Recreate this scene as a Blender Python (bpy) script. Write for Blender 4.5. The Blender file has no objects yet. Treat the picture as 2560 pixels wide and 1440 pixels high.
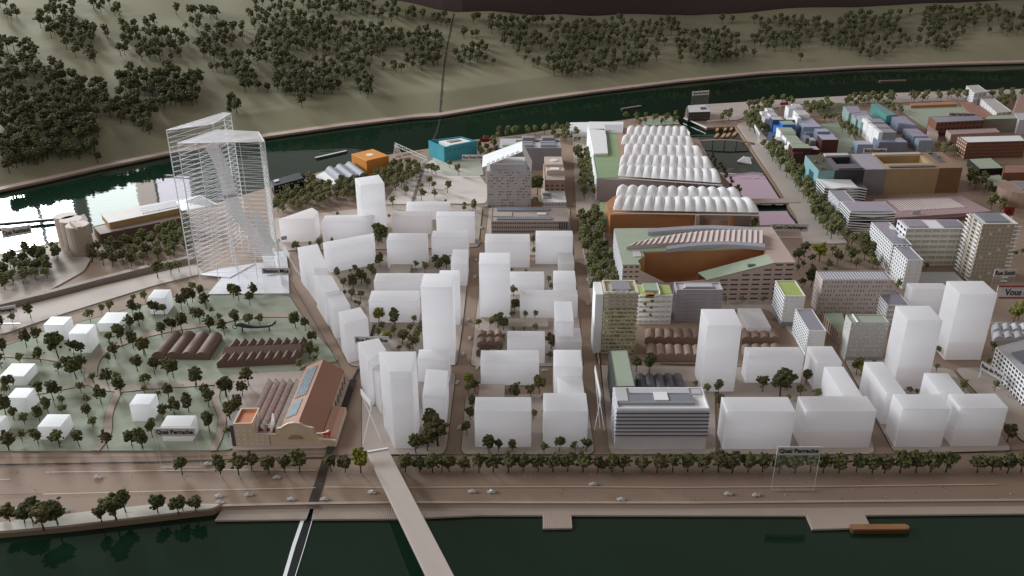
import bpy, bmesh, math, random
from mathutils import Vector, Matrix, noise
from mathutils.geometry import tessellate_polygon
random.seed(7)
S = bpy.context.scene
COL = S.collection
R = math.radians

# ---------------------------------------------------------------- camera, world, lights, exposure
F = 2274.0                      # focal length in photo pixels (2560 wide)
TH = R(25.81)                   # camera pitch below the horizontal
H = 0.70                        # camera height above the model's street level (metres; the model is about 1:500)
CT, ST = math.cos(TH), math.sin(TH)
cam_d = bpy.data.cameras.new('camera'); cam = bpy.data.objects.new('camera', cam_d); COL.objects.link(cam)
cam.location = (0, 0, H); cam.rotation_euler = (math.pi/2 - TH, 0, 0)
cam_d.sensor_width = 36; cam_d.lens = F/2560*36; cam_d.clip_start = 0.02; cam_d.clip_end = 60
S.camera = cam

W = bpy.data.worlds.new('World'); S.world = W; W.use_nodes = True
wb = W.node_tree.nodes['Background']; wb.inputs[0].default_value = (0.92, 0.865, 0.815, 1); wb.inputs[1].default_value = 0.30

def area(name, loc, aim, sx, sy, power, color):
    d = bpy.data.lights.new(name, 'AREA'); d.shape = 'RECTANGLE'; d.size = sx; d.size_y = sy; d.energy = power; d.color = color
    o = bpy.data.objects.new(name, d); COL.objects.link(o); o.location = loc
    o.rotation_euler = (Vector(aim) - Vector(loc)).to_track_quat('-Z', 'Y').to_euler()
    return o
# the room's windows, behind and to the left of the model (their mirror image shows in the river)
for wx, ww, wc in ((-3.36, 0.36, (0.93, 0.97, 1.0)), (-2.97, 0.36, (0.93, 0.97, 1.0)), (-2.665, 0.19, (0.78, 0.90, 1.0))):      # three panes between dark frame bars
    area('window_light', (wx, 5.0, 1.75), (wx, 0, 1.75), ww, 1.7, 330*ww*(0.8 if ww < 0.3 else 1), wc)
area('window_light', (-2.33, 5.0, 1.75), (-2.33, 0, 1.75), 0.30, 1.7, 9, (0.90, 1.0, 0.97))
area('window_light', (-1.96, 5.0, 1.60), (-1.96, 0, 1.60), 0.19, 1.2, 3.2, (0.90, 0.86, 1.0))
area('window_light', (-2.13, 5.0, 1.6), (-2.13, 0, 1.6), 0.12, 1.4, 1.2, (1.0, 0.86, 0.80))  # dim lamp added in place of the beige wall mirrored between the windows
area('window_light', (1.6, 5.0, 1.50), (1.6, 0, 1.50), 1.7, 1.04, 11, (1.0, 0.70, 0.88))
area('side_window_light', (-7.0, 1.2, 3.2), (0.4, 1.7, 0), 4.0, 2.6, 400, (0.93, 0.96, 1.0))
V = S.view_settings
V.view_transform = 'Standard'; V.look = 'None'; V.exposure = 0.0; V.gamma = 1.0; V.use_curve_mapping = False
S.cycles.use_denoising = True
S.cycles.max_bounces = 10; S.cycles.transparent_max_bounces = 40; S.cycles.caustics_reflective = False; S.cycles.caustics_refractive = False
S.cycles.sample_clamp_indirect = 4.0

# ---------------------------------------------------------------- photo pixel -> place in the model
def ray(px, py):
    u = (px-1280)/F; t = (py-720)/F
    return Vector((u, CT - t*ST, -ST - t*CT))
def G(px, py, z=0.0):
    d = ray(px, py); k = (z-H)/d.z
    return Vector((k*d.x, k*d.y, z))
def HT(by, ty, z0=0.0):         # height of a vertical edge whose foot shows at by and whose top shows at ty
    Y = G(1280, by, z0).y; t = (ty-720)/F
    return H - Y*(ST + t*CT)/(CT - t*ST)
def V2(p, z): return Vector((p[0], p[1], z))

# ---------------------------------------------------------------- materials
MATS = {}
def mat(name, col, rough=0.6, var=0.05, scale=40.0, bump=0.0, bscale=400.0, metal=0.0, spec=0.4, sss=0.0, trans=0.0, rnd=0.0):
    if name in MATS: return MATS[name]
    m = bpy.data.materials.new(name); m.use_nodes = True; nt = m.node_tree; N = nt.nodes; L = nt.links
    b = N['Principled BSDF']
    b.inputs['Roughness'].default_value = rough; b.inputs['Metallic'].default_value = metal
    b.inputs['Specular IOR Level'].default_value = spec
    tc = N.new('ShaderNodeTexCoord'); nz = N.new('ShaderNodeTexNoise'); nz.inputs['Scale'].default_value = scale; nz.inputs['Detail'].default_value = 6
    L.new(tc.outputs['Object'], nz.inputs['Vector'])
    mx = N.new('ShaderNodeMix'); mx.data_type = 'RGBA'
    a = tuple(max(0, c*(1-2.2*var)) for c in col); d = tuple(min(1, c*(1+2.2*var)) for c in col)
    mx.inputs['A'].default_value = (*a, 1); mx.inputs['B'].default_value = (*d, 1)
    L.new(nz.outputs['Fac'], mx.inputs['Factor'])
    out = mx.outputs['Result']
    if rnd:
        oi = N.new('ShaderNodeObjectInfo'); hs = N.new('ShaderNodeHueSaturation'); mr = N.new('ShaderNodeMapRange')
        mr.inputs['To Min'].default_value = 1-rnd; mr.inputs['To Max'].default_value = 1+rnd
        L.new(oi.outputs['Random'], mr.inputs['Value']); L.new(mr.outputs[0], hs.inputs['Value']); L.new(out, hs.inputs['Color']); out = hs.outputs[0]
    L.new(out, b.inputs['Base Color'])
    if sss:
        b.inputs['Subsurface Weight'].default_value = sss; b.inputs['Subsurface Radius'].default_value = (1, 0.95, 0.92); b.inputs['Subsurface Scale'].default_value = 0.010
    if trans:
        b.inputs['Transmission Weight'].default_value = trans
    if bump:
        n2 = N.new('ShaderNodeTexNoise'); n2.inputs['Scale'].default_value = bscale; n2.inputs['Detail'].default_value = 4
        L.new(tc.outputs['Object'], n2.inputs['Vector'])
        bp = N.new('ShaderNodeBump'); bp.inputs['Strength'].default_value = bump; bp.inputs['Distance'].default_value = 0.001
        L.new(n2.outputs['Fac'], bp.inputs['Height']); L.new(bp.outputs[0], b.inputs['Normal'])
    MATS[name] = m; return m
def clear(name, col=(0.9, 0.92, 0.95), opacity=0.12, rough=0.05, ior=1.3):
    if name in MATS: return MATS[name]
    m = bpy.data.materials.new(name); m.use_nodes = True; nt = m.node_tree; N = nt.nodes; L = nt.links
    for n in list(N): N.remove(n)
    o = N.new('ShaderNodeOutputMaterial'); t = N.new('ShaderNodeBsdfTransparent'); p = N.new('ShaderNodeBsdfPrincipled')
    p.inputs['Base Color'].default_value = (*col, 1); p.inputs['Roughness'].default_value = rough
    lw = N.new('ShaderNodeFresnel'); lw.inputs['IOR'].default_value = ior
    nz = N.new('ShaderNodeTexNoise'); nz.inputs['Scale'].default_value = 60
    tc = N.new('ShaderNodeTexCoord'); L.new(tc.outputs['Object'], nz.inputs['Vector'])
    mr = N.new('ShaderNodeMapRange'); mr.inputs['To Min'].default_value = opacity*0.75; mr.inputs['To Max'].default_value = opacity*1.25
    ad = N.new('ShaderNodeMath'); ad.operation = 'ADD'; ad.use_clamp = True
    mxs = N.new('ShaderNodeMixShader')
    L.new(nz.outputs['Fac'], mr.inputs['Value']); L.new(mr.outputs[0], ad.inputs[0]); L.new(lw.outputs[0], ad.inputs[1])
    L.new(ad.outputs[0], mxs.inputs[0]); L.new(t.outputs[0], mxs.inputs[1]); L.new(p.outputs[0], mxs.inputs[2]); L.new(mxs.outputs[0], o.inputs[0])
    MATS[name] = m; return m

def milky(name, col, tr=0.5, rough=0.4):
    """milky acrylic: part of the light is scattered back, part passes through the sheet"""
    m = mat(name, col, rough, 0.015, 18, spec=0.35); nt = m.node_tree; N = nt.nodes; L = nt.links
    t = N.new('ShaderNodeBsdfTranslucent'); t.inputs['Color'].default_value = (*[min(1, c*1.10) for c in col], 1)
    x = N.new('ShaderNodeMixShader'); x.inputs[0].default_value = tr
    tc = N.new('ShaderNodeTexCoord'); mp = N.new('ShaderNodeMapping'); mp.inputs['Scale'].default_value = (6, 6, 110)      # faint horizontal sanding streaks
    nz = N.new('ShaderNodeTexNoise'); nz.inputs['Scale'].default_value = 1.0; nz.inputs['Detail'].default_value = 3; mr = N.new('ShaderNodeMapRange')
    mr.inputs['From Min'].default_value = 0.3; mr.inputs['From Max'].default_value = 0.7; mr.inputs['To Min'].default_value = tr-0.09; mr.inputs['To Max'].default_value = tr+0.09
    L.new(tc.outputs['Object'], mp.inputs[0]); L.new(mp.outputs[0], nz.inputs['Vector']); L.new(nz.outputs['Fac'], mr.inputs['Value']); L.new(mr.outputs[0], x.inputs[0])
    L.new(N['Principled BSDF'].outputs[0], x.inputs[1]); L.new(t.outputs[0], x.inputs[2]); L.new(x.outputs[0], N['Material Output'].inputs[0]); return m
M_white = milky('frosted_white_acrylic', (0.895, 0.895, 0.91), 0.62)
M_pinkw = milky('pinkish_white_acrylic', (0.87, 0.85, 0.855), 0.55)
M_paper = mat('white_card', (0.80, 0.80, 0.80), 0.6, 0.02)
M_grey = mat('grey_card', (0.30, 0.30, 0.32), 0.6, 0.04)
M_lgrey = mat('pale_grey_card', (0.52, 0.52, 0.54), 0.6, 0.04)
M_dgrey = mat('dark_grey_card', (0.10, 0.10, 0.11), 0.55, 0.06)
M_black = mat('black_card', (0.02, 0.02, 0.022), 0.5, 0.1)
M_solar = mat('slate_blue_panel', (0.21, 0.22, 0.26), 0.35, 0.06, 90)
M_beige = mat('beige_board', (0.55, 0.45, 0.37), 0.75, 0.04, 60, 0.2, 900)
M_street = mat('street_board', (0.290, 0.205, 0.150), 0.8, 0.05, 25, 0.25, 1200)
M_plate = mat('pavement_board', (0.435, 0.365, 0.32), 0.8, 0.04, 25, 0.25, 1200)
M_quay = mat('quay_board', (0.31, 0.228, 0.175), 0.8, 0.06, 14, 0.25, 1200)
M_grass = mat('pale_green_flock', (0.335, 0.365, 0.28), 0.9, 0.07, 60, 0.5, 1500)
M_green = mat('green_roof_flock', (0.27, 0.36, 0.20), 0.9, 0.06, 80, 0.4, 1500)
M_sage = mat('sage_roof_card', (0.36, 0.42, 0.32), 0.85, 0.05, 80, 0.3, 1500)
M_lime = mat('lime_roof_flock', (0.40, 0.48, 0.15), 0.9, 0.08, 120, 0.4, 1500)
M_line = mat('dark_engraved_line', (0.035, 0.028, 0.025), 0.9, 0.05)
M_pline = mat('pale_road_line', (0.62, 0.54, 0.46), 0.8, 0.08, 60)
M_bshed = mat('brown_board', (0.185, 0.120, 0.097), 0.75, 0.06, 50, 0.25, 900)
M_oshed = mat('light_brown_board', (0.27, 0.185, 0.142), 0.75, 0.06, 50, 0.25, 900)
M_terra = mat('terracotta_card', (0.36, 0.18, 0.12), 0.7, 0.05, 50)
M_wood = mat('orange_wood_veneer', (0.44, 0.205, 0.088), 0.55, 0.10, 30)
M_woodl = mat('light_wood_veneer', (0.50, 0.29, 0.13), 0.6, 0.08, 30)
M_glass = mat('dark_window_film', (0.05, 0.055, 0.065), 0.18, 0.08, 120, spec=0.6)
M_wpane = mat('pale_window_film', (0.72, 0.70, 0.62), 0.4, 0.05, 120)
M_clear = clear('clear_acrylic', (0.80, 0.81, 0.83), opacity=0.045, ior=1.12)
M_edge = mat('polished_acrylic_edge', (0.85, 0.86, 0.88), 0.25, 0.02, spec=0.6)
M_chrome = mat('shiny_silver_edge', (0.85, 0.86, 0.88), 0.12, 0.02, metal=1.0)

# ---------------------------------------------------------------- mesh helpers
class MB:
    def __init__(s): s.v = []; s.f = []
    def add(s, vs, fs):
        n = len(s.v); s.v += [Vector(a) for a in vs]; s.f += [tuple(i+n for i in f) for f in fs]; return s
    def poly(s, pts): return s.add(pts, [tuple(range(len(pts)))])
    def prism(s, pts, z0, z1, bottom=True, top=True):
        n = len(pts); lo = [V2(p, z0) for p in pts]; hi = [V2(p, z1) for p in pts]
        fs = [(i, (i+1) % n, n+(i+1) % n, n+i) for i in range(n)] + ([tuple(range(n, 2*n))] if top else [])
        if bottom: fs.append(tuple(range(n-1, -1, -1)))
        return s.add(lo+hi, fs)
    def loft(s, lo, hi):
        n = len(lo); return s.add(list(lo)+list(hi), [(i, (i+1) % n, n+(i+1) % n, n+i) for i in range(n)]+[tuple(range(n, 2*n)), tuple(range(n-1, -1, -1))])
    def box(s, x0, x1, y0, y1, z0, z1): return s.prism([(x0, y0), (x1, y0), (x1, y1), (x0, y1)], z0, z1)
    def bar(s, a, b, w, h):                # rectangular bar between two points, w across, h tall (a, b on the bar's axis)
        a = Vector(a); b = Vector(b); d = (b-a).normalized(); up = Vector((0, 0, 1))
        if abs(d.z) > 0.95: up = Vector((0, 1, 0))
        x = d.cross(up).normalized()*w/2; y = x.cross(d).normalized()*h/2
        q = [-x-y, x-y, x+y, -x+y]
        return s.loft([a+k for k in q], [b+k for k in q])
    def tube(s, pts, rs, n=6):
        pts = [Vector(p) for p in pts]; rings = []
        for i, p in enumerate(pts):
            d = (pts[min(i+1, len(pts)-1)]-pts[max(i-1, 0)]).normalized()
            u = Vector((0, 0, 1)) if abs(d.z) < 0.9 else Vector((1, 0, 0))
            x = d.cross(u).normalized(); y = d.cross(x).normalized(); r = rs[i] if isinstance(rs, (list, tuple)) else rs
            rings.append([p + (x*math.cos(2*math.pi*k/n)+y*math.sin(2*math.pi*k/n))*r for k in range(n)])
        vs = [q for r_ in rings for q in r_]; fs = []
        for i in range(len(pts)-1):
            for k in range(n): fs.append((i*n+k, i*n+(k+1) % n, (i+1)*n+(k+1) % n, (i+1)*n+k))
        fs.append(tuple(range(n-1, -1, -1))); fs.append(tuple(range((len(pts)-1)*n, len(pts)*n)))
        return s.add(vs, fs)
    def build(s, name, m, parent=None, bevel=0.0, smooth=False):
        off = parent.matrix_world.translation if parent is not None else Vector()
        if parent is not None:
            off = Vector(); q = parent
            while q is not None: off = off + q.location; q = q.parent
        me = bpy.data.meshes.new(name)
        me.from_pydata([v-off for v in s.v], [], s.f)
        bm = bmesh.new(); bm.from_mesh(me)
        bmesh.ops.recalc_face_normals(bm, faces=bm.faces)
        if bevel:
            bmesh.ops.remove_doubles(bm, verts=bm.verts, dist=1e-6)
            ed = [e for e in bm.edges if len(e.link_faces) == 2 and e.calc_face_angle() > 0.5]
            bmesh.ops.bevel(bm, geom=ed, offset=bevel, segments=1, affect='EDGES', profile=0.5)
        bm.to_mesh(me); bm.free()
        if smooth:
            for p in me.polygons: p.use_smooth = True
        me.materials.append(m)
        o = bpy.data.objects.new(name, me); COL.objects.link(o)
        if parent is not None: o.parent = parent
        return o
def tag(o, label, cat, group=None):
    o['label'] = label; o['category'] = cat
    if group: o['group'] = group
    return o
def thing(name, label, cat, loc, group=None):
    o = bpy.data.objects.new(name, None); COL.objects.link(o); o.location = loc; o.empty_display_size = 0.01
    return tag(o, label, cat, group)
def struct(name, mb, m, **k):
    o = mb.build(name, m, **k); o['kind'] = 'structure'; return o
def polymesh(pts):                       # triangulated flat polygon (may be concave)
    tri = tessellate_polygon([[Vector((p[0], p[1], 0)) for p in pts]])
    return [tuple(t) for t in tri]
def slab(pts, z0, z1):                   # concave-safe slab
    mb = MB(); n = len(pts)
    mb.add([V2(p, z1) for p in pts], polymesh(pts))
    lo = [V2(p, z0) for p in pts]; hi = [V2(p, z1) for p in pts]
    mb.add(lo+hi, [(i, (i+1) % n, n+(i+1) % n, n+i) for i in range(n)])
    return mb
def inset(pts, d):
    n = len(pts); out = []; pts = [Vector((p[0], p[1])) for p in pts]
    A = sum(pts[i].x*pts[(i+1) % n].y-pts[(i+1) % n].x*pts[i].y for i in range(n)); sg = 1 if A > 0 else -1
    for i in range(n):
        a = pts[i-1]; b = pts[i]; c = pts[(i+1) % n]
        d1 = (b-a).normalized(); d2 = (c-b).normalized()
        n1 = Vector((-d1.y, d1.x))*sg; n2 = Vector((-d2.y, d2.x))*sg
        k = (n1+n2); k = k/max(0.3, k.dot(n1)) if k.length > 1e-6 else n1
        out.append(b+k*d)
    return out
def rounded(pts, r, n=4):
    out = []; pts = [Vector((p[0], p[1])) for p in pts]
    for i in range(len(pts)):
        a = pts[i-1]; b = pts[i]; c = pts[(i+1) % len(pts)]
        u = (a-b); w = (c-b); q = min(r, u.length*0.4, w.length*0.4)
        p0 = b+u.normalized()*q; p1 = b+w.normalized()*q
        for k in range(n+1):
            t = k/n; out.append(p0*(1-t)**2+b*2*t*(1-t)+p1*t*t)
    return out
def gp(px, z=0.0): return [G(x, y, z) for x, y in px]
def ribbon(pts, w, z):                   # flat strip along a path of ground points
    pts = [Vector((p[0], p[1])) for p in pts]; L = []; Rr = []
    for i, p in enumerate(pts):
        d = (pts[min(i+1, len(pts)-1)]-pts[max(i-1, 0)]).normalized(); nn = Vector((-d.y, d.x))*w/2
        L.append(p+nn); Rr.append(p-nn)
    mb = MB(); n = len(pts)
    mb.add([V2(p, z) for p in L+Rr], [(i, i+1, n+i+1, n+i) for i in range(n-1)]); return mb
def smoothpath(px, k=6):
    out = []; P = [Vector(p) for p in px]
    for i in range(len(P)-1):
        p0 = P[max(i-1, 0)]; p1 = P[i]; p2 = P[i+1]; p3 = P[min(i+2, len(P)-1)]
        for j in range(k):
            t = j/k
            out.append(0.5*((2*p1)+(p2-p0)*t+(2*p0-5*p1+4*p2-p3)*t*t+(3*p1-p0-3*p2+p3)*t**3))
    out.append(P[-1]); return out

# ---------------------------------------------------------------- the setting: board, water, far hillside
ZW = -0.0065                               # water level
far_near_bank = [(-60, 648), (0, 634), (167, 598), (300, 566), (470, 528), (600, 490), (690, 462), (765, 441), (870, 408), (985, 384), (1068, 372), (1160, 352), (1245, 343),
                 (1296, 337), (1405, 320), (1470, 311), (1557, 300), (1625, 290), (1677, 289)]
inlet = [(1684, 300), (1712, 318), (1737, 357), (1762, 388), (1806, 440), (1840, 472), (1862, 497), (1897, 533), (1900, 563), (2006, 560), (1977, 527), (1957, 494), (1915, 430),
         (1872, 365), (1859, 345), (1837, 316), (1767, 319), (1712, 289), (1716, 268), (1735, 262)]
near_right = [(1824, 258), (1925, 250), (2002, 247), (2103, 245), (2150, 240), (2237, 232), (2400, 226), (2560, 222), (2700, 219)]
near_edge = [(0, 1334), (160, 1320), (275, 1307), (425, 1289), (530, 1277), (557, 1265), (770, 1260), (1000, 1257), (1740, 1258), (2200, 1254), (2560, 1251)]
ne = gp(near_edge); Lx = ne[0]; Rx = ne[-1]
pts = [Vector((-1.35, Lx.y-0.03, 0))] + ne + [Vector((1.6, Rx.y+0.005, 0))]
pts += [Vector((3.0, G(2700, 219).y-0.02, 0))] + gp(near_right[::-1]) + gp(inlet[::-1]) + gp(far_near_bank[::-1]) + [Vector((-1.9, 1.36, 0))]
struct('ground', slab(pts, -0.03, 0.0), M_street)

def water_mat(name, col, bump, scale, stretch):
    m = bpy.data.materials.new(name); m.use_nodes = True; nt = m.node_tree; N = nt.nodes; L = nt.links; b = N['Principled BSDF']
    b.inputs['Roughness'].default_value = 0.03; b.inputs['IOR'].default_value = 1.36; b.inputs['Specular IOR Level'].default_value = 0.5
    tc = N.new('ShaderNodeTexCoord'); mp = N.new('ShaderNodeMapping'); mp.inputs['Scale'].default_value = stretch
    L.new(tc.outputs['Object'], mp.inputs[0])
    nz = N.new('ShaderNodeTexNoise'); nz.inputs['Scale'].default_value = scale; nz.inputs['Detail'].default_value = 2.5; L.new(mp.outputs[0], nz.inputs['Vector'])
    bp = N.new('ShaderNodeBump'); bp.inputs['Strength'].default_value = bump; bp.inputs['Distance'].default_value = 0.001
    L.new(nz.outputs['Fac'], bp.inputs['Height']); L.new(bp.outputs[0], b.inputs['Normal'])
    n2 = N.new('ShaderNodeTexNoise'); n2.inputs['Scale'].default_value = 2.5; n2.inputs['Detail'].default_value = 5; L.new(tc.outputs['Object'], n2.inputs['Vector'])
    mx = N.new('ShaderNodeMix'); mx.data_type = 'RGBA'
    mx.inputs['A'].default_value = (*[c*0.55 for c in col], 1); mx.inputs['B'].default_value = (*[c*1.5 for c in col], 1)
    L.new(n2.outputs['Fac'], mx.inputs['Factor']); L.new(mx.outputs['Result'], b.inputs['Base Color'])
    return m
M_w1 = water_mat('dark_green_resin_water', (0.007, 0.022, 0.012), 0.16, 22, (0.6, 2.0, 1))
struct('water', MB().poly([(-3.2, 0.3, ZW), (3.2, 0.3, ZW), (3.2, 4.2, ZW), (-3.2, 4.2, ZW)]), M_w1)

# far bank line and hillside
bank_px = [(-260, 532), (-100, 498), (0, 476), (110, 452), (250, 420), (430, 383), (660, 343), (850, 316), (1030, 294), (1100, 289), (1300, 256), (1480, 231), (1700, 204), (1900, 184), (2150, 169), (2400, 160), (2560, 156), (2750, 151)]
bank = [G(x, y, 0.0) for x, y in bank_px]
def bank_at(X):
    if X <= bank[0].x:
        a, b = bank[0], bank[1]
    elif X >= bank[-1].x:
        a, b = bank[-2], bank[-1]
    else:
        for a, b in zip(bank, bank[1:]):
            if a.x <= X <= b.x: break
    t = (X-a.x)/(b.x-a.x); return a.y+(b.y-a.y)*t
crest_px = [(900, -12), (980, 0), (1140, 31), (1330, 38), (1500, 40), (1700, 38), (1900, 29), (2150, 18), (2350, 8), (2560, 0)]
def hill_z(X, Y):
    d = Y-bank_at(X)
    if d < 0: return 0.0
    led = 0.030
    if d < led: return 0.001
    q = d-led
    z = 0.0
    # steep foot, then a gentler slope with rolling spurs
    foot = min(q, 0.11); z += foot*0.36
    up = max(0.0, q-0.11); z += up*0.225
    s = min(1.0, q/0.25)
    z += s*(0.022*noise.noise(Vector((X*2.1+3, Y*1.6, 0.3)))+0.008*noise.noise(Vector((X*6, Y*5, 1.7))))
    return max(z, 0.001)
def hill_hit(px, py):                       # where the sight line through a photo pixel meets the hillside
    d = ray(px, py); o = Vector((0, 0, H)); k = 1.2
    for _ in range(1500):
        p = o+d*k
        if p.z < hill_z(p.x, p.y) and p.y > bank_at(p.x): return p
        k += 0.003
        if p.y > 6: return None
    return None
crest = []
for x, y in crest_px:
    p = hill_hit(x, y)
    if p: crest.append(p)
def hill_edge(X):
    if X <= crest[0].x: return crest[0].y + (crest[0].x-X)*-0.10
    if X >= crest[-1].x: return crest[-1].y + (X-crest[-1].x)*0.05
    for a, b in zip(crest, crest[1:]):
        if a.x <= X <= b.x: return a.y+(b.y-a.y)*(X-a.x)/(b.x-a.x)
mb = MB(); NX, NY = 230, 80; x0, x1 = -2.6, 3.1
for i in range(NX+1):
    X = x0+(x1-x0)*i/NX; yb = bank_at(X); ye = hill_edge(X)
    for j in range(NY+1):
        t = j/NY; Y = yb+(ye-yb)*(t**1.25) if j else yb
        z = 0.0 if j == 0 else hill_z(X, Y)
        mb.v.append(Vector((X, Y, z)))
for i in range(NX):
    for j in range(NY):
        a = i*(NY+1)+j; mb.f.append((a, a+NY+1, a+NY+2, a+1))
M_hill = mat('hill_flock', (0.258, 0.243, 0.156), 0.9, 0.07, 7, 0.35, 700)
struct('hillside', mb, M_hill, smooth=True)
# bank wall down to the water and the pale road ledge on top
mb = MB()
for a, b in zip(bank, bank[1:]):
    mb.add([V2(a, -0.03), V2(b, -0.03), V2(b, 0.0), V2(a, 0.0)], [(0, 1, 2, 3)])
struct('bank_wall', mb, mat('bank_board', (0.13, 0.085, 0.07), 0.8, 0.08, 30))
mb = MB()
for a, b in zip(bank, bank[1:]):
    mb.add([V2((a.x, a.y-0.004), 0.0022), V2((b.x, b.y-0.004), 0.0022), V2((b.x, b.y+0.024), 0.0028), V2((a.x, a.y+0.024), 0.0028),
            V2((a.x, a.y-0.004), -0.003), V2((b.x, b.y-0.004), -0.003)], [(0, 1, 2, 3), (4, 5, 1, 0)])
struct('bank_road', mb, mat('bank_road_board', (0.44, 0.33, 0.28), 0.8, 0.06, 20))
# dark board standing behind the hill's far edge
mb = MB(); e = [V2((X, hill_edge(X)+0.012), 0.36 if X > -0.55 else 0.335) for X in [x0+(x1-x0)*i/80 for i in range(81)]]  # the lower left stretch is unseen, added to darken the river's mirror image
for a, b in zip(e, e[1:]): mb.add([V2(a, -0.05), V2(b, -0.05), b, a], [(0, 1, 2, 3)])
struct('back_wall', mb, mat('dark_brown_wall', (0.075, 0.050, 0.047), 0.7, 0.05, 6))
# ---------------------------------------------------------------- pavements, lawns, road lines
PZ = [0.0]
def plate(name, px, m, z=0.0012, rad=0.012, line=True, w=0.0007):
    PZ[0] += 0.00004; z += PZ[0]
    p = rounded(gp(px), rad)
    if line: slab(inset(p, -w), 0.0, z-0.0006).build('kerb_line', M_line)['kind'] = 'structure'
    return struct(name, slab(p, 0.0, z), m)
plate('pavement', [(1152, 1137), (1487, 1137), (1466, 988), (1165, 988)], M_plate)
plate('pavement', [(1176, 917), (1459, 917), (1434, 655), (1206, 655)], M_plate)
plate('pavement', [(1210, 640), (1433, 640), (1424, 522), (1222, 520)], M_plate)
plate('pavement', [(905, 1138), (1107, 1138), (1117, 1118), (1140, 932), (905, 940)], M_plate)
plate('pavement', [(742, 640), (796, 768), (876, 917), (1142, 915), (1158, 800), (1173, 655), (1100, 640)], M_plate)
plate('pavement', [(700, 628), (1174, 620), (1196, 618), (1206, 520), (1120, 512), (960, 516), (680, 548)], M_plate)
plate('pavement', [(1524, 1137), (1790, 1137), (1785, 920), (1495, 915), (1480, 782), (1925, 775), (2040, 910), (1795, 915), (1800, 1137), (2188, 1137), (2150, 1000), (2080, 890), (1960, 700), (1920, 640), (1478, 700)], M_plate, line=False)
plate('pavement', [(2236, 1134), (2532, 1130), (2380, 925), (2160, 890), (2110, 900)], M_plate)
plate('pavement', [(960, 512), (1215, 510), (1222, 470), (1165, 395), (1080, 400), (1000, 450)], mat('pale_square_board', (0.60, 0.54, 0.50), 0.8, 0.03, 25), line=False)
plate('pavement', [(2384, 922), (2455, 920), (2680, 1110), (2560, 1110)], M_plate)
plate('lawn', [(-150, 890), (0, 866), (110, 832), (430, 748), (520, 727), (724, 742), (760, 800), (850, 905), (760, 915), (580, 1128), (300, 1129), (0, 1130), (-150, 1130)], M_grass, line=False)
for path, w in [([(640, 935), (560, 955), (480, 962), (380, 968), (300, 975), (235, 960), (232, 915), (262, 880), (335, 850), (420, 828), (520, 812), (630, 792), (740, 790)], 0.017),
                ([(300, 978), (288, 1000), (273, 1040), (268, 1090), (240, 1130)], 0.010), ([(240, 958), (165, 972), (95, 985), (0, 1000)], 0.010),
                ([(548, 962), (540, 1000), (556, 1050), (548, 1095), (532, 1130)], 0.010), ([(235, 925), (120, 900), (0, 892)], 0.007)]:
    pp = [G(x, y) for x, y in smoothpath(path)]
    PZ[0] += 0.00004
    o = ribbon(pp, w+0.0012, 0.0018+PZ[0]/3).build('path_edge', M_line); o['kind'] = 'structure'
    o = ribbon(pp, w, 0.0023+PZ[0]/3).build('path', mat('path_board', (0.40, 0.32, 0.26), 0.8, 0.05, 30)); o['kind'] = 'structure'
# forecourt in front of the hall
plate('pavement', [(580, 1130), (826, 1124), (880, 960), (770, 930), (600, 940), (560, 1000)], M_plate, line=False, z=0.0023)
M_pale = mat('pale_promenade_board', (0.47, 0.41, 0.365), 0.8, 0.04, 25)
plate('promenade', [(1738, 264), (1925, 252), (2237, 234), (2560, 224), (2680, 222), (2680, 240), (2400, 252), (2240, 258), (1990, 262), (1880, 280), (1850, 300), (1770, 306)], M_pale, line=False)
plate('promenade', [(1842, 312), (1880, 300), (1915, 345), (1990, 440), (2060, 530), (2120, 610), (2010, 612), (1990, 540), (1962, 495), (1920, 428)], M_pale, line=False)
plate('promenade', [(0, 642), (167, 606), (250, 610), (210, 680), (120, 730), (0, 760)], M_pale, line=False)
plate('promenade', [(-60, 800), (0, 783), (250, 718), (490, 662), (510, 685), (385, 716), (157, 787), (0, 840)], M_pale, line=False)
plate('promenade', [(1430, 318), (1470, 313), (1500, 510), (1520, 640), (1550, 760), (1480, 760), (1440, 520)], M_plate, line=False)
plate('meadow', [(2236, 266), (2395, 262), (2440, 300), (2330, 330), (2285, 300)], M_sage, line=False)
plate('meadow', [(2050, 312), (2115, 305), (2150, 380), (2085, 382)], M_sage, line=False)
plate('meadow', [(2030, 262), (2105, 258), (2120, 285), (2050, 290)], mat('rough_meadow', (0.16, 0.17, 0.10), 0.9, 0.15, 60), line=False)
plate('meadow', [(1080, 395), (1200, 395), (1210, 440), (1110, 440)], mat('pale_lawn', (0.47, 0.48, 0.40), 0.9, 0.05, 30), line=False)
plate('meadow', [(1600, 300), (1690, 296), (1700, 312), (1610, 316)], M_sage, line=False)
def rline(px, w, m, z=0.0006): 
    PZ[0] += 0.00001; z += PZ[0]
    o = ribbon([G(x, y) for x, y in px], w, z).build('road_line', m); o['kind'] = 'structure'
rline([(-200, 1170), (0, 1164), (380, 1158), (640, 1149), (812, 1146)], 0.0022, M_line)
rline([(835, 1142), (930, 1139), (1300, 1139), (1900, 1140), (2240, 1138), (2400, 1133), (2700, 1122)], 0.0012, M_line)
rline([(0, 1146), (400, 1145), (820, 1136)], 0.0006, M_line)
for px in ([(115, 1183), (560, 1177), (790, 1178)], [(0, 1240), (108, 1237)], [(108, 1238), (300, 1233), (500, 1228), (790, 1222)], [(812, 1220), (965, 1221), (1400, 1219), (1700, 1221), (2100, 1218), (2490, 1213)], [(-100, 1202), (25, 1201)]):
    rline(px, 0.0010, M_pline)
rline([(0, 1240), (108, 1237)], 0.0008, M_line)
rline([(0, 846), (157, 791), (385, 720), (505, 690)], 0.0022, mat('brown_edge', (0.16, 0.11, 0.09), 0.9))
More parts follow.
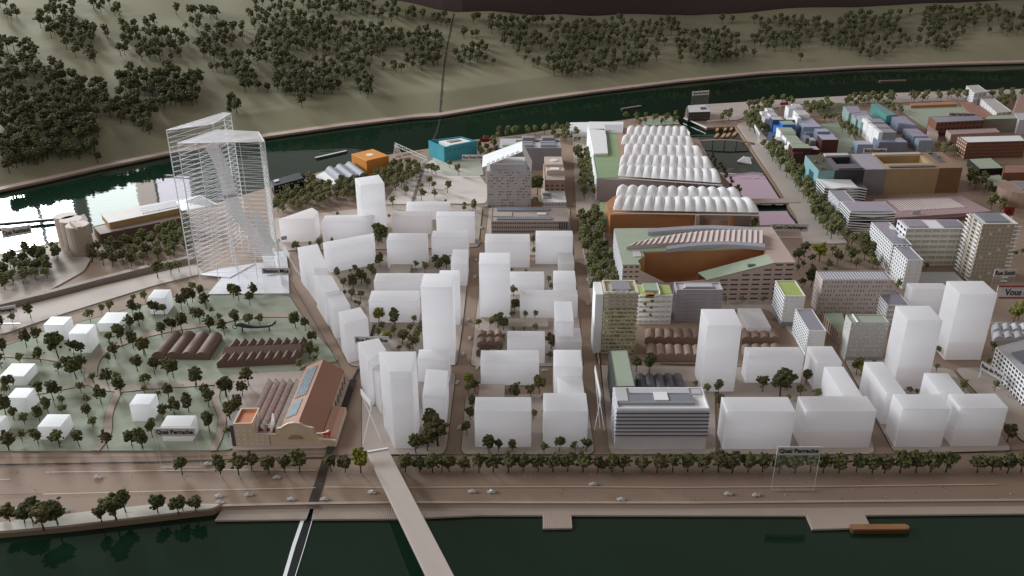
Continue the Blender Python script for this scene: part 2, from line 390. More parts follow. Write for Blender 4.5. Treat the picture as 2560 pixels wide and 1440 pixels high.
rline([(0, 872), (105, 832), (430, 746), (520, 724)], 0.0016, M_line)
rline([(726, 702), (800, 830), (878, 968)], 0.0008, M_line)
rline([(1790, 919), (2080, 912)], 0.0022, M_line); rline([(1650, 912), (1745, 914)], 0.0022, M_line)
rline([(1478, 782), (1494, 912), (1515, 914)], 0.0016, M_line)
rline([(1205, 519), (1236, 518)], 0.004, M_dgrey); rline([(1120, 512), (1170, 514)], 0.004, M_dgrey)
rline([(1440, 650), (1475, 650)], 0.001, M_line); rline([(1420, 517), (1448, 517)], 0.004, M_dgrey)
# joint between the two halves of the model board: an open dark groove
def groove(name, px, w, m, z): 
    o = ribbon([G(x, y, z) for x, y in px], w, z).build(name, m); o['kind'] = 'structure'
groove('board_joint', [(936, 812), (928, 842)], 0.005, M_line, 0.0024)
groove('board_joint', [(899, 920), (884, 948)], 0.005, M_line, 0.0024); groove('board_joint', [(884, 948), (819, 1142)], 0.0095, M_line, 0.0034)
groove('board_joint', [(816, 1148), (792, 1225), (778, 1266)], 0.0105, mat('joint_shadow_board', (0.05, 0.038, 0.03), 0.9), 0.0011)
groove('board_joint', [(775, 1290), (755, 1345), (722, 1440), (690, 1530)], 0.011, mat('joint_black', (0.004, 0.005, 0.004), 0.9), ZW+0.0006)
groove('joint_edge_glint', [(757, 1298), (735, 1362), (712, 1440), (685, 1530)], 0.0042, M_edge, ZW+0.0009)  # white colour imitates the window's reflection along the joint's edge
groove('joint_edge_glint', [(781, 1298), (760, 1370), (738, 1440), (712, 1530)], 0.0008, M_edge, ZW+0.0009)
groove('board_joint', [(1063, 400), (1052, 440), (1032, 503)], 0.007, mat('grey_joint', (0.20, 0.165, 0.145), 0.9), 0.0022)
groove('board_joint', [(1101, 294), (1092, 330), (1080, 356)], 0.006, mat('joint_black', (0.004, 0.005, 0.004), 0.9), ZW+0.0006)
mb = MB(); prev = None
for k in range(40):
    t = k/39; p = hill_hit(1135-35*t - 6*math.sin(t*3.1), 33+252*t)
    if p:
        a, b = p+Vector((-0.002, 0, 0.0012)), p+Vector((0.002, 0, 0.0012))
        if prev: mb.add([prev[0], prev[1], b, a], [(0, 1, 2, 3)])
        prev = (a, b)
struct('board_joint', mb, mat('hill_joint', (0.06, 0.05, 0.04), 0.9))

# ---------------------------------------------------------------- quay: sloping wall, ribbed lower deck, jetties
ZD = -0.0036
wall = MB(); top = [(557, 1265), (770, 1260), (1000, 1257), (1740, 1258), (2200, 1254), (2560, 1251), (2680, 1250)]
bot = [(553, 1275), (772, 1272), (1000, 1270), (1740, 1272), (2200, 1268), (2560, 1265), (2680, 1264)]
for (a, b), (c, d) in zip(zip(top, top[1:]), zip(bot, bot[1:])):
    wall.add([G(*a, 0.0004), G(*b, 0.0004), G(*d, ZD), G(*c, ZD)], [(0, 1, 2, 3)])
struct('quay_wall', wall, M_quay)
lip = MB(); struct('quay_edge', ribbon([G(x, y) for x, y in top], 0.004, 0.0012), mat('quay_edge_board', (0.40, 0.32, 0.27), 0.8))
M_deck = mat('ribbed_deck_board', (0.44, 0.36, 0.305), 0.75, 0.05, 25)
def deck(name, label, px, x0=None):
    t = thing(name, label, 'quay deck', V2(G(*px[0], ZD), ZD))
    p = gp(px, ZD)
    slab(p, ZD-0.0022, ZD).build('deck_board', M_deck, t)
    rb = MB(); xs = [q.x for q in p]; x = min(xs)+0.001
    n = len(p)
    while x < max(xs):
        ys = []
        for i in range(n):
            a, b = p[i], p[(i+1) % n]
            if (a.x-x)*(b.x-x) < 0: ys.append(a.y+(b.y-a.y)*(x-a.x)/(b.x-a.x))
        ys.sort()
        for a, b in zip(ys[::2], ys[1::2]):
            if b-a > 0.003: rb.box(x, x+0.0011, a+0.0006, b-0.0006, ZD-0.0002, ZD+0.0004)
        x += 0.0026
    o = rb.build('deck_ribs', M_deck, t); o['kind'] = 'stuff'
deck('quay_deck', 'ribbed beige lower quay deck between the planted bank and the board joint', [(537, 1301), (764, 1298), (775, 1272), (555, 1274)])
deck('quay_deck', 'long ribbed beige lower quay deck with square and slanted jetties', [(779, 1298), (1000, 1297), (1200, 1288), (1357, 1288), (1357, 1321), (1430, 1320), (1429, 1288), (2015, 1289), (2030, 1323), (2178, 1319), (2163, 1288), (2560, 1284), (2680, 1283), (2680, 1263), (2200, 1267), (1740, 1271), (1000, 1269), (785, 1270)])
# planted river bank at left (low kerb steps)
plate('river_bank', [(-150, 1345), (0, 1332), (160, 1318), (425, 1287), (530, 1275), (553, 1264), (520, 1263), (380, 1265), (240, 1280), (160, 1290), (0, 1310), (-150, 1330)], mat('bank_sand', (0.52, 0.48, 0.42), 0.9, 0.08, 40), line=False)
# rail corridor wall at left
mb = MB(); a = [(-140, 815), (0, 777), (120, 748), (250, 713), (385, 678), (490, 655)]; 
for p, q in zip(a, a[1:]):
    A, B = G(*p), G(*q); n = Vector((B.y-A.y, -(B.x-A.x), 0)).normalized()
    A2, B2 = A-n*0.012, B-n*0.012
    mb.loft([V2(A, 0), V2(B, 0), V2(B2, 0), V2(A2, 0)], [V2(A, 0.011), V2(B, 0.011), V2(B2, 0.011), V2(A2, 0.011)])
tag(mb.build('retaining_wall', mat('grey_brown_board', (0.30, 0.25, 0.22), 0.8)), 'long grey retaining wall curving past the silos to the clear glass tower', 'wall')

# ---------------------------------------------------------------- footbridge over the water
bz = 0.012
pp = [G(918, 1131, bz), G(970, 1122, bz), G(1136, 1440, 0.03), G(1066, 1440, 0.03)]
d1 = (pp[2]-pp[1]); d2 = (pp[3]-pp[0])
top_ = [pp[0], pp[1], pp[1]+d1*1.5, pp[0]+d2*1.5]
t = thing('bridge', 'plain beige bridge deck crossing the green water from the quay', 'bridge', V2(pp[0], 0))
MB().loft([p-Vector((0, 0, 0.005)) for p in top_], top_).build('bridge_deck', mat('bridge_board', (0.44, 0.375, 0.33), 0.7, 0.03, 30, 0.2, 900), t, bevel=0.0005)
MB().bar(pp[0]+Vector((0, 0, 0.0005)), pp[1]+Vector((0, 0, 0.0005)), 0.003, 0.002).build('end_strip', M_edge, t)

# ---------------------------------------------------------------- white massing blocks
GB = 'white massing blocks'
def block_poly(label, px, h=None, by=None, ref=0, m=None, layers=None, cat='model building', cut=None):
    """px = roof corners in the photo (front-left, front-right, back-right, back-left); by = photo row of the foot of corner ref."""
    if h is None: h = HT(by, px[ref][1])
    p = [Vector((q.x, q.y)) for q in gp(px, h)]
    return block(label, p, h, m, layers, cat)
def block(label, p, h, m=None, layers=None, cat='model building'):
    m = m or M_white; a_ = R(random.uniform(-0.7, 0.7)); q_ = Vector((sum(q[0] for q in p)/len(p), sum(q[1] for q in p)/len(p)))
    p = [q_+Matrix.Rotation(a_, 2) @ (Vector((q[0], q[1]))-q_) for q in p]
    cx = sum(q[0] for q in p)/len(p); cy = sum(q[1] for q in p)/len(p)
    if not layers:
        mb = MB().prism([(q[0]-cx, q[1]-cy) for q in p], 0.0, h)
        o = mb.build('white_block', m, bevel=0.0005); o.location = (cx, cy, 0.0012)
        return tag(o, label, cat, None)
    t = thing('white_block', label, cat, (cx, cy, 0.0012)); z = 0.0012
    for k, (fr, mm) in enumerate(layers):
        z1 = 0.0012+h*fr
        MB().prism([(q[0], q[1]) for q in (p if k == len(layers)-1 else inset(p, 0.0002))], z, z1, bottom=(k == 0), top=(k == len(layers)-1)).build('block_layer', mm, t, bevel=0.0004)
        z = z1
    return t
def aligned(label, xl, xr, yrf, yrb, by=None, h=None, m=None, layers=None, skew=0.0, cat='model building'):
    """roof front edge from (xl,yrf) to (xr,yrf), roof back edge at row yrb, foot of the front face at row by"""
    if h is None: h = HT(by, yrf)
    a, b = G(xl, yrf, h), G(xr, yrf, h); c = G((xl+xr)/2, yrb, h); d = c.y-a.y
    s = d*skew
    return block(label, [(a.x, a.y), (b.x, b.y), (b.x+s, b.y+d), (a.x+s, a.y+d)], h, m, layers, cat)
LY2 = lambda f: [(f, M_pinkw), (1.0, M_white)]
# between the two straight streets
aligned('wide white block on the quay corner with two small trees before it', 1186, 1329, 1030, 994, by=1120)
aligned('white block with three dark trees at its foot beside the street', 1360, 1471, 1030, 984, by=1120)
aligned('low white step attached behind the quay-front block by the straight street', 1397, 1461, 985, 942, h=0.042)
aligned('square white block behind the low white step along the street', 1387, 1457, 919, 876, h=0.056)
aligned('long white block with a grey low annex in its front yard', 1201, 1348, 904, 877, by=965)
aligned('flat grey-brown annex slab in the yard before the long white block', 1196, 1262, 996, 961, h=0.008, m=M_plate)
aligned('white cube-like block beside the three small brown vaulted sheds', 1268, 1363, 855, 829, by=910)
aligned('low pinkish white block between a taller white block and the street', 1391, 1455, 855, 822, h=0.036, m=M_pinkw)
aligned('narrow white tower slab in front of the long white bar block', 1390, 1435, 805, 755, h=0.062)
aligned('long white bar block behind the narrow white slab and two round trees', 1300, 1445, 742, 726, by=797)
aligned('flat pale slab at the foot of the long white bar block', 1272, 1372, 817, 797, h=0.006, m=M_plate)
aligned('small square white block between dark courtyard trees and the street', 1386, 1441, 709, 678, h=0.046)
aligned('low white bar attached to the side of the tall white tower', 1274, 1361, 697, 680, by=738)
aligned('tall white tower block standing alone above the brown vaulted sheds', 1197, 1275, 661, 633, by=795)
aligned('white block beside the black-windowed low building, next to the street corner', 1212, 1325, 607, 586, by=670)
aligned('white block with a lower white annex attached at its front corner', 1340, 1433, 592, 578, by=662)
aligned('small low white annex at the corner of a larger white block', 1397, 1436, 660, 626, by=690)
# west of the street
block_poly('wedge-shaped white block right beside the clear glass tower', [(696, 549), (784, 548), (796, 530), (781, 520)], by=606, ref=1, m=M_pinkw)
block_poly('long white block joined to the foot of the slender white tower', [(804, 557), (930, 553), (935, 537), (812, 540)], by=606, ref=0)
block_poly('slender white tower with a small hole in its roof near the orange cube', [(901, 466), (961, 459), (947, 438), (887, 447)], by=583, ref=1)
aligned('low white bar block backing onto the open pale square', 1015, 1124, 517, 505, h=0.030)
aligned('pinkish white block with a small scuff on its front', 979, 1077, 541, 529, by=587, m=M_pinkw)
aligned('white block with its side face along the curved pavement corner', 1090, 1186, 542, 530, by=610)
aligned('white block with a roof joint at one end and a grey annex in front', 966, 1065, 604, 584, by=672)
aligned('flat grey-pink annex slab before the white block with the roof joint', 970, 1024, 686, 661, h=0.008, m=M_plate)
aligned('white block between grey courtyard trees and the street corner', 1078, 1170, 595, 578, by=656)
aligned('narrow low white block at the street side of the tree courtyard', 1127, 1167, 660, 625, by=716)
block_poly('long slanted white slab behind the courtyard trees of the diagonal street', [(819, 626), (930, 607), (936, 584), (807, 607)], by=684, ref=0)
block_poly('white block at the head of the diagonal street, beside the clear tower', [(785, 672), (821, 672), (793, 611), (743, 620)], by=762, ref=0)
block_poly('second white block down the diagonal street, flat roof', [(812, 734), (850, 726), (829, 689), (785, 691)], by=817, ref=0)
block_poly('third white block down the diagonal street, set a step lower', [(832, 774), (876, 765), (856, 729), (815, 737)], by=850, ref=0)
block_poly('white corner block with a diagonal joint across its roof', [(862, 811), (920, 797), (901, 769), (846, 782)], by=910, ref=0)
block_poly('white block behind the street sign across the black joint', [(920, 905), (966, 877), (947, 847), (894, 857)], by=1018, ref=0)
block_poly('low white block squeezed between two taller white blocks by the joint', [(948, 950), (985, 940), (960, 907), (926, 914)], by=1040, ref=0)
block_poly('tall white tower with a tapered wedge-shaped roof near the bridge', [(975, 932), (1029, 931), (1040, 880), (946, 881)], by=1124, ref=0)
aligned('white block behind the wedge-roofed tower', 1043, 1123, 901, 875, by=957)
block_poly('white block with sloping side beside the big trees on the corner', [(1055, 994), (1112, 994), (1121, 928), (1066, 924)], by=1072, ref=0)
block_poly('tallest long white tower rising over the courtyard trees', [(1051, 720), (1131, 720), (1135, 685), (1060, 685)], by=915, ref=0)
aligned('white block attached behind the tallest long tower with a slot in its side', 1097, 1147, 692, 677, h=0.088)
aligned('low white bar with a roof joint, upper of two in the courtyard', 934, 1058, 705, 684, by=745)
aligned('low white bar with a roof joint, lower of two beside the yellow tree', 921, 1044, 754, 728, by=808)
# east part
aligned('tall white tower between the two rows of brown vaulted sheds', 1769, 1855, 815, 774, by=981)
aligned('pale translucent low box behind the brown vaulted sheds', 1868, 1928, 820, 772, h=0.020, m=M_pinkw)
aligned('white bar block in front of the brown sheds, long side to the trees', 1872, 2011, 892, 869, by=959)
aligned('white block beside the bar block with trees before it', 2042, 2106, 908, 867, by=975)
aligned('long white block running away behind the quay-front blocks', 2105, 2156, 992, 918, h=0.052)
aligned('wide white quay-front block next to the striped silver office', 1817, 1989, 1031, 994, by=1125)
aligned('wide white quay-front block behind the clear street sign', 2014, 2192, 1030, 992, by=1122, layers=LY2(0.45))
aligned('long narrow white block beside the tall tower, side turned to the alley', 2216, 2266, 987, 906, by=1062)
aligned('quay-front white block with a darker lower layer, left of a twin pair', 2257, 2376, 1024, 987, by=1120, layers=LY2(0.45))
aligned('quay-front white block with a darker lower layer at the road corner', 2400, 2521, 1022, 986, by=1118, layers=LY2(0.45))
aligned('lower white block behind the quay-front pair by the bare plot', 2350, 2412, 986, 934, h=0.050)
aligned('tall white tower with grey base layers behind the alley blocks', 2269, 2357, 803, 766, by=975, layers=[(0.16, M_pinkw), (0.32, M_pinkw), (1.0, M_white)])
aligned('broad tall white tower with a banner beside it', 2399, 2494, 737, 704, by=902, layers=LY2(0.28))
aligned('low white block behind the two tall white towers', 2280, 2372, 724, 709, by=795)
# park cubes
for lab, FLr, FRr, yb, by in [
    ('white cube beside the road edge at the top corner of the park', (108, 814), (160, 814), 793, 852), ('white cube with a big dark tree before it in the park', (170, 836), (218, 836), 812, 884),
    ('flat white box with trees on both sides in the upper park', (243, 810), (298, 810), 782, 831), ('white cube behind two round dark trees near the clear tower', (368, 747), (411, 747), 725, 788),
    ('low wide white box by the park path fork', (-2, 943), (60, 943), 910, 966), ('white cube among close trees in the lower park', (16, 997), (66, 997), 971, 1034),
    ('white box near the park edge along the quay road', (93, 1069), (152, 1069), 1037, 1102), ('white cube beside the path in the middle of the park', (323, 1013), (375, 1013), 986, 1056),
    ('white box behind the clear quay sign in the park', (401, 1068), (476, 1067), 1040, 1106), ('white cube cut off at the park corner', (-60, 1068), (-6, 1068), 1040, 1100)]:
    aligned(lab, FLr[0], FRr[0], FLr[1], yb, by=by)
# ---------------------------------------------------------------- building kit
PANE = {}
def pane_mesh(w, h, m, d=0.0004):
    k = (round(w, 5), round(h, 5), m.name)
    if k not in PANE:
        mb = MB().box(-w/2, w/2, -d/2, d/2, -h/2, h/2); me = bpy.data.meshes.new('window'); me.from_pydata([tuple(v) for v in mb.v], [], mb.f); me.materials.append(m); PANE[k] = me
    return PANE[k]
def rootloc(o):
    off = Vector()
    while o is not None: off = off+o.location; o = o.parent
    return off
def facade(wall, root, p0, p1, z0, z1, rows, cols, fw=0.55, fh=0.55, depth=0.0008, m=None, name='window', keep=None, mx=0.0, mz0=0.0, mz1=0.0, pick=None):
    """outer wall between two footprint corners, pierced by rows x cols openings with a pane set back in each"""
    p0 = Vector((p0[0], p0[1], 0)); p1 = Vector((p1[0], p1[1], 0)); d = (p1-p0); L = d.length; d = d/L; n = Vector((d.y, -d.x, 0))
    P = lambda a, z, back=0.0: p0+d*a-n*back+Vector((0, 0, z))
    A0, A1 = L*mx, L*(1-mx); B0 = z0+(z1-z0)*mz0; B1 = z1-(z1-z0)*mz1
    def q(a0, a1, c0, c1): 
        if a1-a0 > 1e-6 and c1-c0 > 1e-6: wall.add([P(a0, c0), P(a1, c0), P(a1, c1), P(a0, c1)], [(0, 1, 2, 3)])
    q(0, A0, z0, z1); q(A1, L, z0, z1); q(A0, A1, z0, B0); q(A0, A1, B1, z1)
    cw = (A1-A0)/cols; ch = (B1-B0)/rows; w = cw*fw; h = ch*fh; ang = math.atan2(d.y, d.x); off = rootloc(root)
    for r in range(rows):
        for c in range(cols):
            a0 = A0+c*cw; a1 = a0+cw; c0 = B0+r*ch; c1 = c0+ch
            if keep and not keep(r, c): q(a0, a1, c0, c1); continue
            i0, i1 = a0+(cw-w)/2, a0+(cw+w)/2; j0, j1 = c0+(ch-h)/2, c0+(ch+h)/2
            q(a0, i0, c0, c1); q(i1, a1, c0, c1); q(i0, i1, c0, j0); q(i0, i1, j1, c1)
            o4 = [(i0, j0), (i1, j0), (i1, j1), (i0, j1)]
            for k in range(4):
                u, v = o4[k], o4[(k+1) % 4]
                wall.add([P(*u), P(*v), P(*v, depth), P(*u, depth)], [(0, 1, 2, 3)])
            mm = pick(r, c) if pick else (m or M_glass)
            ob = bpy.data.objects.new(name, pane_mesh(w, h, mm)); COL.objects.link(ob); ob.parent = root
            ob.location = P((i0+i1)/2, (j0+j1)/2, depth+0.0001)-off; ob.rotation_euler = (0, 0, ang)
def bld(name, label, p, z0, z1, wm, rm, sides=None, parapet=0.0, pw=0.0012, cat='model building', group=None, root=None, wname='wall'):
    """building on footprint p (front-left, front-right, back-right, back-left), sides = {edge: facade keywords}"""
    p = [Vector((q[0], q[1])) for q in p]; n = len(p); c = sum(p, Vector((0, 0)))/n
    t = root or thing(name, label, cat, (c.x, c.y, z0), group)
    mb = MB(); sides = sides or {}
    for i in range(n):
        a, b = p[i], p[(i+1) % n]
        if i in sides: facade(mb, t, a, b, z0, z1, **sides[i])
        else: mb.add([V2(a, z0), V2(b, z0), V2(b, z1), V2(a, z1)], [(0, 1, 2, 3)])
    ins = inset(p, pw if parapet else 0.0002)
    mb.add([V2(q, z1) for q in p]+[V2(q, z1) for q in ins]+[V2(q, z1-max(parapet, 0.0002)) for q in ins],
           [(i, (i+1) % n, n+(i+1) % n, n+i) for i in range(n)]+[(n+i, n+(i+1) % n, 2*n+(i+1) % n, 2*n+i) for i in range(n)])
    o = mb.build(wname, wm, t)
    r = MB(); r.add([V2(q, z1-parapet+0.0002) for q in ins], polymesh(ins)).build('roof', rm, t)
    return t
def rp(px, h): return [Vector((q.x, q.y)) for q in gp(px, h)]
def al(xl, xr, yrf, yrb, by=None, h=None):      # footprint of a building square to the streets, and its height
    if h is None: h = HT(by, yrf)
    a, b = G(xl, yrf, h), G(xr, yrf, h); d = G((xl+xr)/2, yrb, h).y-a.y
    return [(a.x, a.y), (b.x, b.y), (b.x, b.y+d), (a.x, a.y+d)], h
def on_roof(t, name, px, z, h, m, bevel=0.0):   # box part given by its corners in the photo at roof level
    return MB().prism(rp(px, z), z, z+h).build(name, m, t, bevel=bevel)
def quad_uv(p, u, v): return p[0].lerp(p[1], u).lerp(p[3].lerp(p[2], u), v)
def sub(p, u0, u1, v0, v1):
    p = [Vector((q[0], q[1])) for q in p]; return [quad_uv(p, u0, v0), quad_uv(p, u1, v0), quad_uv(p, u1, v1), quad_uv(p, u0, v1)]
def vaults(name, label, p, h, n, rise, m, rows=1, along=0, gap=0.03, cat='model shed', group=None, mroof=None):
    """shed with n barrel vaults side by side; footprint p, walls up to h, each vault a part"""
    p = [Vector((q[0], q[1])) for q in p]; c = sum(p, Vector((0, 0)))/4
    t = thing(name, label, cat, (c.x, c.y, 0.0012), group)
    MB().prism(inset(p, 0.0004), 0.0012, h-0.0004).build('wall', m, t)
    for r in range(rows):
        for k in range(n):
            u0, u1 = k/n, (k+1)/n; v0, v1 = (r+gap*0.5)/rows, (r+1-gap)/rows
            q = sub(p, u0+0.012/n, u1-0.012/n, v0, v1); seg = 8; lo = []; hi = []
            for e0, e1, L in ((q[0], q[1], lo), (q[3], q[2], hi)):
                L.append(V2(e0, h*0.45))
                for s in range(seg+1):
                    a = s/seg; L.append(V2(e0.lerp(e1, a), h+rise*math.sin(math.pi*a)**0.8))
                L.append(V2(e1, h*0.45))
            MB().loft(lo, hi).build('roof_vault', mroof or m, t)
    return t

# ---------------------------------------------------------------- brown market sheds in the park
vaults('vaulted_shed', 'brown shed with four barrel vaults on the park lawn', rp([(378, 888), (522, 890), (556, 838), (424, 834)], 0.009), 0.009, 4, 0.0065, M_bshed, gap=0.0)
# saw-tooth shed
p = rp([(541, 908), (744, 898), (768, 850), (580, 855)], 0.010); h = 0.010
t = thing('sawtooth_shed', 'brown shed with two rows of saw-tooth gables and a ridge between', 'model shed', (*((p[0]+p[2])/2), 0.0012))
MB().prism(p, 0.0012, h).build('wall', M_bshed, t)
for v0, v1 in ((0.0, 0.34), (0.70, 1.0)):
    for k in range(9):
        q = sub(p, (k+0.02)/9, (k+0.98)/9, v0, v1); a = q[0].lerp(q[1], 0.62); b = q[3].lerp(q[2], 0.62)
        MB().add([V2(q[0], h), V2(q[1], h), V2(a, h+0.0068), V2(q[3], h), V2(q[2], h), V2(b, h+0.0068)], [(0, 1, 2), (3, 5, 4), (0, 2, 5, 3), (1, 4, 5, 2), (0, 3, 4, 1)]).build('roof_gable', M_bshed, t)
q = sub(p, 0.0, 0.99, 0.36, 0.68); a = q[0].lerp(q[3], 0.55); b = q[1].lerp(q[2], 0.55)
MB().add([V2(q[0], h), V2(q[1], h), V2(q[2], h), V2(q[3], h), V2(a, h+0.0085), V2(b, h+0.0085)], [(0, 1, 5, 4), (2, 3, 4, 5), (0, 4, 3), (1, 2, 5), (0, 3, 2, 1)]).build('roof_ridge', M_bshed, t)
# dark sculpture standing on two legs
A, B = G(600, 833), G(690, 828); z = 0.010; d = B-A
t = thing('sculpture', 'dark spoon-shaped sculpture lying on two short posts in the park', 'sculpture', A)
pts = [A+d*f+Vector((0, 0, zz)) for f, zz in ((-0.10, z+0.004), (-0.02, z+0.006), (0.1, z+0.004), (0.25, z+0.001), (0.5, z-0.001), (0.75, z-0.0005), (0.92, z+0.002), (1.0, z+0.006), (1.03, z+0.009))]
MB().tube(pts, [0.0015, 0.0036, 0.0038, 0.0028, 0.0021, 0.0020, 0.0022, 0.0024, 0.0012], 8).build('body', mat('dark_bronze', (0.035, 0.045, 0.045), 0.35, 0.2, 200, spec=0.6), t, smooth=True)
ring = [A+d*(-0.12)+Vector((0.0035*math.cos(a), 0, z+0.002+0.0035*math.sin(a))) for a in [k*math.pi/5 for k in range(11)]]
MB().tube(ring, 0.0007, 5).build('ring', MATS['dark_bronze'], t)
for f in (0.08, 0.82): MB().tube([A+d*f, A+d*f+Vector((0, 0, z))], 0.0011, 6).build('leg', MATS['dark_bronze'], t)

# ---------------------------------------------------------------- brick hall with the red roofs, on the quay
zf = 0.0026
t = thing('old_hall', 'cream old hall with terracotta roofs, skylight strips and a wavy gable', 'model building', V2(G(584, 1120), zf))
M_cream = mat('cream_wall_card', (0.76, 0.62, 0.47), 0.7, 0.05, 60)
fl = G(592, 1119); fr = G(826, 1115); Wd = (fr-fl); ux = Wd.normalized()
# main gabled hall: ridge running back from just behind the front wall
hr = HT(1112, 1056); e_l, e_r = hr*0.66, hr*0.50
ridge_f = G(744, 1060, hr); ridge_b = G(808, 900, hr)
dv = Vector((ridge_b.x-ridge_f.x, ridge_b.y-ridge_f.y, 0)); D = dv.length; dv.normalize(); rx = Vector((dv.y, -dv.x, 0))
def Q(a, b, z): return Vector((ridge_f.x, ridge_f.y, 0))+rx*a+dv*b+Vector((0, 0, z))
wl, wr = 0.0255, 0.0265
mb = MB()
mb.add([Q(-wl, 0, zf), Q(wr, 0, zf), Q(wr, 0, e_r), Q(0, 0, hr-0.002), Q(-wl, 0, e_l), Q(-wl, D, zf), Q(wr, D, zf), Q(wr, D, e_r), Q(0, D, hr-0.002), Q(-wl, D, e_l)],
       [(0, 1, 2, 3, 4), (9, 8, 7, 6, 5), (1, 6, 7, 2), (0, 4, 9, 5), (2, 7, 8, 3), (3, 8, 9, 4)])
mb.build('hall_wall', M_cream, t)
mb = MB(); th = 0.0012
mb.loft([Q(0.0, 0, hr-th), Q(wr+0.002, 0, e_r-0.001-th), Q(wr+0.002, D+0.002, e_r-0.001-th), Q(0.0, D+0.002, hr-th)], [Q(0.0, 0, hr), Q(wr+0.002, 0, e_r-0.001), Q(wr+0.002, D+0.002, e_r-0.001), Q(0.0, D+0.002, hr)])
mb.build('roof_slope', M_terra, t)
mb = MB()
mb.loft([Q(-wl, 0, e_l-th), Q(-0.00005, 0, hr-th), Q(-0.00005, D+0.002, hr-th), Q(-wl, D+0.002, e_l-th)], [Q(-wl, 0, e_l), Q(-0.00005, 0, hr), Q(-0.00005, D+0.002, hr), Q(-wl, D+0.002, e_l)])
slope = mb.build('roof_slope', M_terra, t)
M_sky = mat('skylight_panel', (0.20, 0.25, 0.28), 0.65, 0.2, 160, spec=0.12)
def onslope(name, a0, a1, b0, b1, m, lift=0.0008):
    f = lambda a: e_l+(hr-e_l)*(a+wl)/wl
    mb = MB(); mb.loft([Q(a0, b0, f(a0)), Q(a1, b0, f(a1)), Q(a1, b1, f(a1)), Q(a0, b1, f(a0))], [Q(a0, b0, f(a0)+lift), Q(a1, b0, f(a1)+lift), Q(a1, b1, f(a1)+lift), Q(a0, b1, f(a0)+lift)])
    return mb.build(name, m, t)
onslope('skylight', -0.0220, -0.0055, D*0.46, D*0.93, M_sky); onslope('skylight', -0.0230, -0.0085, D*0.17, D*0.40, M_sky)
for k in range(6): onslope('skylight_bar', -0.0212+k*0.0028, -0.0212+k*0.0028+0.0004, D*0.46, D*0.93, M_dgrey, 0.0012)
# five saw-tooth strips beside the hall
sw = 0.0098
for k in range(5):
    a1 = -wl-k*sw; a0 = a1-sw; bs, be = D*0.05, D*0.80; zr, zv = e_l*1.02, e_l*0.58
    g = [(a0, zv), (a0+sw*0.24, zr), (a1, zv*1.05)]
    mb = MB(); mb.loft([Q(a0, bs, zf)]+[Q(a, bs, z) for a, z in g]+[Q(a1, bs, zf)], [Q(a0, be, zf)]+[Q(a, be, z) for a, z in g]+[Q(a1, be, zf)])
    mb.build('sawtooth_bay', mat('dark_terracotta', (0.30, 0.095, 0.06), 0.7), t)
    f = lambda a: zr+(zv*1.05-zr)*(a-a0-sw*0.24)/(sw*0.76)
    b0, b1 = a0+sw*0.28, a0+sw*0.82
    mb = MB(); mb.loft([Q(b0, bs+0.002, f(b0)), Q(b1, bs+0.002, f(b1)), Q(b1, be-0.002, f(b1)), Q(b0, be-0.002, f(b0))], [Q(b0, bs+0.002, f(b0)+0.0007), Q(b1, bs+0.002, f(b1)+0.0007), Q(b1, be-0.002, f(b1)+0.0007), Q(b0, be-0.002, f(b0)+0.0007)])
    mb.build('skylight', mat('strip_glazing', (0.66, 0.70, 0.73), 0.25, 0.2, 200, spec=0.6), t)
# low lean-to on the street side
ws = 0.0475
mb = MB(); mb.loft([Q(wr, -0.004, zf), Q(ws, -0.004, zf), Q(ws, -0.004, 0.0125), Q(wr, -0.004, 0.0145)], [Q(wr, D*0.45, zf), Q(ws, D*0.45, zf), Q(ws, D*0.45, 0.0125), Q(wr, D*0.45, 0.0145)])
mb.build('side_aisle', M_cream, t)
mb = MB()
for a0, a1, z0, z1 in ((wr+0.002, wr+0.007, 0.0152, 0.0152), (wr+0.007, wr+0.013, 0.0162, 0.0142), (wr+0.013, ws-0.001, 0.0142, 0.0134)):
    mb.loft([Q(a0, 0.0, z0-0.001), Q(a1, 0.0, z1-0.001), Q(a1, D*0.44, z1-0.001), Q(a0, D*0.44, z0-0.001)], [Q(a0, 0.0, z0), Q(a1, 0.0, z1), Q(a1, D*0.44, z1), Q(a0, D*0.44, z0)])
mb.build('aisle_roof', M_terra, t)
for k in range(5):
    c = Q(0.031, D*(0.52+0.10*k), 0); MB().tube([c, c+Vector((0, 0, e_r-0.002))], 0.0009, 6).build('column', M_bshed, t)
# wavy front wall with pierced openings
F0 = G(592, 1120); F1 = G(826, 1116); fdir = (F1-F0).normalized(); FL_ = (F1-F0).length; fn = Vector((fdir.y, -fdir.x, 0))
prof = []
hb = HT(1118, 1086); hg = HT(1118, 1058); hs = HT(1118, 1070)
for u, z in [(0.36, hb), (0.44, hb), (0.455, hs-0.001), (0.50, hs), (0.53, hs+0.003), (0.58, hg-0.001), (0.64, hg), (0.70, hg-0.001), (0.745, hs+0.002), (0.79, hs), (0.83, hs-0.001), (0.845, hb), (0.95, hb), (1.0, hb+0.004)]:
    prof.append((u, z))
mb = MB(); fr_ = [F0+fdir*FL_*u+Vector((0, 0, z)) for u, z in prof]; fb_ = [F0+fdir*FL_*u+Vector((0, 0, zf)) for u, z in prof]
for k in range(len(prof)-1):
    mb.loft([fb_[k], fb_[k+1], fb_[k+1]-fn*0.0024, fb_[k]-fn*0.0024], [fr_[k], fr_[k+1], fr_[k+1]-fn*0.0024, fr_[k]-fn*0.0024])
mb.build('front_wall', M_cream, t)
cop = MB()
for k in range(len(prof)-1): cop.bar(fr_[k]-fn*0.0012, fr_[k+1]-fn*0.0012, 0.0036, 0.0010)
cop.build('coping', mat('pale_cream_trim', (0.66, 0.55, 0.42), 0.7), t)
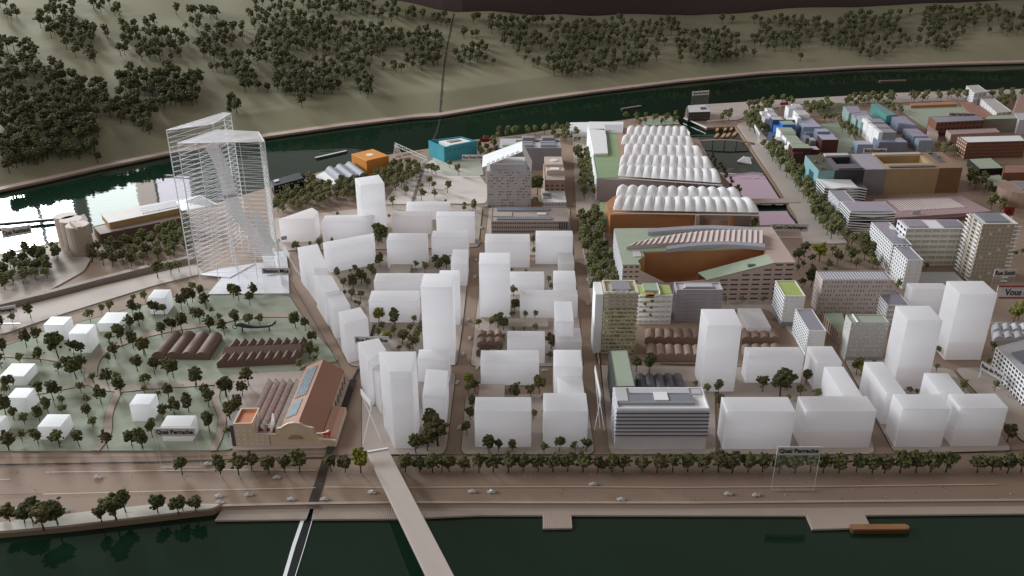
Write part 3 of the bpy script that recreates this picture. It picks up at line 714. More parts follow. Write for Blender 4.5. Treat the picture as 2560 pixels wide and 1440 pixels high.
# arched blind window
cx = F0+fdir*FL_*0.64+fn*0.0006; arc = [cx+fdir*0.0095*math.cos(a)+Vector((0, 0, 0.0135+0.006*math.sin(a))) for a in [math.pi*k/12 for k in range(13)]]
arc = [cx+fdir*0.0095+Vector((0, 0, 0.0128))]+arc+[cx-fdir*0.0095+Vector((0, 0, 0.0128))]
mb = MB(); mb.loft([q-fn*0.002 for q in arc], arc); mb.build('arched_window', mat('tan_inset_card', (0.42, 0.31, 0.21), 0.7), t)
# corner tower with pierced windows and terracotta lid
pT = [F0, F0+fdir*FL_*0.20, F0+fdir*FL_*0.20+dv*0.036, F0+dv*0.036]; hT = HT(1119, 1058)
bld('', '', pT, zf, hT, M_cream, M_terra, {0: dict(rows=4, cols=3, fw=0.40, fh=0.46, depth=0.0002, m=M_paper, mz0=0.02, mz1=0.22)}, root=t, wname='tower_wall', parapet=0.0042, pw=0.0014)
MB().prism(inset(pT, 0.0016), hT-0.004, hT-0.0030).build('tower_roof', mat('orange_terracotta', (0.50, 0.17, 0.07), 0.7), t)
pM = [F0+fdir*FL_*0.20, F0+fdir*FL_*0.37, F0+fdir*FL_*0.37+dv*0.022, F0+fdir*FL_*0.20+dv*0.022]
bld('', '', pM, zf, hb+0.0015, M_cream, M_white, {0: dict(rows=3, cols=3, fw=0.55, fh=0.42, depth=0.0002, m=M_paper, mz1=0.05)}, root=t, wname='front_wall', parapet=0.004)
for u in (0.205, 0.365):
    a = F0+fdir*FL_*u+dv*0.002; MB().loft([a, a+dv*0.020, a+dv*0.020+Vector((0, 0, hT)), a+Vector((0, 0, hb))], [x+fdir*0.002 for x in (a, a+dv*0.020, a+dv*0.020+Vector((0, 0, hT)), a+Vector((0, 0, hb)))]).build('fin_wall', M_pinkw, t)
MB().prism([F0-fdir*0.005, F0-fdir*0.0002, F0-fdir*0.0002+dv*0.034, F0-fdir*0.005+dv*0.034], zf, hT*0.93).build('dark_side_wall', M_dgrey, t)
lion = G(803, 1080, 0.02); t = thing('red_figure', 'tiny bright red animal figure on the hall wall', 'figurine', lion)
M_red = mat('bright_red_paint', (0.65, 0.02, 0.015), 0.4)
c = Q(0.036, 0.001, 0.0160); t.location = c
MB().tube([c+Vector((-0.005, 0, 0.004)), c+Vector((-0.002, 0, 0.0045)), c+Vector((0.002, 0, 0.0042)), c+Vector((0.005, 0, 0.0055))], [0.0012, 0.002, 0.0019, 0.0016], 6).build('body', M_red, t)
for dx in (-0.003, 0.003):
    for dy in (-0.001, 0.001): MB().tube([c+Vector((dx, dy, 0)), c+Vector((dx, dy, 0.004))], 0.0008, 5).build('leg', M_red, t)

# ---------------------------------------------------------------- clear glass twin tower
M_plate2 = mat('floor_plate_edge', (0.92, 0.93, 0.95), 0.3, 0.02, spec=0.6)
def gtower(label, roof_px, base_by, ref, floors, name='glass_tower', extra=None):
    h = HT(base_by, roof_px[ref][1]); p = [Vector((q.x, q.y)) for q in gp(roof_px, h)]; n = len(p); c = sum(p, Vector((0, 0)))/n
    t = thing(name, label, 'model tower', (c.x, c.y, 0.0))
    for i in range(n):
        a, b = p[i], p[(i+1) % n]; MB().add([V2(a, 0.004), V2(b, 0.004), V2(b, h), V2(a, h)], [(0, 1, 2, 3)]).build('glass_wall', M_clear, t)
        MB().bar(V2(a, 0.0), V2(a, h), 0.0013, 0.0013).build('corner_post', M_plate2, t)
    for k in range(floors):
        z = h*(0.10+0.90*(k+0.5)/floors); q0 = inset(p, 0.0003); q1 = inset(p, 0.0009)
        mb = MB(); zz = 0.00018
        lo = [V2(q, z-zz) for q in q0]+[V2(q, z-zz) for q in q1]; hi = [V2(q, z+zz) for q in q0]+[V2(q, z+zz) for q in q1]
        fs = []
        for i in range(n):
            j = (i+1) % n
            fs += [(i, j, 2*n+j, 2*n+i), (2*n+i, 2*n+j, 3*n+j, 3*n+i), (n+j, n+i, 3*n+i, 3*n+j), (i, n+i, n+j, j)]
        mb.add(lo+hi, fs); mb.build('floor_plate', M_plate2, t)
    mb = MB(); mb.add([V2(q, h+0.0002) for q in p], polymesh(p)); mb.build('roof', clear('frosted_roof_sheet', (0.82, 0.80, 0.82), 0.42, 0.3), t)
    rim = MB()
    for i in range(n): rim.bar(V2(p[i], h), V2(p[(i+1) % n], h), 0.0014, 0.0014)
    rim.build('roof_rim', M_plate2, t)
    return t, p, h
t1, p1, h1 = gtower('clear acrylic tower with stacked floor lines and a white ribbon inside', [(444, 359), (661, 354), (646, 330), (540, 325)], 722, 0, 30)
t2, p2, h2 = gtower('clear acrylic tower with a pointed roof standing behind the ribbon tower', [(416, 326), (532, 310), (577, 284), (558, 282)], 688, 0, 28)
# vertical dividers and hanging ribbon in the front tower
for u in (0.22, 0.47, 0.70):
    a = p1[0].lerp(p1[1], u)+Vector((0, 0.004)); MB().bar(V2(a, 0.01), V2(a, h1-0.002), 0.0009, 0.0009).build('divider', M_plate2, t1)
def strip(pts, w, m, parent, name):
    mb = MB(); n = len(pts)
    for p in pts: mb.v += [p+Vector((-w/2, 0, 0)), p+Vector((w/2, 0, 0)), p+Vector((w/2, 0.0008, 0)), p+Vector((-w/2, 0.0008, 0))]
    for i in range(n-1):
        for k in range(4): mb.f.append((i*4+k, i*4+(k+1) % 4, i*4+4+(k+1) % 4, i*4+4+k))
    return mb.build(name, m, parent)
yr = p1[0].y+0.045
def at_depth(px, py, Y):
    d = ray(px, py); k = Y/d.y; return Vector((k*d.x, Y, H+k*d.z))
M_ribbon = clear('frosted_ribbon', (0.84, 0.84, 0.85), 0.6, 0.4)
strip([at_depth(x, y, yr) for x, y in ((528, 366), (548, 400), (563, 440), (574, 485), (592, 530), (620, 570), (645, 600), (672, 640))], 0.024, M_ribbon, t1, 'ribbon')
strip([at_depth(x, y, yr-0.01) for x, y in ((636, 530), (650, 560), (664, 590), (680, 620))], 0.018, M_paper, t1, 'ribbon')
for q in ([(545, 490), (590, 483), (598, 488), (552, 497)], [(462, 505), (500, 488), (545, 515), (520, 516)]):
    MB().loft([at_depth(x, y, yr)-Vector((0, 0, 0.001)) for x, y in q], [at_depth(x, y, yr) for x, y in q]).build('mid_platform', M_ribbon, t1)
# bright acrylic base sheets
MB().prism(rp([(520, 738), (724, 736), (720, 662), (640, 660), (560, 690)], 0.001), 0.0019, 0.0034).build('base_sheet', mat('shiny_white_sheet', (0.80, 0.80, 0.84), 0.2, 0.06, 30, spec=0.6), t1, bevel=0.0003)
MB().prism(rp([(497, 692), (575, 700), (640, 664), (560, 676)], 0.0), 0.0040, 0.0050).build('base_ramp', MATS['shiny_white_sheet'], t1)
MB().prism(rp([(655, 645), (716, 630), (722, 690), (668, 694)], 0.0), 0.0045, 0.0052).build('entry_sheet', M_ribbon, t1)

# ---------------------------------------------------------------- silos and the long sugar warehouse
M_silo = mat('beige_silo_board', (0.43, 0.345, 0.285), 0.75, 0.05, 50)
t = thing('silo_group', 'three beige silos joined side by side on the river bank', 'model silo', G(205, 635))
hs_ = HT(638, 566)
for k, (x, y) in enumerate(((176, 612), (190, 622), (206, 636))):
    c = G(x+3, y-2); ns = 20; ring = [(c.x+0.0215*math.cos(a), c.y+0.0215*math.sin(a)) for a in [2*math.pi*i/ns for i in range(ns)]]
    MB().prism(ring, 0, hs_).build('silo', M_silo, t, smooth=False)
    MB().prism(inset(ring, 0.0015), hs_, hs_+0.0012).build('silo_cap', mat('pale_silo_cap', (0.56, 0.48, 0.42), 0.75), t)
a, b = G(178, 555, hs_+0.004), G(198, 571, hs_+0.004); MB().bar(a, b, 0.007, 0.006).build('roof_gallery', M_silo, t)
MB().prism(rp([(222, 628), (238, 615), (222, 548), (205, 552)], hs_*0.9) if False else [G(224, 634), G(236, 622), G(226, 606), G(212, 612)], 0, hs_*1.02).build('stair_tower', mat('brown_tower_board', (0.24, 0.18, 0.15), 0.75), t)
hq = HT(612, 588)
t = bld('sugar_warehouse', 'long brown warehouse with ochre attic and pale roof by the river', rp([(250, 586), (470, 541), (455, 512), (232, 566)], hq), 0, hq, mat('warehouse_brown', (0.20, 0.135, 0.105), 0.75, 0.08, 40), M_plate,
        {0: dict(rows=1, cols=12, fw=0.82, fh=0.8, depth=0.0006, m=mat('warehouse_bay', (0.155, 0.10, 0.075), 0.8, 0.1, 30), name='wall_bay')}, parapet=0.001)
q = rp([(276, 572), (468, 531), (452, 512), (256, 549)], hq); MB().prism(q, hq, hq+0.012).build('attic', mat('ochre_attic', (0.42, 0.25, 0.11), 0.7, 0.1, 60), t)
MB().prism(inset(q, -0.0012), hq+0.012, hq+0.0134).build('attic_roof', mat('pale_roof_board', (0.62, 0.58, 0.54), 0.7), t)
q2 = sub(q, 0.44, 0.97, 0.15, 0.85)
for k in range(18): MB().prism(sub(q2, k/18, (k+0.5)/18, 0, 1), hq+0.0134, hq+0.0150).build('roof_louver', M_lgrey, t)
# clear walkway into the glass tower
tag(MB().loft([G(455, 528, 0.04), G(545, 512, 0.045), G(500, 488, 0.045), G(440, 505, 0.04)], [q+Vector((0, 0, 0.001)) for q in (G(455, 528, 0.04), G(545, 512, 0.045), G(500, 488, 0.045), G(440, 505, 0.04))]).build('walkway_sheet', M_ribbon), 'frosted sheet walkway linking the warehouse roof to the glass tower', 'walkway')
# ---------------------------------------------------------------- river-side buildings, centre
h = HT(439, 402); p = rp([(916, 402), (972, 389), (932, 372), (878, 385)], h)
M_orange = mat('orange_lacquer', (0.66, 0.265, 0.055), 0.5, 0.05, 60)
t = thing('orange_cube', 'orange cube building with a white round hole in its roof', 'model building', (*((p[0]+p[2])/2), 0.0))
MB().prism(p, 0, h).build('body', M_orange, t, bevel=0.0004)
c = (p[0]+p[2])/2; MB().prism([(c.x+0.0085*math.cos(a), c.y+0.0085*math.sin(a)) for a in [2*math.pi*k/20 for k in range(20)]], h-0.001, h+0.0004).build('roof_opening', M_paper, t)
q = p[0].lerp(p[1], 0.35); n = (p[1]-p[0]).normalized(); nn = Vector((n.y, -n.x))
MB().prism([q-n*0.006+nn*0.0002, q+n*0.006+nn*0.0002, q+n*0.006+nn*0.0008, q-n*0.006+nn*0.0008], 0.0, h*0.42).build('entrance_cone', mat('pale_orange_lacquer', (0.72, 0.36, 0.12), 0.5), t)
h = HT(407, 367); p = rp([(1110, 368), (1192, 352), (1152, 341), (1071, 351)], h)
M_teal = mat('teal_card', (0.055, 0.32, 0.40), 0.55, 0.06, 50)
t = bld('teal_building', 'teal blue box building with a sunken white roof by the far river', p, 0, h, M_teal, M_teal, parapet=0.010, pw=0.0016)
MB().prism(sub(p, 0.22, 0.90, 0.15, 0.80), h-0.009, h-0.001).build('roof_block', M_paper, t); MB().prism(sub(p, 0.36, 0.72, 0.40, 0.62), h-0.001, h+0.0012).build('roof_light', mat('taupe_panel', (0.36, 0.31, 0.28), 0.6), t)
for k in range(5): 
    a = sub(p, 0.12+0.15*k, 0.2+0.15*k, 0.0, 0.1); d = Vector((p[1].y-p[0].y, -(p[1].x-p[0].x))).normalized()*0.0006
    MB().prism([a[0]+d, a[1]+d, a[1]+d*0.1, a[0]+d*0.1], h*0.72, h*0.76).build('slot_window', mat('dark_teal', (0.03, 0.17, 0.21), 0.4), t)
# grey barrel sheds with white arched ends
p = rp([(846, 455), (921, 438), (885, 410), (812, 428)], HT(462, 447)); hh = HT(462, 447)
vaults('vaulted_shed', 'pale grey shed with three barrel vaults and white arched ends beside the orange cube', p, hh, 3, 0.010, M_paper, mroof=mat('pale_grey_vault', (0.26, 0.27, 0.30), 0.6, spec=0.2), gap=0.0)
p = rp([(833, 462), (846, 455), (812, 428), (785, 441)], 0.012); tag(MB().prism(p, 0, 0.012).build('low_pavilion', M_paper, bevel=0.0004), 'flat white pavilion roof attached beside the grey barrel sheds', 'model building')
h = HT(486, 458); p = rp([(684, 465), (759, 445), (745, 429), (676, 450)], h)
M_blk = mat('matt_black_card', (0.016, 0.016, 0.018), 0.55, 0.1, 50)
t = bld('black_building', 'black flat-roofed building with scattered white windows behind the tower', p, 0, h, M_blk, M_blk,
        {0: dict(rows=3, cols=9, fw=0.55, fh=0.45, m=M_lgrey, keep=lambda r, c: (r*2+c) % 3 != 1, mx=0.03, mz0=0.1, mz1=0.06), 1: dict(rows=3, cols=4, fw=0.5, fh=0.45, m=M_lgrey, mx=0.05)}, parapet=0.0008)
MB().prism(sub(p, 0.08, 0.25, 0.45, 0.75), h, h+0.0016).build('roof_hatch', M_lgrey, t)
# clear crane
t = thing('harbour_crane', 'clear acrylic lattice crane standing on the river bank', 'crane', G(990, 395))
A, B = at_depth(986, 360, G(990, 395).y), at_depth(1067, 397, G(1062, 415).y)
def truss(a, b, w, n, name):
    d = (b-a).normalized(); u = d.cross(Vector((0, 1, 0))).normalized()*w; mb = MB()
    mb.bar(a+u/2, b+u/2, 0.0012, 0.0012); mb.bar(a-u/2, b-u/2, 0.0012, 0.0012)
    for k in range(n):
        s = 1 if k % 2 else -1; mb.bar(a.lerp(b, k/n)+u/2*s, a.lerp(b, (k+1)/n)-u/2*s, 0.0008, 0.0008)
    mb.build(name, M_edge, t)
truss(A, B, 0.007, 14, 'boom')
for x, y in ((984, 398), (996, 392), (1008, 396)): truss(A+Vector((0.003, 0, 0)), G(x, y), 0.003, 6, 'leg')
for x, y in ((1052, 410), (1066, 418)): truss(B, G(x, y), 0.003, 4, 'leg')
t = thing('pontoon', 'row of thin orange-brown timber pontoons below the crane', 'pontoon', G(1000, 385, ZW))
for k in range(3):
    a, b = G(985+k*6, 392-k*1.5+2, ZW+0.006), G(1048+k*4, 379-k*1.5+2, ZW+0.006); MB().bar(a, b, 0.004, 0.003).build('plank', M_woodl, t)
# tower with tilted white canopy
p, h = al(1217, 1328, 428, 408, by=517)
M_lace = mat('grey_lace_facade', (0.47, 0.43, 0.42), 0.55, 0.10, 160, 0.3, 700)
rnd = random.Random(3); ks = {(r, c) for r in range(13) for c in range(16) if rnd.random() < 0.34}
t = bld('canopy_tower', 'grey lace-walled tower under a tilted white canopy plate', p, 0, h, M_lace, M_lgrey,
        {0: dict(rows=13, cols=16, fw=0.62, fh=0.34, keep=lambda r, c: (r, c) in ks, mx=0.02), 1: dict(rows=12, cols=6, fw=0.5, fh=0.4), 3: dict(rows=12, cols=6, fw=0.5, fh=0.4)}, parapet=0.001)
for k in range(13): 
    z = h*(k+1)/13-0.0006; MB().prism(inset(p, -0.0006), z, z+0.0008).build('floor_band', M_lgrey, t)
MB().prism(sub(p, 0.07, 0.90, 0.12, 0.95), h, h+0.011).build('roof_storey', M_lgrey, t)
MB().prism(sub(p, 0.10, 0.86, 0.16, 0.9), h+0.011, h+0.016).build('roof_plant', M_paper, t)
q = [Vector(v) for v in p]; zt = HT(517, 372); za = h+0.012
def sheet(name, a, b, c, d, th=0.0012): 
    MB().loft([x-Vector((0, 0, th)) for x in (a, b, c, d)], [a, b, c, d]).build(name, M_paper, t)
y0, y1 = q[0].y-0.004, q[2].y+0.004; xa, xm, xb = q[0].x-0.010, q[0].x+(q[1].x-q[0].x)*0.80, q[1].x
sheet('canopy_plate', Vector((xa, y0, za-0.002)), Vector((xm, y0, zt-0.004)), Vector((xm, y1, zt-0.001)), Vector((xa, y1, za+0.004)))
sheet('canopy_plate', Vector((xm+0.0002, y0, zt-0.004)), Vector((xb, y0, h+0.0005)), Vector((xb+0.003, y1, h+0.004)), Vector((xm+0.0002, y1, zt-0.001)))
for k in range(7):
    u = 0.10+k*0.12; a = Vector((xa+(xm-xa)*u, y0+0.004, za-0.002+(zt-za-0.002)*u)); e = 0.006
    MB().loft([a+Vector((0, 0, 0.0014)), a+Vector((e, 0, 0.0014+e*0.42)), a+Vector((e, 0.010, 0.0018+e*0.42)), a+Vector((0, 0.010, 0.0018))], [a+Vector((0, 0, 0.002)), a+Vector((e, 0, 0.002+e*0.42)), a+Vector((e, 0.010, 0.0024+e*0.42)), a+Vector((0, 0.010, 0.0024))]).build('canopy_light', M_edge, t)
# grey building with rolled roof units
p, h = al(1246, 1404, 370, 345, by=425)
t = bld('rolled_roof_building', 'plain grey building with bundles of rounded grey units on its roof', p, 0, h, mat('mid_grey_wall', (0.24, 0.23, 0.24), 0.6), M_lgrey, parapet=0.001)
for (u0, u1, v0, v1, z) in ((0.30, 0.56, 0.10, 0.30, 0.005), (0.66, 0.92, 0.10, 0.30, 0.005), (0.30, 0.56, 0.40, 0.55, 0.004), (0.66, 0.92, 0.40, 0.55, 0.004), (0.38, 0.58, 0.75, 0.98, 0.007), (0.70, 0.90, 0.75, 0.98, 0.007)):
    MB().prism(rounded(sub(p, u0, u1, v0, v1), 0.003), h-0.0008, h+z).build('roof_unit', M_grey, t, bevel=0.001)
MB().prism(sub(p, 0.06, 0.30, 0.15, 0.32), h-0.0008, h+0.003).build('roof_strip', M_sage, t); MB().prism(sub(p, 0.28, 0.98, 0.62, 0.70), h-0.0008, h+0.0025).build('roof_strip', M_dgrey, t)
# beige stepped building
p, h = al(1361, 1412, 470, 420, by=490, h=None)
p, h = al(1362, 1413, 450, 408, h=0.036)
t = bld('beige_stepped_building', 'beige stepped building with a round roof light beside the avenue trees', p, 0, h, mat('tan_card', (0.40, 0.29, 0.23), 0.7), M_plate, {0: dict(rows=3, cols=4, fw=0.55, fh=0.4, mz1=0.25)}, parapet=0.001)
MB().prism(sub(p, 0.12, 1.0, 0.30, 1.0), h, h+0.010).build('upper_storey', mat('pale_tan_card', (0.55, 0.44, 0.37), 0.7), t)
MB().prism(sub(p, 0.05, 0.95, 0.52, 1.0), h+0.010, h+0.016).build('upper_storey', MATS['pale_tan_card'], t)
q = sub(p, 0.15, 0.9, 0.56, 0.96); c = (q[0]+q[2])/2; MB().prism([(c.x+0.009*math.cos(a), c.y+0.009*math.sin(a)) for a in [2*math.pi*k/16 for k in range(16)]], h+0.016, h+0.0175).build('round_rooflight', M_edge, t)
MB().prism(sub(p, 0.3, 0.75, 0.32, 0.46), h+0.010, h+0.0115).build('roof_light', M_paper, t)
p, h = al(1357, 1416, 505, 472, by=517)
t = bld('louvred_pavilion', 'low white pavilion with a grey grille on its roof and dark slats', p, 0, h, M_paper, M_paper, {0: dict(rows=1, cols=16, fw=0.5, fh=0.7)}, parapet=0.0006)
MB().prism(sub(p, 0.05, 0.38, 0.25, 0.65), h-0.0003, h+0.0008).build('roof_grille', M_grey, t)
# low wide school-like building with rows of dark windows
p, h = al(1228, 1422, 553, 518, by=584)
t = bld('long_low_building', 'long taupe low building with rows of small dark windows and solar strips', p, 0, h, mat('taupe_card', (0.39, 0.325, 0.295), 0.65, 0.04, 40), mat('taupe_roof', (0.40, 0.33, 0.295), 0.7),
        {0: dict(rows=3, cols=34, fw=0.58, fh=0.42, mx=0.01, keep=lambda r, c: c < 30 or r > 0)}, parapet=0.0012)
for v0, v1, u1 in ((0.10, 0.28, 0.78), (0.72, 0.92, 0.76)): MB().prism(sub(p, 0.07, u1, v0, v1), h-0.0008, h+0.0014).build('solar_strip', M_solar, t)
MB().prism(sub(p, 0.02, 0.27, 0.35, 0.66), h-0.0008, h+0.0003).build('roof_panel', M_plate, t); MB().prism(sub(p, 0.60, 0.72, 0.45, 0.58), h-0.0008, h+0.0012).build('roof_vent', M_paper, t)
for k in range(4):
    a = sub(p, 0.875+k*0.03, 0.893+k*0.03, 0, 0.02); MB().prism([v+Vector((0, -0.0008)) for v in a], h*0.35, h*0.92).build('tall_window', M_glass, t)

# ---------------------------------------------------------------- leisure centre with air-cushion roofs
M_pillow = milky('white_cushion_film', (0.90, 0.90, 0.91), 0.12, 0.28)
def cushion_mesh(nm=10):
    mb = MB()
    for i in range(nm+1):
        for j in range(nm+1):
            u, v = i/nm, j/nm; z = (math.sin(math.pi*u)*math.sin(math.pi*v))**0.75
            mb.v.append(Vector((u, v, z)))
    for i in range(nm):
        for j in range(nm): a = i*(nm+1)+j; mb.f.append((a, a+nm+1, a+nm+2, a+1))
    return mb
CM = cushion_mesh()
def cushion_row(t, pf0, pf1, pb1, pb0, z0f, z0b, n, rise):
    """n puffed cushions between front edge pf0-pf1 and back edge pb0-pb1; ends taper; the row arches across its width"""
    for k in range(n):
        u0, u1 = k/n, (k+1)/n; mb = MB(); arch = lambda v: 0.0115*math.sin(math.pi*min(1, 0.12+v*0.88))
        for w in CM.v:
            u = u0+(u1-u0)*w.x; v = w.y; us = u + (0.35/n)*(v-0.5)
            us = min(max(us, 0.0), 1.0); a = pf0.lerp(pf1, us); b = pb0.lerp(pb1, us); q = a.lerp(b, v)
            mb.v.append(Vector((q.x, q.y, (z0f*(1-v)+z0b*v)+arch(v)+rise*w.z)))
        mb.f = list(CM.f); mb.build('roof_cushion', M_pillow, t, smooth=True)
t = thing('cushion_roof_hall', 'white hall with five rows of puffed air-cushion roofs and a green terrace', 'model building', G(1600, 500))
zt = HT(502, 446)
base = gp([(1494, 446), (1690, 452), (1806, 452), (1745, 345), (1560, 318), (1472, 318)], zt)
MB().add([], []) 
slab([Vector((q.x, q.y)) for q in base], 0.0, zt-0.0012).build('wall', mat('mauve_grey_wall', (0.36, 0.31, 0.31), 0.65), t)
slab(rp([(1494, 445), (1546, 444), (1550, 385), (1541, 331), (1510, 331), (1484, 384)], zt), zt-0.0012, zt).build('green_terrace', M_green, t)
slab(rp([(1546, 445), (1700, 455), (1800, 450), (1740, 345), (1552, 322), (1541, 331), (1550, 385)], zt), zt-0.0012, zt-0.0002).build('roof_deck', mat('salmon_deck', (0.45, 0.29, 0.22), 0.7), t)
MB().prism(rp([(1484, 384), (1520, 383), (1516, 340), (1512, 322), (1472, 322)], zt+0.006), zt, zt+0.006).build('white_wing', M_paper, t, bevel=0.0004)
MB().prism(rp([(1472, 322), (1557, 328), (1559, 304), (1472, 304)], zt+0.006), zt*0.4, zt+0.006).build('white_wing', M_paper, t, bevel=0.0004)
MB().prism(rp([(1514, 326), (1554, 326), (1555, 312), (1510, 312)], zt+0.006), zt+0.006, zt+0.0065).build('roof_window', M_lgrey, t)
MB().prism(rp([(1426, 326), (1472, 330), (1472, 305), (1425, 306)], 0.016), 0.0, 0.016).build('white_platform', M_paper, t, bevel=0.0004)
a, b = G(1471, 318, zt), G(1494, 446, zt); MB().prism([(a.x-0.003, a.y), (b.x-0.003, b.y), (b.x-0.0004, b.y), (a.x-0.0004, a.y)][::-1], 0, zt+0.0008).build('side_wall', M_paper, t)
zr = zt+0.006
rows = [((1566, 341), (1722, 345), (1712, 318), (1570, 318), 8), ((1553, 362), (1739, 368), (1722, 345), (1560, 341), 9), ((1560, 389), (1762, 394), (1740, 368), (1562, 362), 9), ((1548, 416), (1784, 424), (1763, 394), (1556, 389), 11), ((1546, 441), (1806, 459), (1785, 424), (1549, 416), 12)]
for f0, f1, b1, b0, n in rows:
    q = [G(*x, zr) for x in (f0, f1, b1, b0)]; cushion_row(t, q[0], q[1], q[2], q[3], zr-0.003, zr-0.001, n, 0.0064)
q = gp([(1546, 441), (1806, 459)], zr); MB().bar(V2(q[0], zr-0.0035), V2(q[1], zr-0.0035), 0.002, 0.0016).build('roof_edge', M_paper, t)
for x in (1685, 1700, 1712, 1745): 
    q = G(x, 452+(x-1685)*0.06, zt); MB().box(q.x, q.x+0.008, q.y-0.001, q.y+0.004, 0, zt-0.0015).build('pier', M_wood if x in (1700, 1712) else M_plate, t)
t = thing('cushion_roof_hall', 'orange-walled hall under two rows of puffed white cushion roofs', 'model building', G(1640, 580))
zt = HT(584, 536)
fp = rp([(1526, 537), (1742, 531), (1880, 520), (1840, 492), (1536, 488), (1515, 505)], zt)
slab(rp([(1526, 537), (1742, 533), (1742, 495), (1536, 490), (1515, 506)], zt), 0, zt).build('wall', M_wood, t)
slab(rp([(1742, 533), (1760, 534), (1880, 524), (1845, 496), (1742, 495)], zt*0.8), 0, zt*0.55).build('terrace_wall', M_plate, t)
q = gp([(1790, 540)], zt*0.5)[0]; ring = [(q.x+0.034*math.cos(a), q.y+0.034*math.sin(a)) for a in [2*math.pi*k/24 for k in range(24)]]
MB().prism(ring, 0, zt*0.56+0.001).build('round_terrace', mat('peach_card', (0.55, 0.40, 0.32), 0.7), t)
for x, y in ((1745, 540), (1830, 540)): 
    q = G(x, y, zt); MB().box(q.x-0.004, q.x+0.004, q.y, q.y+0.006, 0, zt).build('pier', M_plate if x < 1800 else M_wood, t)
zr = zt+0.004
for f0, f1, b1, b0, n in [((1540, 494), (1858, 498), (1828, 478), (1546, 470), 12), ((1533, 528), (1903, 534), (1860, 498), (1542, 494), 14)]:
    q = [G(*x, zr) for x in (f0, f1, b1, b0)]; cushion_row(t, q[0], q[1], q[2], q[3], zr-0.002, zr+0.001, n, 0.0070)
q = gp([(1533, 529), (1903, 535)], zr); MB().bar(V2(q[0], zr-0.003), V2(q[1], zr-0.003), 0.002, 0.0016).build('roof_edge', M_paper, t)
MB().prism(rp([(1500, 545), (1524, 552), (1518, 505), (1500, 505)], 0.012), 0, 0.012).build('green_strip', M_green, t)

# ---------------------------------------------------------------- big courtyard building
t = thing('courtyard_building', 'large beige building with a deep wood-lined court cut into it', 'model building', G(1770, 750))
h = HT(752, 657)
C = dict(FL=(1557, 662), FR=(1990, 656), BR=(1930, 567), BL=(1535, 571))
P = {k: Vector(G(*v, h).xy) for k, v in C.items()}
W_ = mat('pinkish_beige_card', (0.50, 0.395, 0.34), 0.7, 0.04, 50)
def wallq(a, b, z0, z1a, z1b, m, name, th=0.0016):
    d = (b-a).normalized(); n = Vector((-d.y, d.x))*th
    MB().loft([V2(a, z0), V2(b, z0), V2(b+n, z0), V2(a+n, z0)], [V2(a, z1a), V2(b, z1b), V2(b+n, z1b), V2(a+n, z1a)]).build(name, m, t)
fa = P['FL'].lerp(P['FR'], 0.10); fb = P['FL'].lerp(P['FR'], 0.26); fc = P['FL'].lerp(P['FR'], 0.50); fd = P['FL'].lerp(P['FR'], 0.875)
# roof slabs: left green, back strip, right
s0 = Vector(G(1594, 652, h).xy); s1 = Vector(G(1611, 639, h).xy); s2 = Vector(G(1606, 629, h).xy); s3 = Vector(G(1912, 619, h).xy); s4 = Vector(G(1915, 635, h).xy)
slab([P['FL'], fa, s0, s1, s2, P['BL'].lerp(P['BR'], 0.24), P['BL']], h-0.0016, h).build('green_roof', M_sage, t)
slab([s2, s3, P['BR'].lerp(P['BL'], 0.06), P['BL'].lerp(P['BR'], 0.24)], h-0.0016, h).build('roof', M_sage, t)
slab([s3, s4, fd, P['FR'], P['BR'], P['BR'].lerp(P['BL'], 0.06)], h-0.0016, h).build('roof', W_, t)
# outer walls with windows
mb = MB(); facade(mb, t, P['BL'], P['FL'], 0, h, 7, 14, 0.45, 0.42, mx=0.02); mb.build('side_wall', M_lgrey, t)
mb = MB(); facade(mb, t, P['FL'], fa, 0, h, 8, 3, 0.62, 0.34); mb.build('front_wall', W_, t)
d = (P['FR']-P['FL']).normalized(); Lf = (P['FR']-P['FL']).length
mb = MB(); facade(mb, t, fd, P['FR'], 0, h, 8, 2, 0.70, 0.34); mb.build('front_wall', W_, t)
# stepping front wall below the sloping green terrace
N_ = 6
for k in range(N_):
    a = fd.lerp(fc, k/N_); b = fd.lerp(fc, (k+1)/N_); z = lambda q: h*(1-0.42*q)
    za, zb = z(k/N_), z((k+1)/N_); rws = max(2, int(8*zb/h)); mb = MB()
    facade(mb, t, b, a, 0, h*rws/8, rws, 1, 0.72, 0.34)
    mb.add([V2(b, h*rws/8), V2(a, h*rws/8), V2(a, za), V2(b, zb)], [(0, 1, 2, 3)]); mb.build('front_wall', W_, t)
wallq(fb, fc, 0, h*0.50, h*0.58, W_, 'front_wall'); wallq(fa, fb, 0, h*0.85, h*0.5, W_, 'front_wall')
# court: floor, wood back wall, left wood wall, sloping green terrace
n = Vector((-d.y, d.x)); fz = h*0.30
slab([fa+n*0.002, fc+n*0.002, s4, s3, s2, s1, s0], fz-0.001, fz).build('court_floor', mat('court_floor_veneer', (0.30, 0.135, 0.065), 0.6), t)
wallq(s3, s2, 0, h-0.0018, h-0.0018, M_wood, 'court_wall'); wallq(s2, s1, 0, h-0.0018, h-0.0018, M_wood, 'court_wall'); wallq(s1, s0, 0, h-0.0018, h-0.0018, M_woodl, 'court_wall'); wallq(s0, fa, 0, h-0.0018, h-0.0018, M_woodl, 'court_wall')
wallq(s4, s3, 0, h-0.0018, h-0.0018, M_wood, 'court_wall')
for k in range(1, 6):
    z = fz+(h-fz)*k/6; nn = (s3-s2).normalized(); nb = Vector((nn.y, -nn.x))*0.0006
    MB().bar(V2(s2+nb, z), V2(s3+nb, z), 0.001, 0.0007).build('veneer_seam', mat('dark_veneer', (0.22, 0.085, 0.035), 0.6), t)
iq = s4; ip = s4.lerp(s1, 0.62)
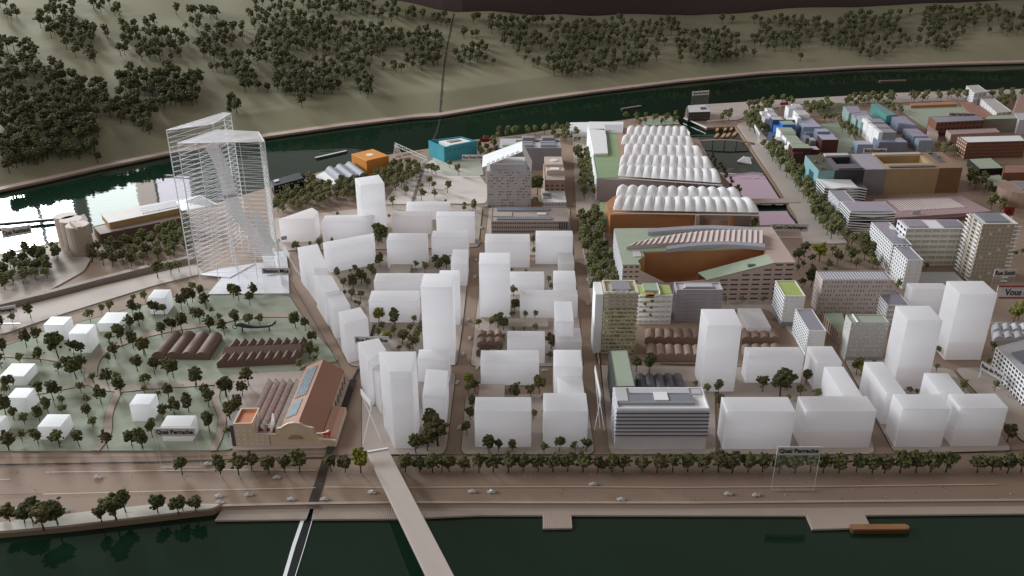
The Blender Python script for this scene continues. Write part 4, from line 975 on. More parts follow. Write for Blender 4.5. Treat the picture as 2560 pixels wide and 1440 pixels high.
MB().loft([V2(fd, h-0.0018), V2(fc, h*0.56), V2(fc+n*0.030-d*0.01, h*0.56), V2(iq, h-0.0018)][::-1], [V2(fd, h-0.0002), V2(fc, h*0.58), V2(fc+n*0.030-d*0.01, h*0.58), V2(iq, h-0.0002)][::-1]).build('sloping_terrace', M_sage, t)
MB().loft([V2(iq, fz), V2(fc+n*0.030-d*0.01, fz), V2(fc+n*0.032-d*0.01, fz), V2(iq+n*0.002, fz)], [V2(iq, h-0.002), V2(fc+n*0.030-d*0.01, h*0.555), V2(fc+n*0.032-d*0.01, h*0.555), V2(iq+n*0.002, h-0.002)]).build('terrace_wall', M_wood, t)
q = fd.lerp(fc, 0.32)+n*0.010; MB().box(q.x-0.006, q.x+0.006, q.y-0.003, q.y+0.003, h*0.84, h*0.90).build('terrace_hatch', M_dgrey, t)
MB().prism(rp([(1585, 643), (1604, 642), (1600, 628), (1582, 628)], h), h, h+0.0012).build('roof_hatch', M_lgrey, t)
# stepped pink fan roof and two curved silver strips
zq = h+0.002
nf = 24
for k in range(nf):
    u0, u1 = k/nf, (k+1)/nf
    def edge(u, back):
        x = 1566+(1906-1566)*u + (0 if not back else 14*(1-u)); 
        yb_ = 579+ (1-u)**2.2*32 - math.sin(u*3.1)*4; yf = 616-u*6-math.sin(u*3.1)*6
        return (x, yb_ if back else yf)
    q = [edge(u0, 0), edge(u1, 0), edge(u1, 1), edge(u0, 1)]
    g = rp(q, zq+0.004); z0 = zq+0.003; zA, zB = zq+0.0065, zq+0.0035
    MB().loft([V2(v, h) for v in g], [V2(g[0], zB), V2(g[1], zA), V2(g[2], zA+0.001), V2(g[3], zB+0.001)]).build('fan_step', mat('pale_pink_card', (0.60, 0.50, 0.48), 0.65), t)
for pts_, m_ in (([(1620, 572), (1700, 566), (1780, 563), (1885, 568)], 8), ([(1666, 615), (1740, 606), (1820, 603), (1912, 609)], 8)):
    P1 = [G(x, y, h+0.009) for x, y in smoothpath(pts_, 5)]; P2 = [G(x+1, y+m_, h+0.007) for x, y in smoothpath(pts_, 5)]
    mb = MB(); nN = len(P1)
    mb.add(P1+P2+[q-Vector((0, 0, 0.002)) for q in P1]+[V2(q, h) for q in P2], [(i, i+1, nN+i+1, nN+i) for i in range(nN-1)]+[(nN+i, nN+i+1, 3*nN+i+1, 3*nN+i) for i in range(nN-1)]+[(2*nN+i+1, 2*nN+i, 3*nN+i, 3*nN+i+1) for i in range(nN-1)])
    mb.build('curved_roof_strip', mat('silver_card', (0.46, 0.46, 0.52), 0.35, 0.04, 60, metal=0.3), t)
# ---------------------------------------------------------------- buildings along the east street
# planted balcony tower
p, h = al(1511, 1596, 731, 700, by=884)
M_balc = mat('greenish_beige_facade', (0.66, 0.61, 0.45), 0.65, 0.08, 90)
M_plant = mat('dry_moss', (0.17, 0.17, 0.06), 0.95, 0.3, 300)
t = bld('balcony_tower', 'tower with stacked planted balcony bands and a plant-room roof', p, 0, h, M_balc, M_beige, {3: dict(rows=16, cols=5, fw=0.6, fh=0.55, m=M_wpane)}, parapet=0.003, pw=0.003)
rnd = random.Random(5); nb = 16
pp_ = [Vector(v) for v in p]; w_ = pp_[1].x-pp_[0].x
for k in range(nb):
    z = h*(k+0.55)/nb; MB().box(pp_[0].x-0.0005, pp_[1].x+0.0012, pp_[0].y-0.0032, pp_[0].y+0.001, z, z+h/nb*0.34).build('balcony', M_plate if k > 11 else M_balc, t, bevel=0.0003)
    if k < 12:
        mb = MB()
        for i in range(34):
            x = pp_[0].x+w_*rnd.random(); s_ = 0.0008+0.0012*rnd.random(); y = pp_[0].y-0.0026-0.001*rnd.random(); zz = z+h/nb*0.30
            mb.add([(x-s_, y, zz-0.0004), (x+s_, y-s_*0.4, zz), (x, y+s_, zz+s_*0.9), (x+s_*0.2, y-s_, zz+s_*0.7)], [(0, 1, 2), (0, 3, 2), (1, 2, 3), (0, 1, 3)])
        mb.build('balcony_planting', M_plant, t)
    else:
        for i in range(5): MB().box(pp_[0].x+w_*(0.08+0.19*i), pp_[0].x+w_*(0.14+0.19*i), pp_[0].y-0.0016, pp_[0].y-0.0001, z+h/nb*0.42, z+h/nb*0.8).build('window', M_wpane, t)
MB().prism(sub(p, 0.24, 0.80, 0.18, 0.80), h-0.0028, h+0.0016).build('plant_room', M_grey, t); MB().prism(sub(p, 0.36, 0.72, 0.08, 0.9), h-0.0028, h+0.0012).build('plant_room', M_grey, t)
MB().prism([(v[0]-0.0132*(1 if i in (0, 3) else 0)*0+(-0.013 if i in (0, 3) else -w_-0.0012), v[1]) for i, v in enumerate(p)], 0, h*0.97).build('white_side_bay', M_paper, t)
p, h = al(1597, 1682, 737, 712, by=810)
t = bld('terraced_building', 'white stepped apartment building with green roof terraces and potted shrubs', p, 0, h, M_white, M_lime, {0: dict(rows=6, cols=6, fw=0.86, fh=0.45, m=mat('pale_green_band', (0.62, 0.64, 0.56), 0.5), name='glazing_band', mx=0.02)}, parapet=0.001)
MB().prism(sub(p, 0.18, 0.60, 0.25, 1.0), h-0.0008, h+0.0035).build('roof_terrace', M_sage, t); MB().prism(sub(p, 0.64, 0.98, 0.1, 0.95), h-0.0008, h+0.0004).build('roof_lawn', M_lime, t)
MB().prism(sub(p, 0.20, 0.45, 0.0, 0.28), h-0.006, h+0.0012).build('wood_loggia', M_woodl, t)
MB().prism(sub(p, 0.605, 0.635, 0.0, 1.0), h-0.0008, h+0.004).build('parapet_wall', M_paper, t)
p_, h_ = p, h
mb0 = None
for u, z in ((0.22, 0.92), (0.40, 0.76), (0.20, 0.66), (0.38, 0.54), (0.19, 0.42), (0.38, 0.28)):
    c = quad_uv([Vector(v) for v in p], u, 0.0); mb = MB()
    for i in range(14):
        a = rnd.random()*6.28; r = 0.0025*rnd.random(); s_ = 0.0016; x, y, zz = c.x+r*math.cos(a), c.y-0.002+r*math.sin(a)*0.6, h*z+rnd.random()*0.004
        mb.add([(x-s_, y, zz), (x+s_, y, zz), (x, y+s_, zz+s_), (x, y-s_, zz+s_)], [(0, 1, 2), (0, 3, 1), (1, 3, 2), (0, 2, 3)])
    mb.build('potted_shrub', M_plant, t)
p, h = al(1692, 1808, 724, 705, by=803)
t = bld('glass_office', 'grey translucent office block with faint floor lines', p, 0, h, mat('grey_translucent', (0.40, 0.38, 0.41), 0.35, 0.05, 40, spec=0.5), M_lgrey, {0: dict(rows=8, cols=1, fw=0.98, fh=0.8, depth=0.0004, m=mat('mauve_glass', (0.36, 0.34, 0.37), 0.3, 0.12, 90), name='floor_glazing')}, parapet=0.0022, pw=0.002)
MB().prism(sub(p, 0.20, 0.80, 0.30, 0.75), h-0.002, h+0.0012).build('plant_room', M_lgrey, t); MB().prism(sub(p, 0.15, 0.85, 0.12, 0.22), h-0.002, h-0.0002).build('roof_channel', M_dgrey, t)
# brown vaulted sheds, two rows
for lab, a in (('brown vaulted shed row below the planted tower, back row', [(1612, 846), (1756, 846), (1750, 824), (1614, 824)]), ('brown vaulted shed row below the planted tower, front row', [(1618, 888), (1756, 888), (1752, 866), (1616, 862)]),
               ('brown vaulted shed row behind the white bar block, back row', [(1856, 846), (1948, 845), (1938, 823), (1852, 824)]), ('brown vaulted shed row behind the white bar block, front row', [(1856, 886), (1955, 884), (1948, 862), (1854, 864)])):
    vaults('vaulted_shed', lab, rp(a, 0.012), 0.012, 6 if a[0][0] < 1700 else 4, 0.0035, M_oshed, gap=0.0)
vaults('vaulted_shed', 'three small brown vaulted sheds in two rows at the foot of the white tower', rp([(1192, 862), (1257, 860), (1255, 826), (1194, 826)], 0.010), 0.010, 3, 0.005, M_bshed, rows=2, gap=0.28, mroof=M_oshed)
tag(vaults('vaulted_shed', 'lone dark brown vaulted stub shed by the street corner', rp([(1190, 880), (1202, 880), (1202, 872), (1190, 872)], 0.009), 0.009, 1, 0.004, M_bshed), 'lone dark brown vaulted stub shed by the street corner', 'model shed')
vaults('vaulted_shed', 'black vaulted shed cluster tucked behind the silver striped office', rp([(1593, 972), (1716, 972), (1704, 938), (1588, 938)], 0.010), 0.010, 5, 0.004, M_dgrey, rows=2, gap=0.02)
# dark wing with sage roof
hh = HT(1100, 966)*0.62; p = rp([(1537, 966), (1589, 966), (1569, 872), (1522, 874)], hh)
t = bld('sage_roof_wing', 'dark narrow wing with a sage green roof behind the silver office', p, 0, hh, mat('charcoal_wall', (0.075, 0.08, 0.085), 0.5, 0.1, 80), M_sage, {3: dict(rows=5, cols=10, fw=0.7, fh=0.5)}, parapet=0.0012)
# silver striped office
p, h = al(1542, 1774, 1021, 968, by=1125)
M_silver = mat('silver_film', (0.80, 0.80, 0.84), 0.30, 0.08, 25, metal=0.15)
t = bld('striped_office', 'silver office with horizontal louvre bands and a white rooftop frame', p, 0, h, M_silver, M_paper, {3: dict(rows=7, cols=5, fw=0.8, fh=0.5, m=M_lgrey)}, parapet=0.003, pw=0.002)
pp_ = [Vector(v) for v in p]
for k in range(7):
    z = h*(0.36+0.088*k); MB().box(pp_[0].x-0.0008, pp_[1].x+0.0008, pp_[0].y-0.0022, pp_[0].y-0.0001, z, z+0.0013).build('louvre_band', M_dgrey, t, bevel=0.0002)
    MB().box(pp_[0].x, pp_[1].x, pp_[0].y-0.0016, pp_[0].y-0.00012, z+0.0017, z+h*0.088-0.0002).build('window_band', mat('lilac_silver_film', (0.70, 0.70, 0.80), 0.30, 0.06, 30, metal=0.1), t)
MB().prism(sub(p, 0.04, 0.86, 0.28, 0.62), h-0.0028, h+0.0010).build('roof_plant', M_solar, t); MB().prism(sub(p, 0.43, 0.58, 0.32, 0.70), h+0.0010, h+0.0024).build('roof_light', M_edge, t)
MB().prism(sub(p, 0.02, 0.14, 0.30, 0.95), h-0.0028, h+0.0018).build('roof_light', M_lgrey, t); MB().prism(sub(p, 0.17, 0.84, 0.72, 0.95), h-0.0028, h+0.0002).build('roof_panel', M_lgrey, t)
MB().prism(sub(p, 0.04, 0.86, 0.22, 0.27), h-0.0028, h+0.0016).build('roof_rail', M_grey, t); MB().prism(sub(p, 0.87, 0.97, 0.70, 0.93), h-0.0028, h-0.0002).build('roof_court', M_lgrey, t)

# white window-grid blocks
def gridb(name, label, FLr, FRr, yb, by, wm, rm, sd, **k):
    p, h = al(FLr[0], FRr[0], FLr[1], yb, by=by); return bld(name, label, p, 0, h, wm, rm, sd, **k), p, h
WG = dict(fw=0.6, fh=0.55)
t, p, h = gridb('grid_block', 'white gridded block with a lime green roof on dark legs', (1962, 740), (2014, 738), 701, 817, M_paper, M_lime, {3: dict(rows=9, cols=8, fw=0.80, fh=0.58, m=M_glass), 0: dict(rows=9, cols=4, fw=0.35, fh=0.25, m=M_lgrey, keep=lambda r, c: c == 0 or (r > 6 and c < 3))}, parapet=0.0012)
MB().prism(sub(p, -0.02, 1.0, -0.02, 1.0), 0.0012, h*0.16).build('plinth', M_grey, t)
t, p, h = gridb('grid_block', 'white gridded block with a plain slate roof beside the lime-roofed one', (2022, 827), (2066, 825), 772, 890, M_paper, M_solar, {3: dict(rows=8, cols=10, fw=0.70, fh=0.62, mz0=0.1), 0: dict(rows=9, cols=4, fw=0.3, fh=0.25, m=M_lgrey, keep=lambda r, c: c == 0)}, parapet=0.0008)
t, p, h = gridb('long_slab_block', 'long pinkish slab block with rows of tiny windows and a slate roof', (2057, 700), (2234, 699), 677, 786, mat('pale_pink_beige', (0.60, 0.52, 0.49), 0.6, 0.03), M_solar, {0: dict(rows=8, cols=24, fw=0.34, fh=0.42, m=M_dgrey, keep=lambda r, c: (c*7+r*3) % 5 != 0), 3: dict(rows=8, cols=6, fw=0.4, fh=0.5, m=M_grey)}, parapet=0.001)
for k in range(22): MB().prism(sub(p, 0.03+k*0.0425, 0.05+k*0.0425, 0.1, 0.9), h-0.0008, h-0.0001).build('roof_seam', M_lgrey, t)
t, p, h = gridb('grid_block', 'white gridded block with a slate roof against the long pinkish slab', (2219, 763), (2275, 762), 724, 812, M_paper, M_solar, {3: dict(rows=6, cols=9, fw=0.6, fh=0.55), 0: dict(rows=4, cols=2, fw=0.8, fh=0.75, m=M_lgrey)}, parapet=0.001)
hh = 0.020; p = rp([(2097, 832), (2120, 832), (2106, 782), (2058, 783)], hh)
t = bld('green_podium', 'low podium with a sage roof and brown columns between gridded blocks', p, 0, hh, M_beige, M_sage, {3: dict(rows=1, cols=8, fw=0.5, fh=0.8, depth=0.002, m=M_bshed, name='column_bay')})
rnd = random.Random(9); ks = {(r, c) for r in range(9) for c in range(14) if rnd.random() < 0.38 and 2 > 0}
t, p, h = gridb('scattered_window_block', 'pale grey block with scattered white windows and a sage roof', (2129, 806), (2224, 807), 786, 902, mat('pale_grey_green', (0.47, 0.46, 0.43), 0.6, 0.03), M_sage, {0: dict(rows=9, cols=14, fw=0.6, fh=0.5, m=M_paper, keep=lambda r, c: (r, c) in ks), 3: dict(rows=9, cols=4, fw=0.5, fh=0.4, m=M_lgrey, keep=lambda r, c: r in (6, 7) and c == 1)}, parapet=0.0012)
MB().prism(sub(p, 0.16, 0.19, 0.0, 1.0), h-0.001, h+0.0012).build('roof_wall', M_paper, t); MB().prism(sub(p, -0.004, 1.004, -0.012, 0.01), 0.0012, h*0.10).build('plinth', M_grey, t)
# balcony-grid pair, glass slab and tower
t, p, h = gridb('grid_block', 'white gridded long block with scalloped slate roof terraces', (2232, 611), (2280, 608), 555, 680, M_paper, M_solar, {3: dict(rows=9, cols=14, fw=0.62, fh=0.58), 0: dict(rows=9, cols=4, fw=0.6, fh=0.5)}, parapet=0.001)
for v in (0.30, 0.68):
    q = sub(p, 0.72, 1.0, v, v+0.12); c = (q[1]+q[2])/2
    MB().prism([(c.x+0.010*math.cos(a), c.y+0.012*math.sin(a)) for a in [math.pi/2+math.pi*k/10 for k in range(11)]], h-0.0008, h+0.0004).build('roof_scallop', M_paper, t)
t, p, h = gridb('grid_block', 'lower white gridded block stepping down from the scalloped one', (2269, 650), (2309, 648), 616, 722, M_paper, M_solar, {3: dict(rows=8, cols=7, fw=0.6, fh=0.58), 0: dict(rows=7, cols=2, fw=0.15, fh=0.3, m=M_lgrey)}, parapet=0.001)
for k in range(7): MB().prism(sub(p, -0.08, -0.004, 0.0, 1.0), h*(k+1)/8, h*(k+1)/8+0.0009).build('balcony', M_paper, t)
t, p, h = gridb('glass_slab_block', 'long white slab with yellowish glazed balconies and two slate roof panels', (2267, 571), (2421, 568), 549, 664, M_paper, M_paper, {0: dict(rows=7, cols=7, fw=0.93, fh=0.62, m=mat('yellowish_glass', (0.56, 0.54, 0.42), 0.3, 0.12, 60), name='balcony_glazing'), 3: dict(rows=7, cols=3, fw=0.7, fh=0.5)}, parapet=0.0008)
MB().prism(sub(p, 0.05, 0.36, 0.12, 0.9), h-0.0006, h+0.0012).build('solar_panel', M_solar, t); MB().prism(sub(p, 0.62, 0.96, 0.12, 0.9), h-0.0006, h+0.0012).build('solar_panel', M_solar, t)
t, p, h = gridb('gridded_tower', 'tall gridded tower with bubble balconies and a slate roof panel', (2458, 560), (2548, 558), 532, 706, mat('warm_grey_card', (0.44, 0.385, 0.32), 0.6, 0.05, 50), M_paper, {0: dict(rows=15, cols=9, fw=0.62, fh=0.55, depth=0.0005, pick=lambda r, c: (M_wpane if (r*5+c*3) % 11 == 0 else MATS['yellow_tan_glass'])), 3: dict(rows=15, cols=3, fw=0.55, fh=0.5)} if mat('yellow_tan_glass', (0.40, 0.34, 0.22), 0.25, 0.1, 60) else None, parapet=0.001)
MB().prism(sub(p, 0.12, 0.80, 0.15, 0.95), h-0.0008, h+0.0016).build('solar_panel', M_solar, t)
for k in range(15):
    z = h*(k+0.35)/15
    MB().prism(sub(p, -0.06, -0.003, 0.0, 0.25), z, z+0.0018).build('balcony', M_paper, t, bevel=0.0005)
    MB().prism(sub(p, -0.05, -0.003, 0.75, 1.06), z, z+0.0018).build('balcony', M_paper, t, bevel=0.0005)
    MB().prism(sub(p, 0.9, 1.06, -0.05, -0.003), z, z+0.0014).build('balcony', M_paper, t)
p, h = al(2300, 2412, 705, 680, h=0.010); tag(MB().prism(p, 0, h).build('low_podium', M_lgrey, bevel=0.0003), 'flat grey podium roof between the stepped block and the gridded tower', 'model building')
# zigzag striped office
def zigzag(label, p, h, n, wave, amp, rm, inner):
    p = [Vector(v) for v in p]; c = (p[0]+p[2])/2; t = thing('zigzag_block', label, 'model building', (c.x, c.y, 0))
    MB().prism(inset(p, 0.0009), 0, h-0.001).build("core", inner, t)
    for k in range(n+1):
        z = h*(k+0.5)/(n+0.5); fr = []
        for i in range(13):
            u = i/12; zz = amp*(abs(((u*wave) % 1)-0.5)*4-1) if wave else 0
            fr.append((p[0].lerp(p[1], u), zz))
        lo = []; hi = []
        for (q, zz) in fr: lo.append((q, zz))
        back = [p[2], p[3]]
        mb = MB(); ring = [V2(q, z+zz) for q, zz in lo]+[V2(p[2], z+fr[-1][1]), V2(p[3], z+fr[0][1])]
        mb.loft([v-Vector((0, 0, h/n*0.40)) for v in ring], ring); mb.build('floor_band', M_paper, t)
    if rm: MB().prism(inset(p, 0.003), h-0.001, h+0.0028).build('roof_panel', rm, t)
    return t
p, h = al(2125, 2240, 533, 506, by=584); zigzag('black and white striped block with zigzag bands and slate roof', p, h, 8, 1.0, 0.0018, M_solar, M_black)
p, h = al(2062, 2168, 470, 448, by=512); zigzag('black and white striped block with wavy chevron bands beside the big long block', p, h, 6, 2.5, 0.0016, None, M_black)
t, p, h = gridb('grid_block', 'pale grey block with speckled windows between the two striped blocks', (2099, 504), (2139, 502), 475, 550, M_lgrey, M_grey, {3: dict(rows=8, cols=9, fw=0.5, fh=0.4, keep=lambda r, c: (r+c) % 2 == 0), 0: dict(rows=7, cols=3, fw=0.4, fh=0.4)}, parapet=0.001)

# ---------------------------------------------------------------- big long block in five coloured sections
h = HT(488, 426); p = rp([(2047, 427), (2407, 420), (2356, 380), (2013, 388)], h)
t = thing('five_section_block', 'long block in teal, black, grey, tan and brown sections with roof courts', 'model building', (*((p[0]+p[2])/2), 0))
secs = [(0.0, 0.112, mat('pale_teal_card', (0.22, 0.38, 0.40), 0.6, 0.05), mat('dark_garden_roof', (0.10, 0.095, 0.075), 0.9, 0.2, 90)), (0.112, 0.318, mat('near_black_card', (0.045, 0.042, 0.045), 0.6, 0.1), M_dgrey),
        (0.318, 0.472, mat('slate_grey_card', (0.235, 0.22, 0.235), 0.6, 0.06), mat('lilac_grey_roof', (0.36, 0.35, 0.39), 0.6)), (0.472, 0.838, mat('tan_yellow_card', (0.40, 0.275, 0.15), 0.65, 0.06), mat('tan_roof', (0.42, 0.31, 0.20), 0.7)), (0.838, 1.0, mat('dark_tan_card', (0.215, 0.115, 0.05), 0.65, 0.08), mat('brown_roof', (0.30, 0.19, 0.12), 0.7))]
for k, (u0, u1, m_, r_) in enumerate(secs):
    q = sub(p, u0, u1-0.0005, 0, 1); hole = {1: (0.25, 0.92, 0.38, 0.80), 3: (0.05, 0.92, 0.34, 0.80)}.get(k)
    if not hole:
        MB().prism(q, 0, h).build('section', m_, t); MB().prism(inset(q, 0.0012), h-0.0003, h+0.0006).build('section_roof', r_, t)
    else:
        a0, a1, b0, b1 = hole
        for w in ((0, 1, 0, b0), (0, 1, b1, 1), (0, a0, b0, b1), (a1, 1, b0, b1)):
            MB().prism(sub(q, *w), 0, h).build('section', m_, t); MB().prism(inset(sub(q, *w), 0.0003), h-0.0003, h+0.0005).build('section_roof', r_, t)
        MB().prism(sub(q, a0, a1, b0, b1), 0, h*0.55).build('court_floor', m_, t)
MB().prism(sub(p, 0.14, 0.31, 0.04, 0.14), h, h+0.003).build('roof_strip', M_dgrey, t); MB().prism(sub(p, 0.50, 0.82, 0.06, 0.15), h, h+0.003).build('roof_strip', M_dgrey, t); MB().prism(sub(p, 0.48, 0.82, 0.84, 0.96), h, h+0.003).build('roof_strip', mat('cream_strip', (0.52, 0.46, 0.38), 0.6), t)
MB().prism(sub(p, 0.13, 0.30, 0.84, 0.99), h, h+0.004).build('roof_house', M_lgrey, t)
q = sub(p, 0.88, 0.93, 0.35, 0.95); MB().prism(q, h, h+0.0012).build('roof_slot', M_dgrey, t)
rnd = random.Random(4)
for k in range(9):
    u, v = (0.01+rnd.random()*0.09, rnd.random()*0.9) if k < 6 else (0.86+rnd.random()*0.09, 0.6+rnd.random()*0.35)
    c = quad_uv(p, u, v); mb = MB()
    for i in range(12):
        a = rnd.random()*6.28; r = 0.004*rnd.random(); s_ = 0.002; x, y, zz = c.x+r*math.cos(a), c.y+r*math.sin(a), h+rnd.random()*0.004
        mb.add([(x-s_, y, zz), (x+s_, y, zz), (x, y+s_, zz+s_), (x, y-s_, zz+s_)], [(0, 1, 2), (0, 3, 1), (1, 3, 2), (0, 2, 3)])
    mb.build('roof_shrub', M_plant, t)
a, b = p[3], p[0]; d = (b-a).normalized(); n = Vector((d.y, -d.x)); q0 = a.lerp(b, 0.42); q1 = a.lerp(b, 0.72)
MB().prism([q0+n*0.0001, q1+n*0.0001, q1+n*0.0007, q0+n*0.0007], 0.004, h*0.72).build('gate_opening', mat('dark_teal_glass', (0.03, 0.11, 0.12), 0.4), t)

# ---------------------------------------------------------------- pink market hall with slatted roof
hh = 0.012; p = rp([(2236, 545), (2480, 528), (2404, 490), (2184, 498)], hh)
M_pink = mat('dusty_pink_card', (0.40, 0.275, 0.28), 0.7, 0.05)
t = bld('slatted_hall', 'low dusty pink hall with a field of pale slanted roof slats', p, 0, hh, M_pink, M_pink)
for k in range(24): MB().prism(sub(p, 0.14+k*0.029, 0.152+k*0.029, 0.30, 0.88), hh, hh+0.0014).build('roof_slat', mat('pale_pink_slat', (0.58, 0.50, 0.47), 0.7), t)
MB().prism(sub(p, 0.0, 1.0, -0.08, -0.002), 0, hh*0.7).build('hall_plinth', mat('dark_pink_card', (0.22, 0.11, 0.11), 0.7), t)

# ---------------------------------------------------------------- quarter behind: stacked townhouses and tinted blocks
def simple(name, label, px, by=None, h=None, ref=0, wm=None, rm=None, sides=None, parapet=0.0008, group=None, z0=0.0):
    if h is None: h = HT(by, px[ref][1])
    return bld(name, label, rp(px, h), z0, h, wm, rm or wm, sides, parapet=parapet, group=group)
M_bright = mat('bright_blue_card', (0.02, 0.17, 0.50), 0.5, 0.05); M_maroon = mat('maroon_card', (0.085, 0.028, 0.025), 0.55, 0.08); M_navy = mat('navy_card', (0.05, 0.085, 0.16), 0.5, 0.08)
M_bluegl = mat('frosted_blue_acrylic', (0.27, 0.33, 0.43), 0.35, 0.05, 60, spec=0.5); M_slateb = mat('slate_blue_acrylic', (0.20, 0.22, 0.29), 0.35, 0.05, 60, spec=0.5); M_mint = mat('frosted_mint_acrylic', (0.33, 0.44, 0.42), 0.35, 0.06, 60, spec=0.5); M_teal2 = clear('teal_tinted_acrylic', (0.12, 0.38, 0.36), 0.62, 0.2)
def boxes(name, label, parts):
    """one thing made of stacked boxes: (FL, FR x, roof front row, roof back row, foot row, material, roof material)"""
    t = None
    for (xl, xr, yf, yb, by, wm, rm) in parts:
        p, h = al(xl, xr, yf, yb, by=by)
        if t is None: t = thing(name, label, 'model building', (p[0][0], p[0][1], 0))
        MB().prism(p, 0, h).build('volume', wm, t, bevel=0.0003); MB().prism(inset([Vector(v) for v in p], 0.0012), h-0.0002, h+0.0008).build('roof', rm, t)
    return t
boxes('townhouse_stack', 'white stacked townhouses with stepped roofs near the avenue trees, river end', [(1905, 1922, 284, 278, 312, M_paper, M_lgrey), (1918, 1936, 276, 270, 306, M_paper, M_lgrey), (1926, 1946, 290, 282, 320, M_paper, M_lgrey), (1912, 1930, 298, 290, 328, M_lgrey, M_lgrey)])
boxes('townhouse_stack', 'taller white stacked townhouses beside the red flag', [(1972, 1992, 272, 264, 312, M_paper, M_lgrey), (1986, 2008, 268, 260, 300, M_paper, M_lgrey), (1996, 2026, 288, 276, 330, M_paper, M_lgrey), (1994, 2004, 296, 286, 340, M_paper, M_paper)])
boxes('townhouse_stack', 'navy and bright blue stacked townhouses', [(1932, 1960, 300, 292, 340, M_navy, M_lgrey), (1957, 1990, 312, 302, 350, M_bright, M_sage), (1943, 1962, 322, 312, 352, M_bright, M_bright), (1930, 1948, 340, 330, 358, M_navy, M_navy), (1966, 1992, 300, 294, 335, M_navy, M_paper)])
boxes('townhouse_stack', 'white stacked townhouses with sage roofs below the blue ones', [(1952, 1990, 330, 319, 372, M_paper, M_sage), (1966, 2000, 348, 336, 384, M_paper, M_sage), (1946, 1966, 352, 342, 380, M_lgrey, M_lgrey), (1976, 2012, 360, 352, 396, M_paper, M_sage)])
boxes('townhouse_stack', 'maroon and white stacked townhouses with sage roofs by the avenue', [(1982, 2030, 371, 360, 420, M_maroon, M_sage), (1984, 2010, 384, 377, 424, M_maroon, M_maroon), (2033, 2050, 375, 366, 415, M_maroon, M_lgrey), (1970, 1983, 374, 364, 400, M_paper, M_paper)])
boxes('tinted_block', 'frosted pale blue block with a folded roof behind the white townhouses', [(2008, 2055, 318, 296, 352, M_bluegl, M_bluegl), (2014, 2042, 333, 321, 356, M_bluegl, M_bluegl)])
boxes('tinted_block', 'grey-blue frosted pair of blocks beside the maroon cube', [(2044, 2076, 330, 322, 366, M_slateb, M_bluegl), (2048, 2090, 341, 330, 372, M_slateb, M_bluegl), (2014, 2030, 346, 338, 366, M_grey, M_grey), (2028, 2042, 352, 344, 372, M_grey, M_lgrey)])
boxes('tinted_block', 'maroon cube with a pale speckled roof', [(2056, 2097, 350, 338, 382, M_maroon, M_bluegl)])
# mint and blue frosted blocks
def tint(label, px, by, m, rm, ref=0):
    h = HT(by, px[ref][1]); p = rp(px, h); c = sum(p, Vector((0, 0)))/4
    t = thing('tinted_block', label, 'model building', (c.x, c.y, 0)); MB().prism(p, 0, h).build('volume', m, t, bevel=0.0008); MB().prism(inset(p, 0.002), h-0.0002, h+0.0008).build('roof', rm, t); return t
tint('frosted mint block, topmost of the row beside the green court', [(2122, 284), (2154, 282), (2146, 265), (2108, 266)], 314, M_mint, M_slateb)
tint('frosted mint block, second of the row beside the green court', [(2140, 300), (2178, 296), (2166, 277), (2126, 280)], 330, M_mint, M_slateb)
tint('frosted mint block with a clear roof fold, third of the row', [(2152, 306), (2206, 312), (2170, 288), (2142, 290)], 340, M_mint, M_mint)
tint('clear teal acrylic slab rising above its neighbours', [(2216, 290), (2244, 288), (2196, 258), (2178, 260)], 318, M_teal2, M_teal2)
tint('slate blue translucent block beside the teal slab', [(2246, 308), (2292, 314), (2262, 290), (2228, 292)], 334, M_slateb, M_slateb)
for lab, x, y in (('white and grey frosted block, upper of three slim ones', 2170, 306), ('white and grey frosted block, middle of three slim ones', 2184, 319), ('white and grey frosted block, lower of three slim ones', 2198, 331)):
    p, h = al(x, x+44, y, y-10, by=y+42); c = p[0]; t = thing('tinted_block', lab, 'model building', (c[0], c[1], 0)); MB().prism(p, 0, h).build('volume', M_grey, t, bevel=0.0004); MB().prism([(v[0]-(0.010 if i in (1, 2) else 0)*0, v[1]) for i, v in enumerate(sub(p, -0.02, 0.22, -0.03, 1.02))], 0, h+0.001).build('white_end', M_paper, t, bevel=0.0004)
boxes('tinted_block', 'low slate blue frosted block behind the street sign', [(2198, 2270, 356, 344, 380, M_slateb, M_bluegl)])
boxes('tinted_block', 'pale blue frosted cube behind the street sign', [(2144, 2184, 362, 352, 385, M_bluegl, M_bluegl)])
for lab, a in (('dark blue frosted block, first of three descending', (2272, 2308, 332, 322, 362)), ('dark blue frosted block, second of three descending', (2284, 2322, 342, 331, 372)), ('blue frosted block, last of three descending', (2298, 2334, 352, 340, 380))):
    boxes('tinted_block', lab, [(a[0], a[1], a[2], a[3], a[4], M_slateb if 'last' not in lab else M_bluegl, M_slateb)])
# far right: brick-coloured blocks
M_brickc = mat('rust_brown_card', (0.22, 0.095, 0.055), 0.6, 0.08, 60); M_duskp = mat('dusty_beige_card', (0.42, 0.32, 0.28), 0.65, 0.05)
t = simple('rust_block', 'rust brown block with a slate roof and pale ground screen', [(2342, 306), (2462, 300), (2448, 288), (2322, 292)], by=342, wm=M_brickc, rm=M_slateb, sides={0: dict(rows=3, cols=12, fw=0.6, fh=0.4)})
MB().prism(rp([(2318, 330), (2346, 338), (2342, 318), (2320, 310)], 0.018), 0, 0.018).build('ground_screen', M_duskp, t)
t = simple('rust_block', 'long rust brown block with white-framed roof edge and rows of windows', [(2418, 356), (2566, 352), (2550, 336), (2394, 340)], by=398, wm=M_brickc, rm=M_paper, sides={0: dict(rows=5, cols=22, fw=0.55, fh=0.4), 3: dict(rows=5, cols=5, fw=0.6, fh=0.4, m=M_wpane)}, parapet=0.002)
q = rp([(2430, 352), (2545, 348), (2536, 338), (2412, 341)], 0.05)
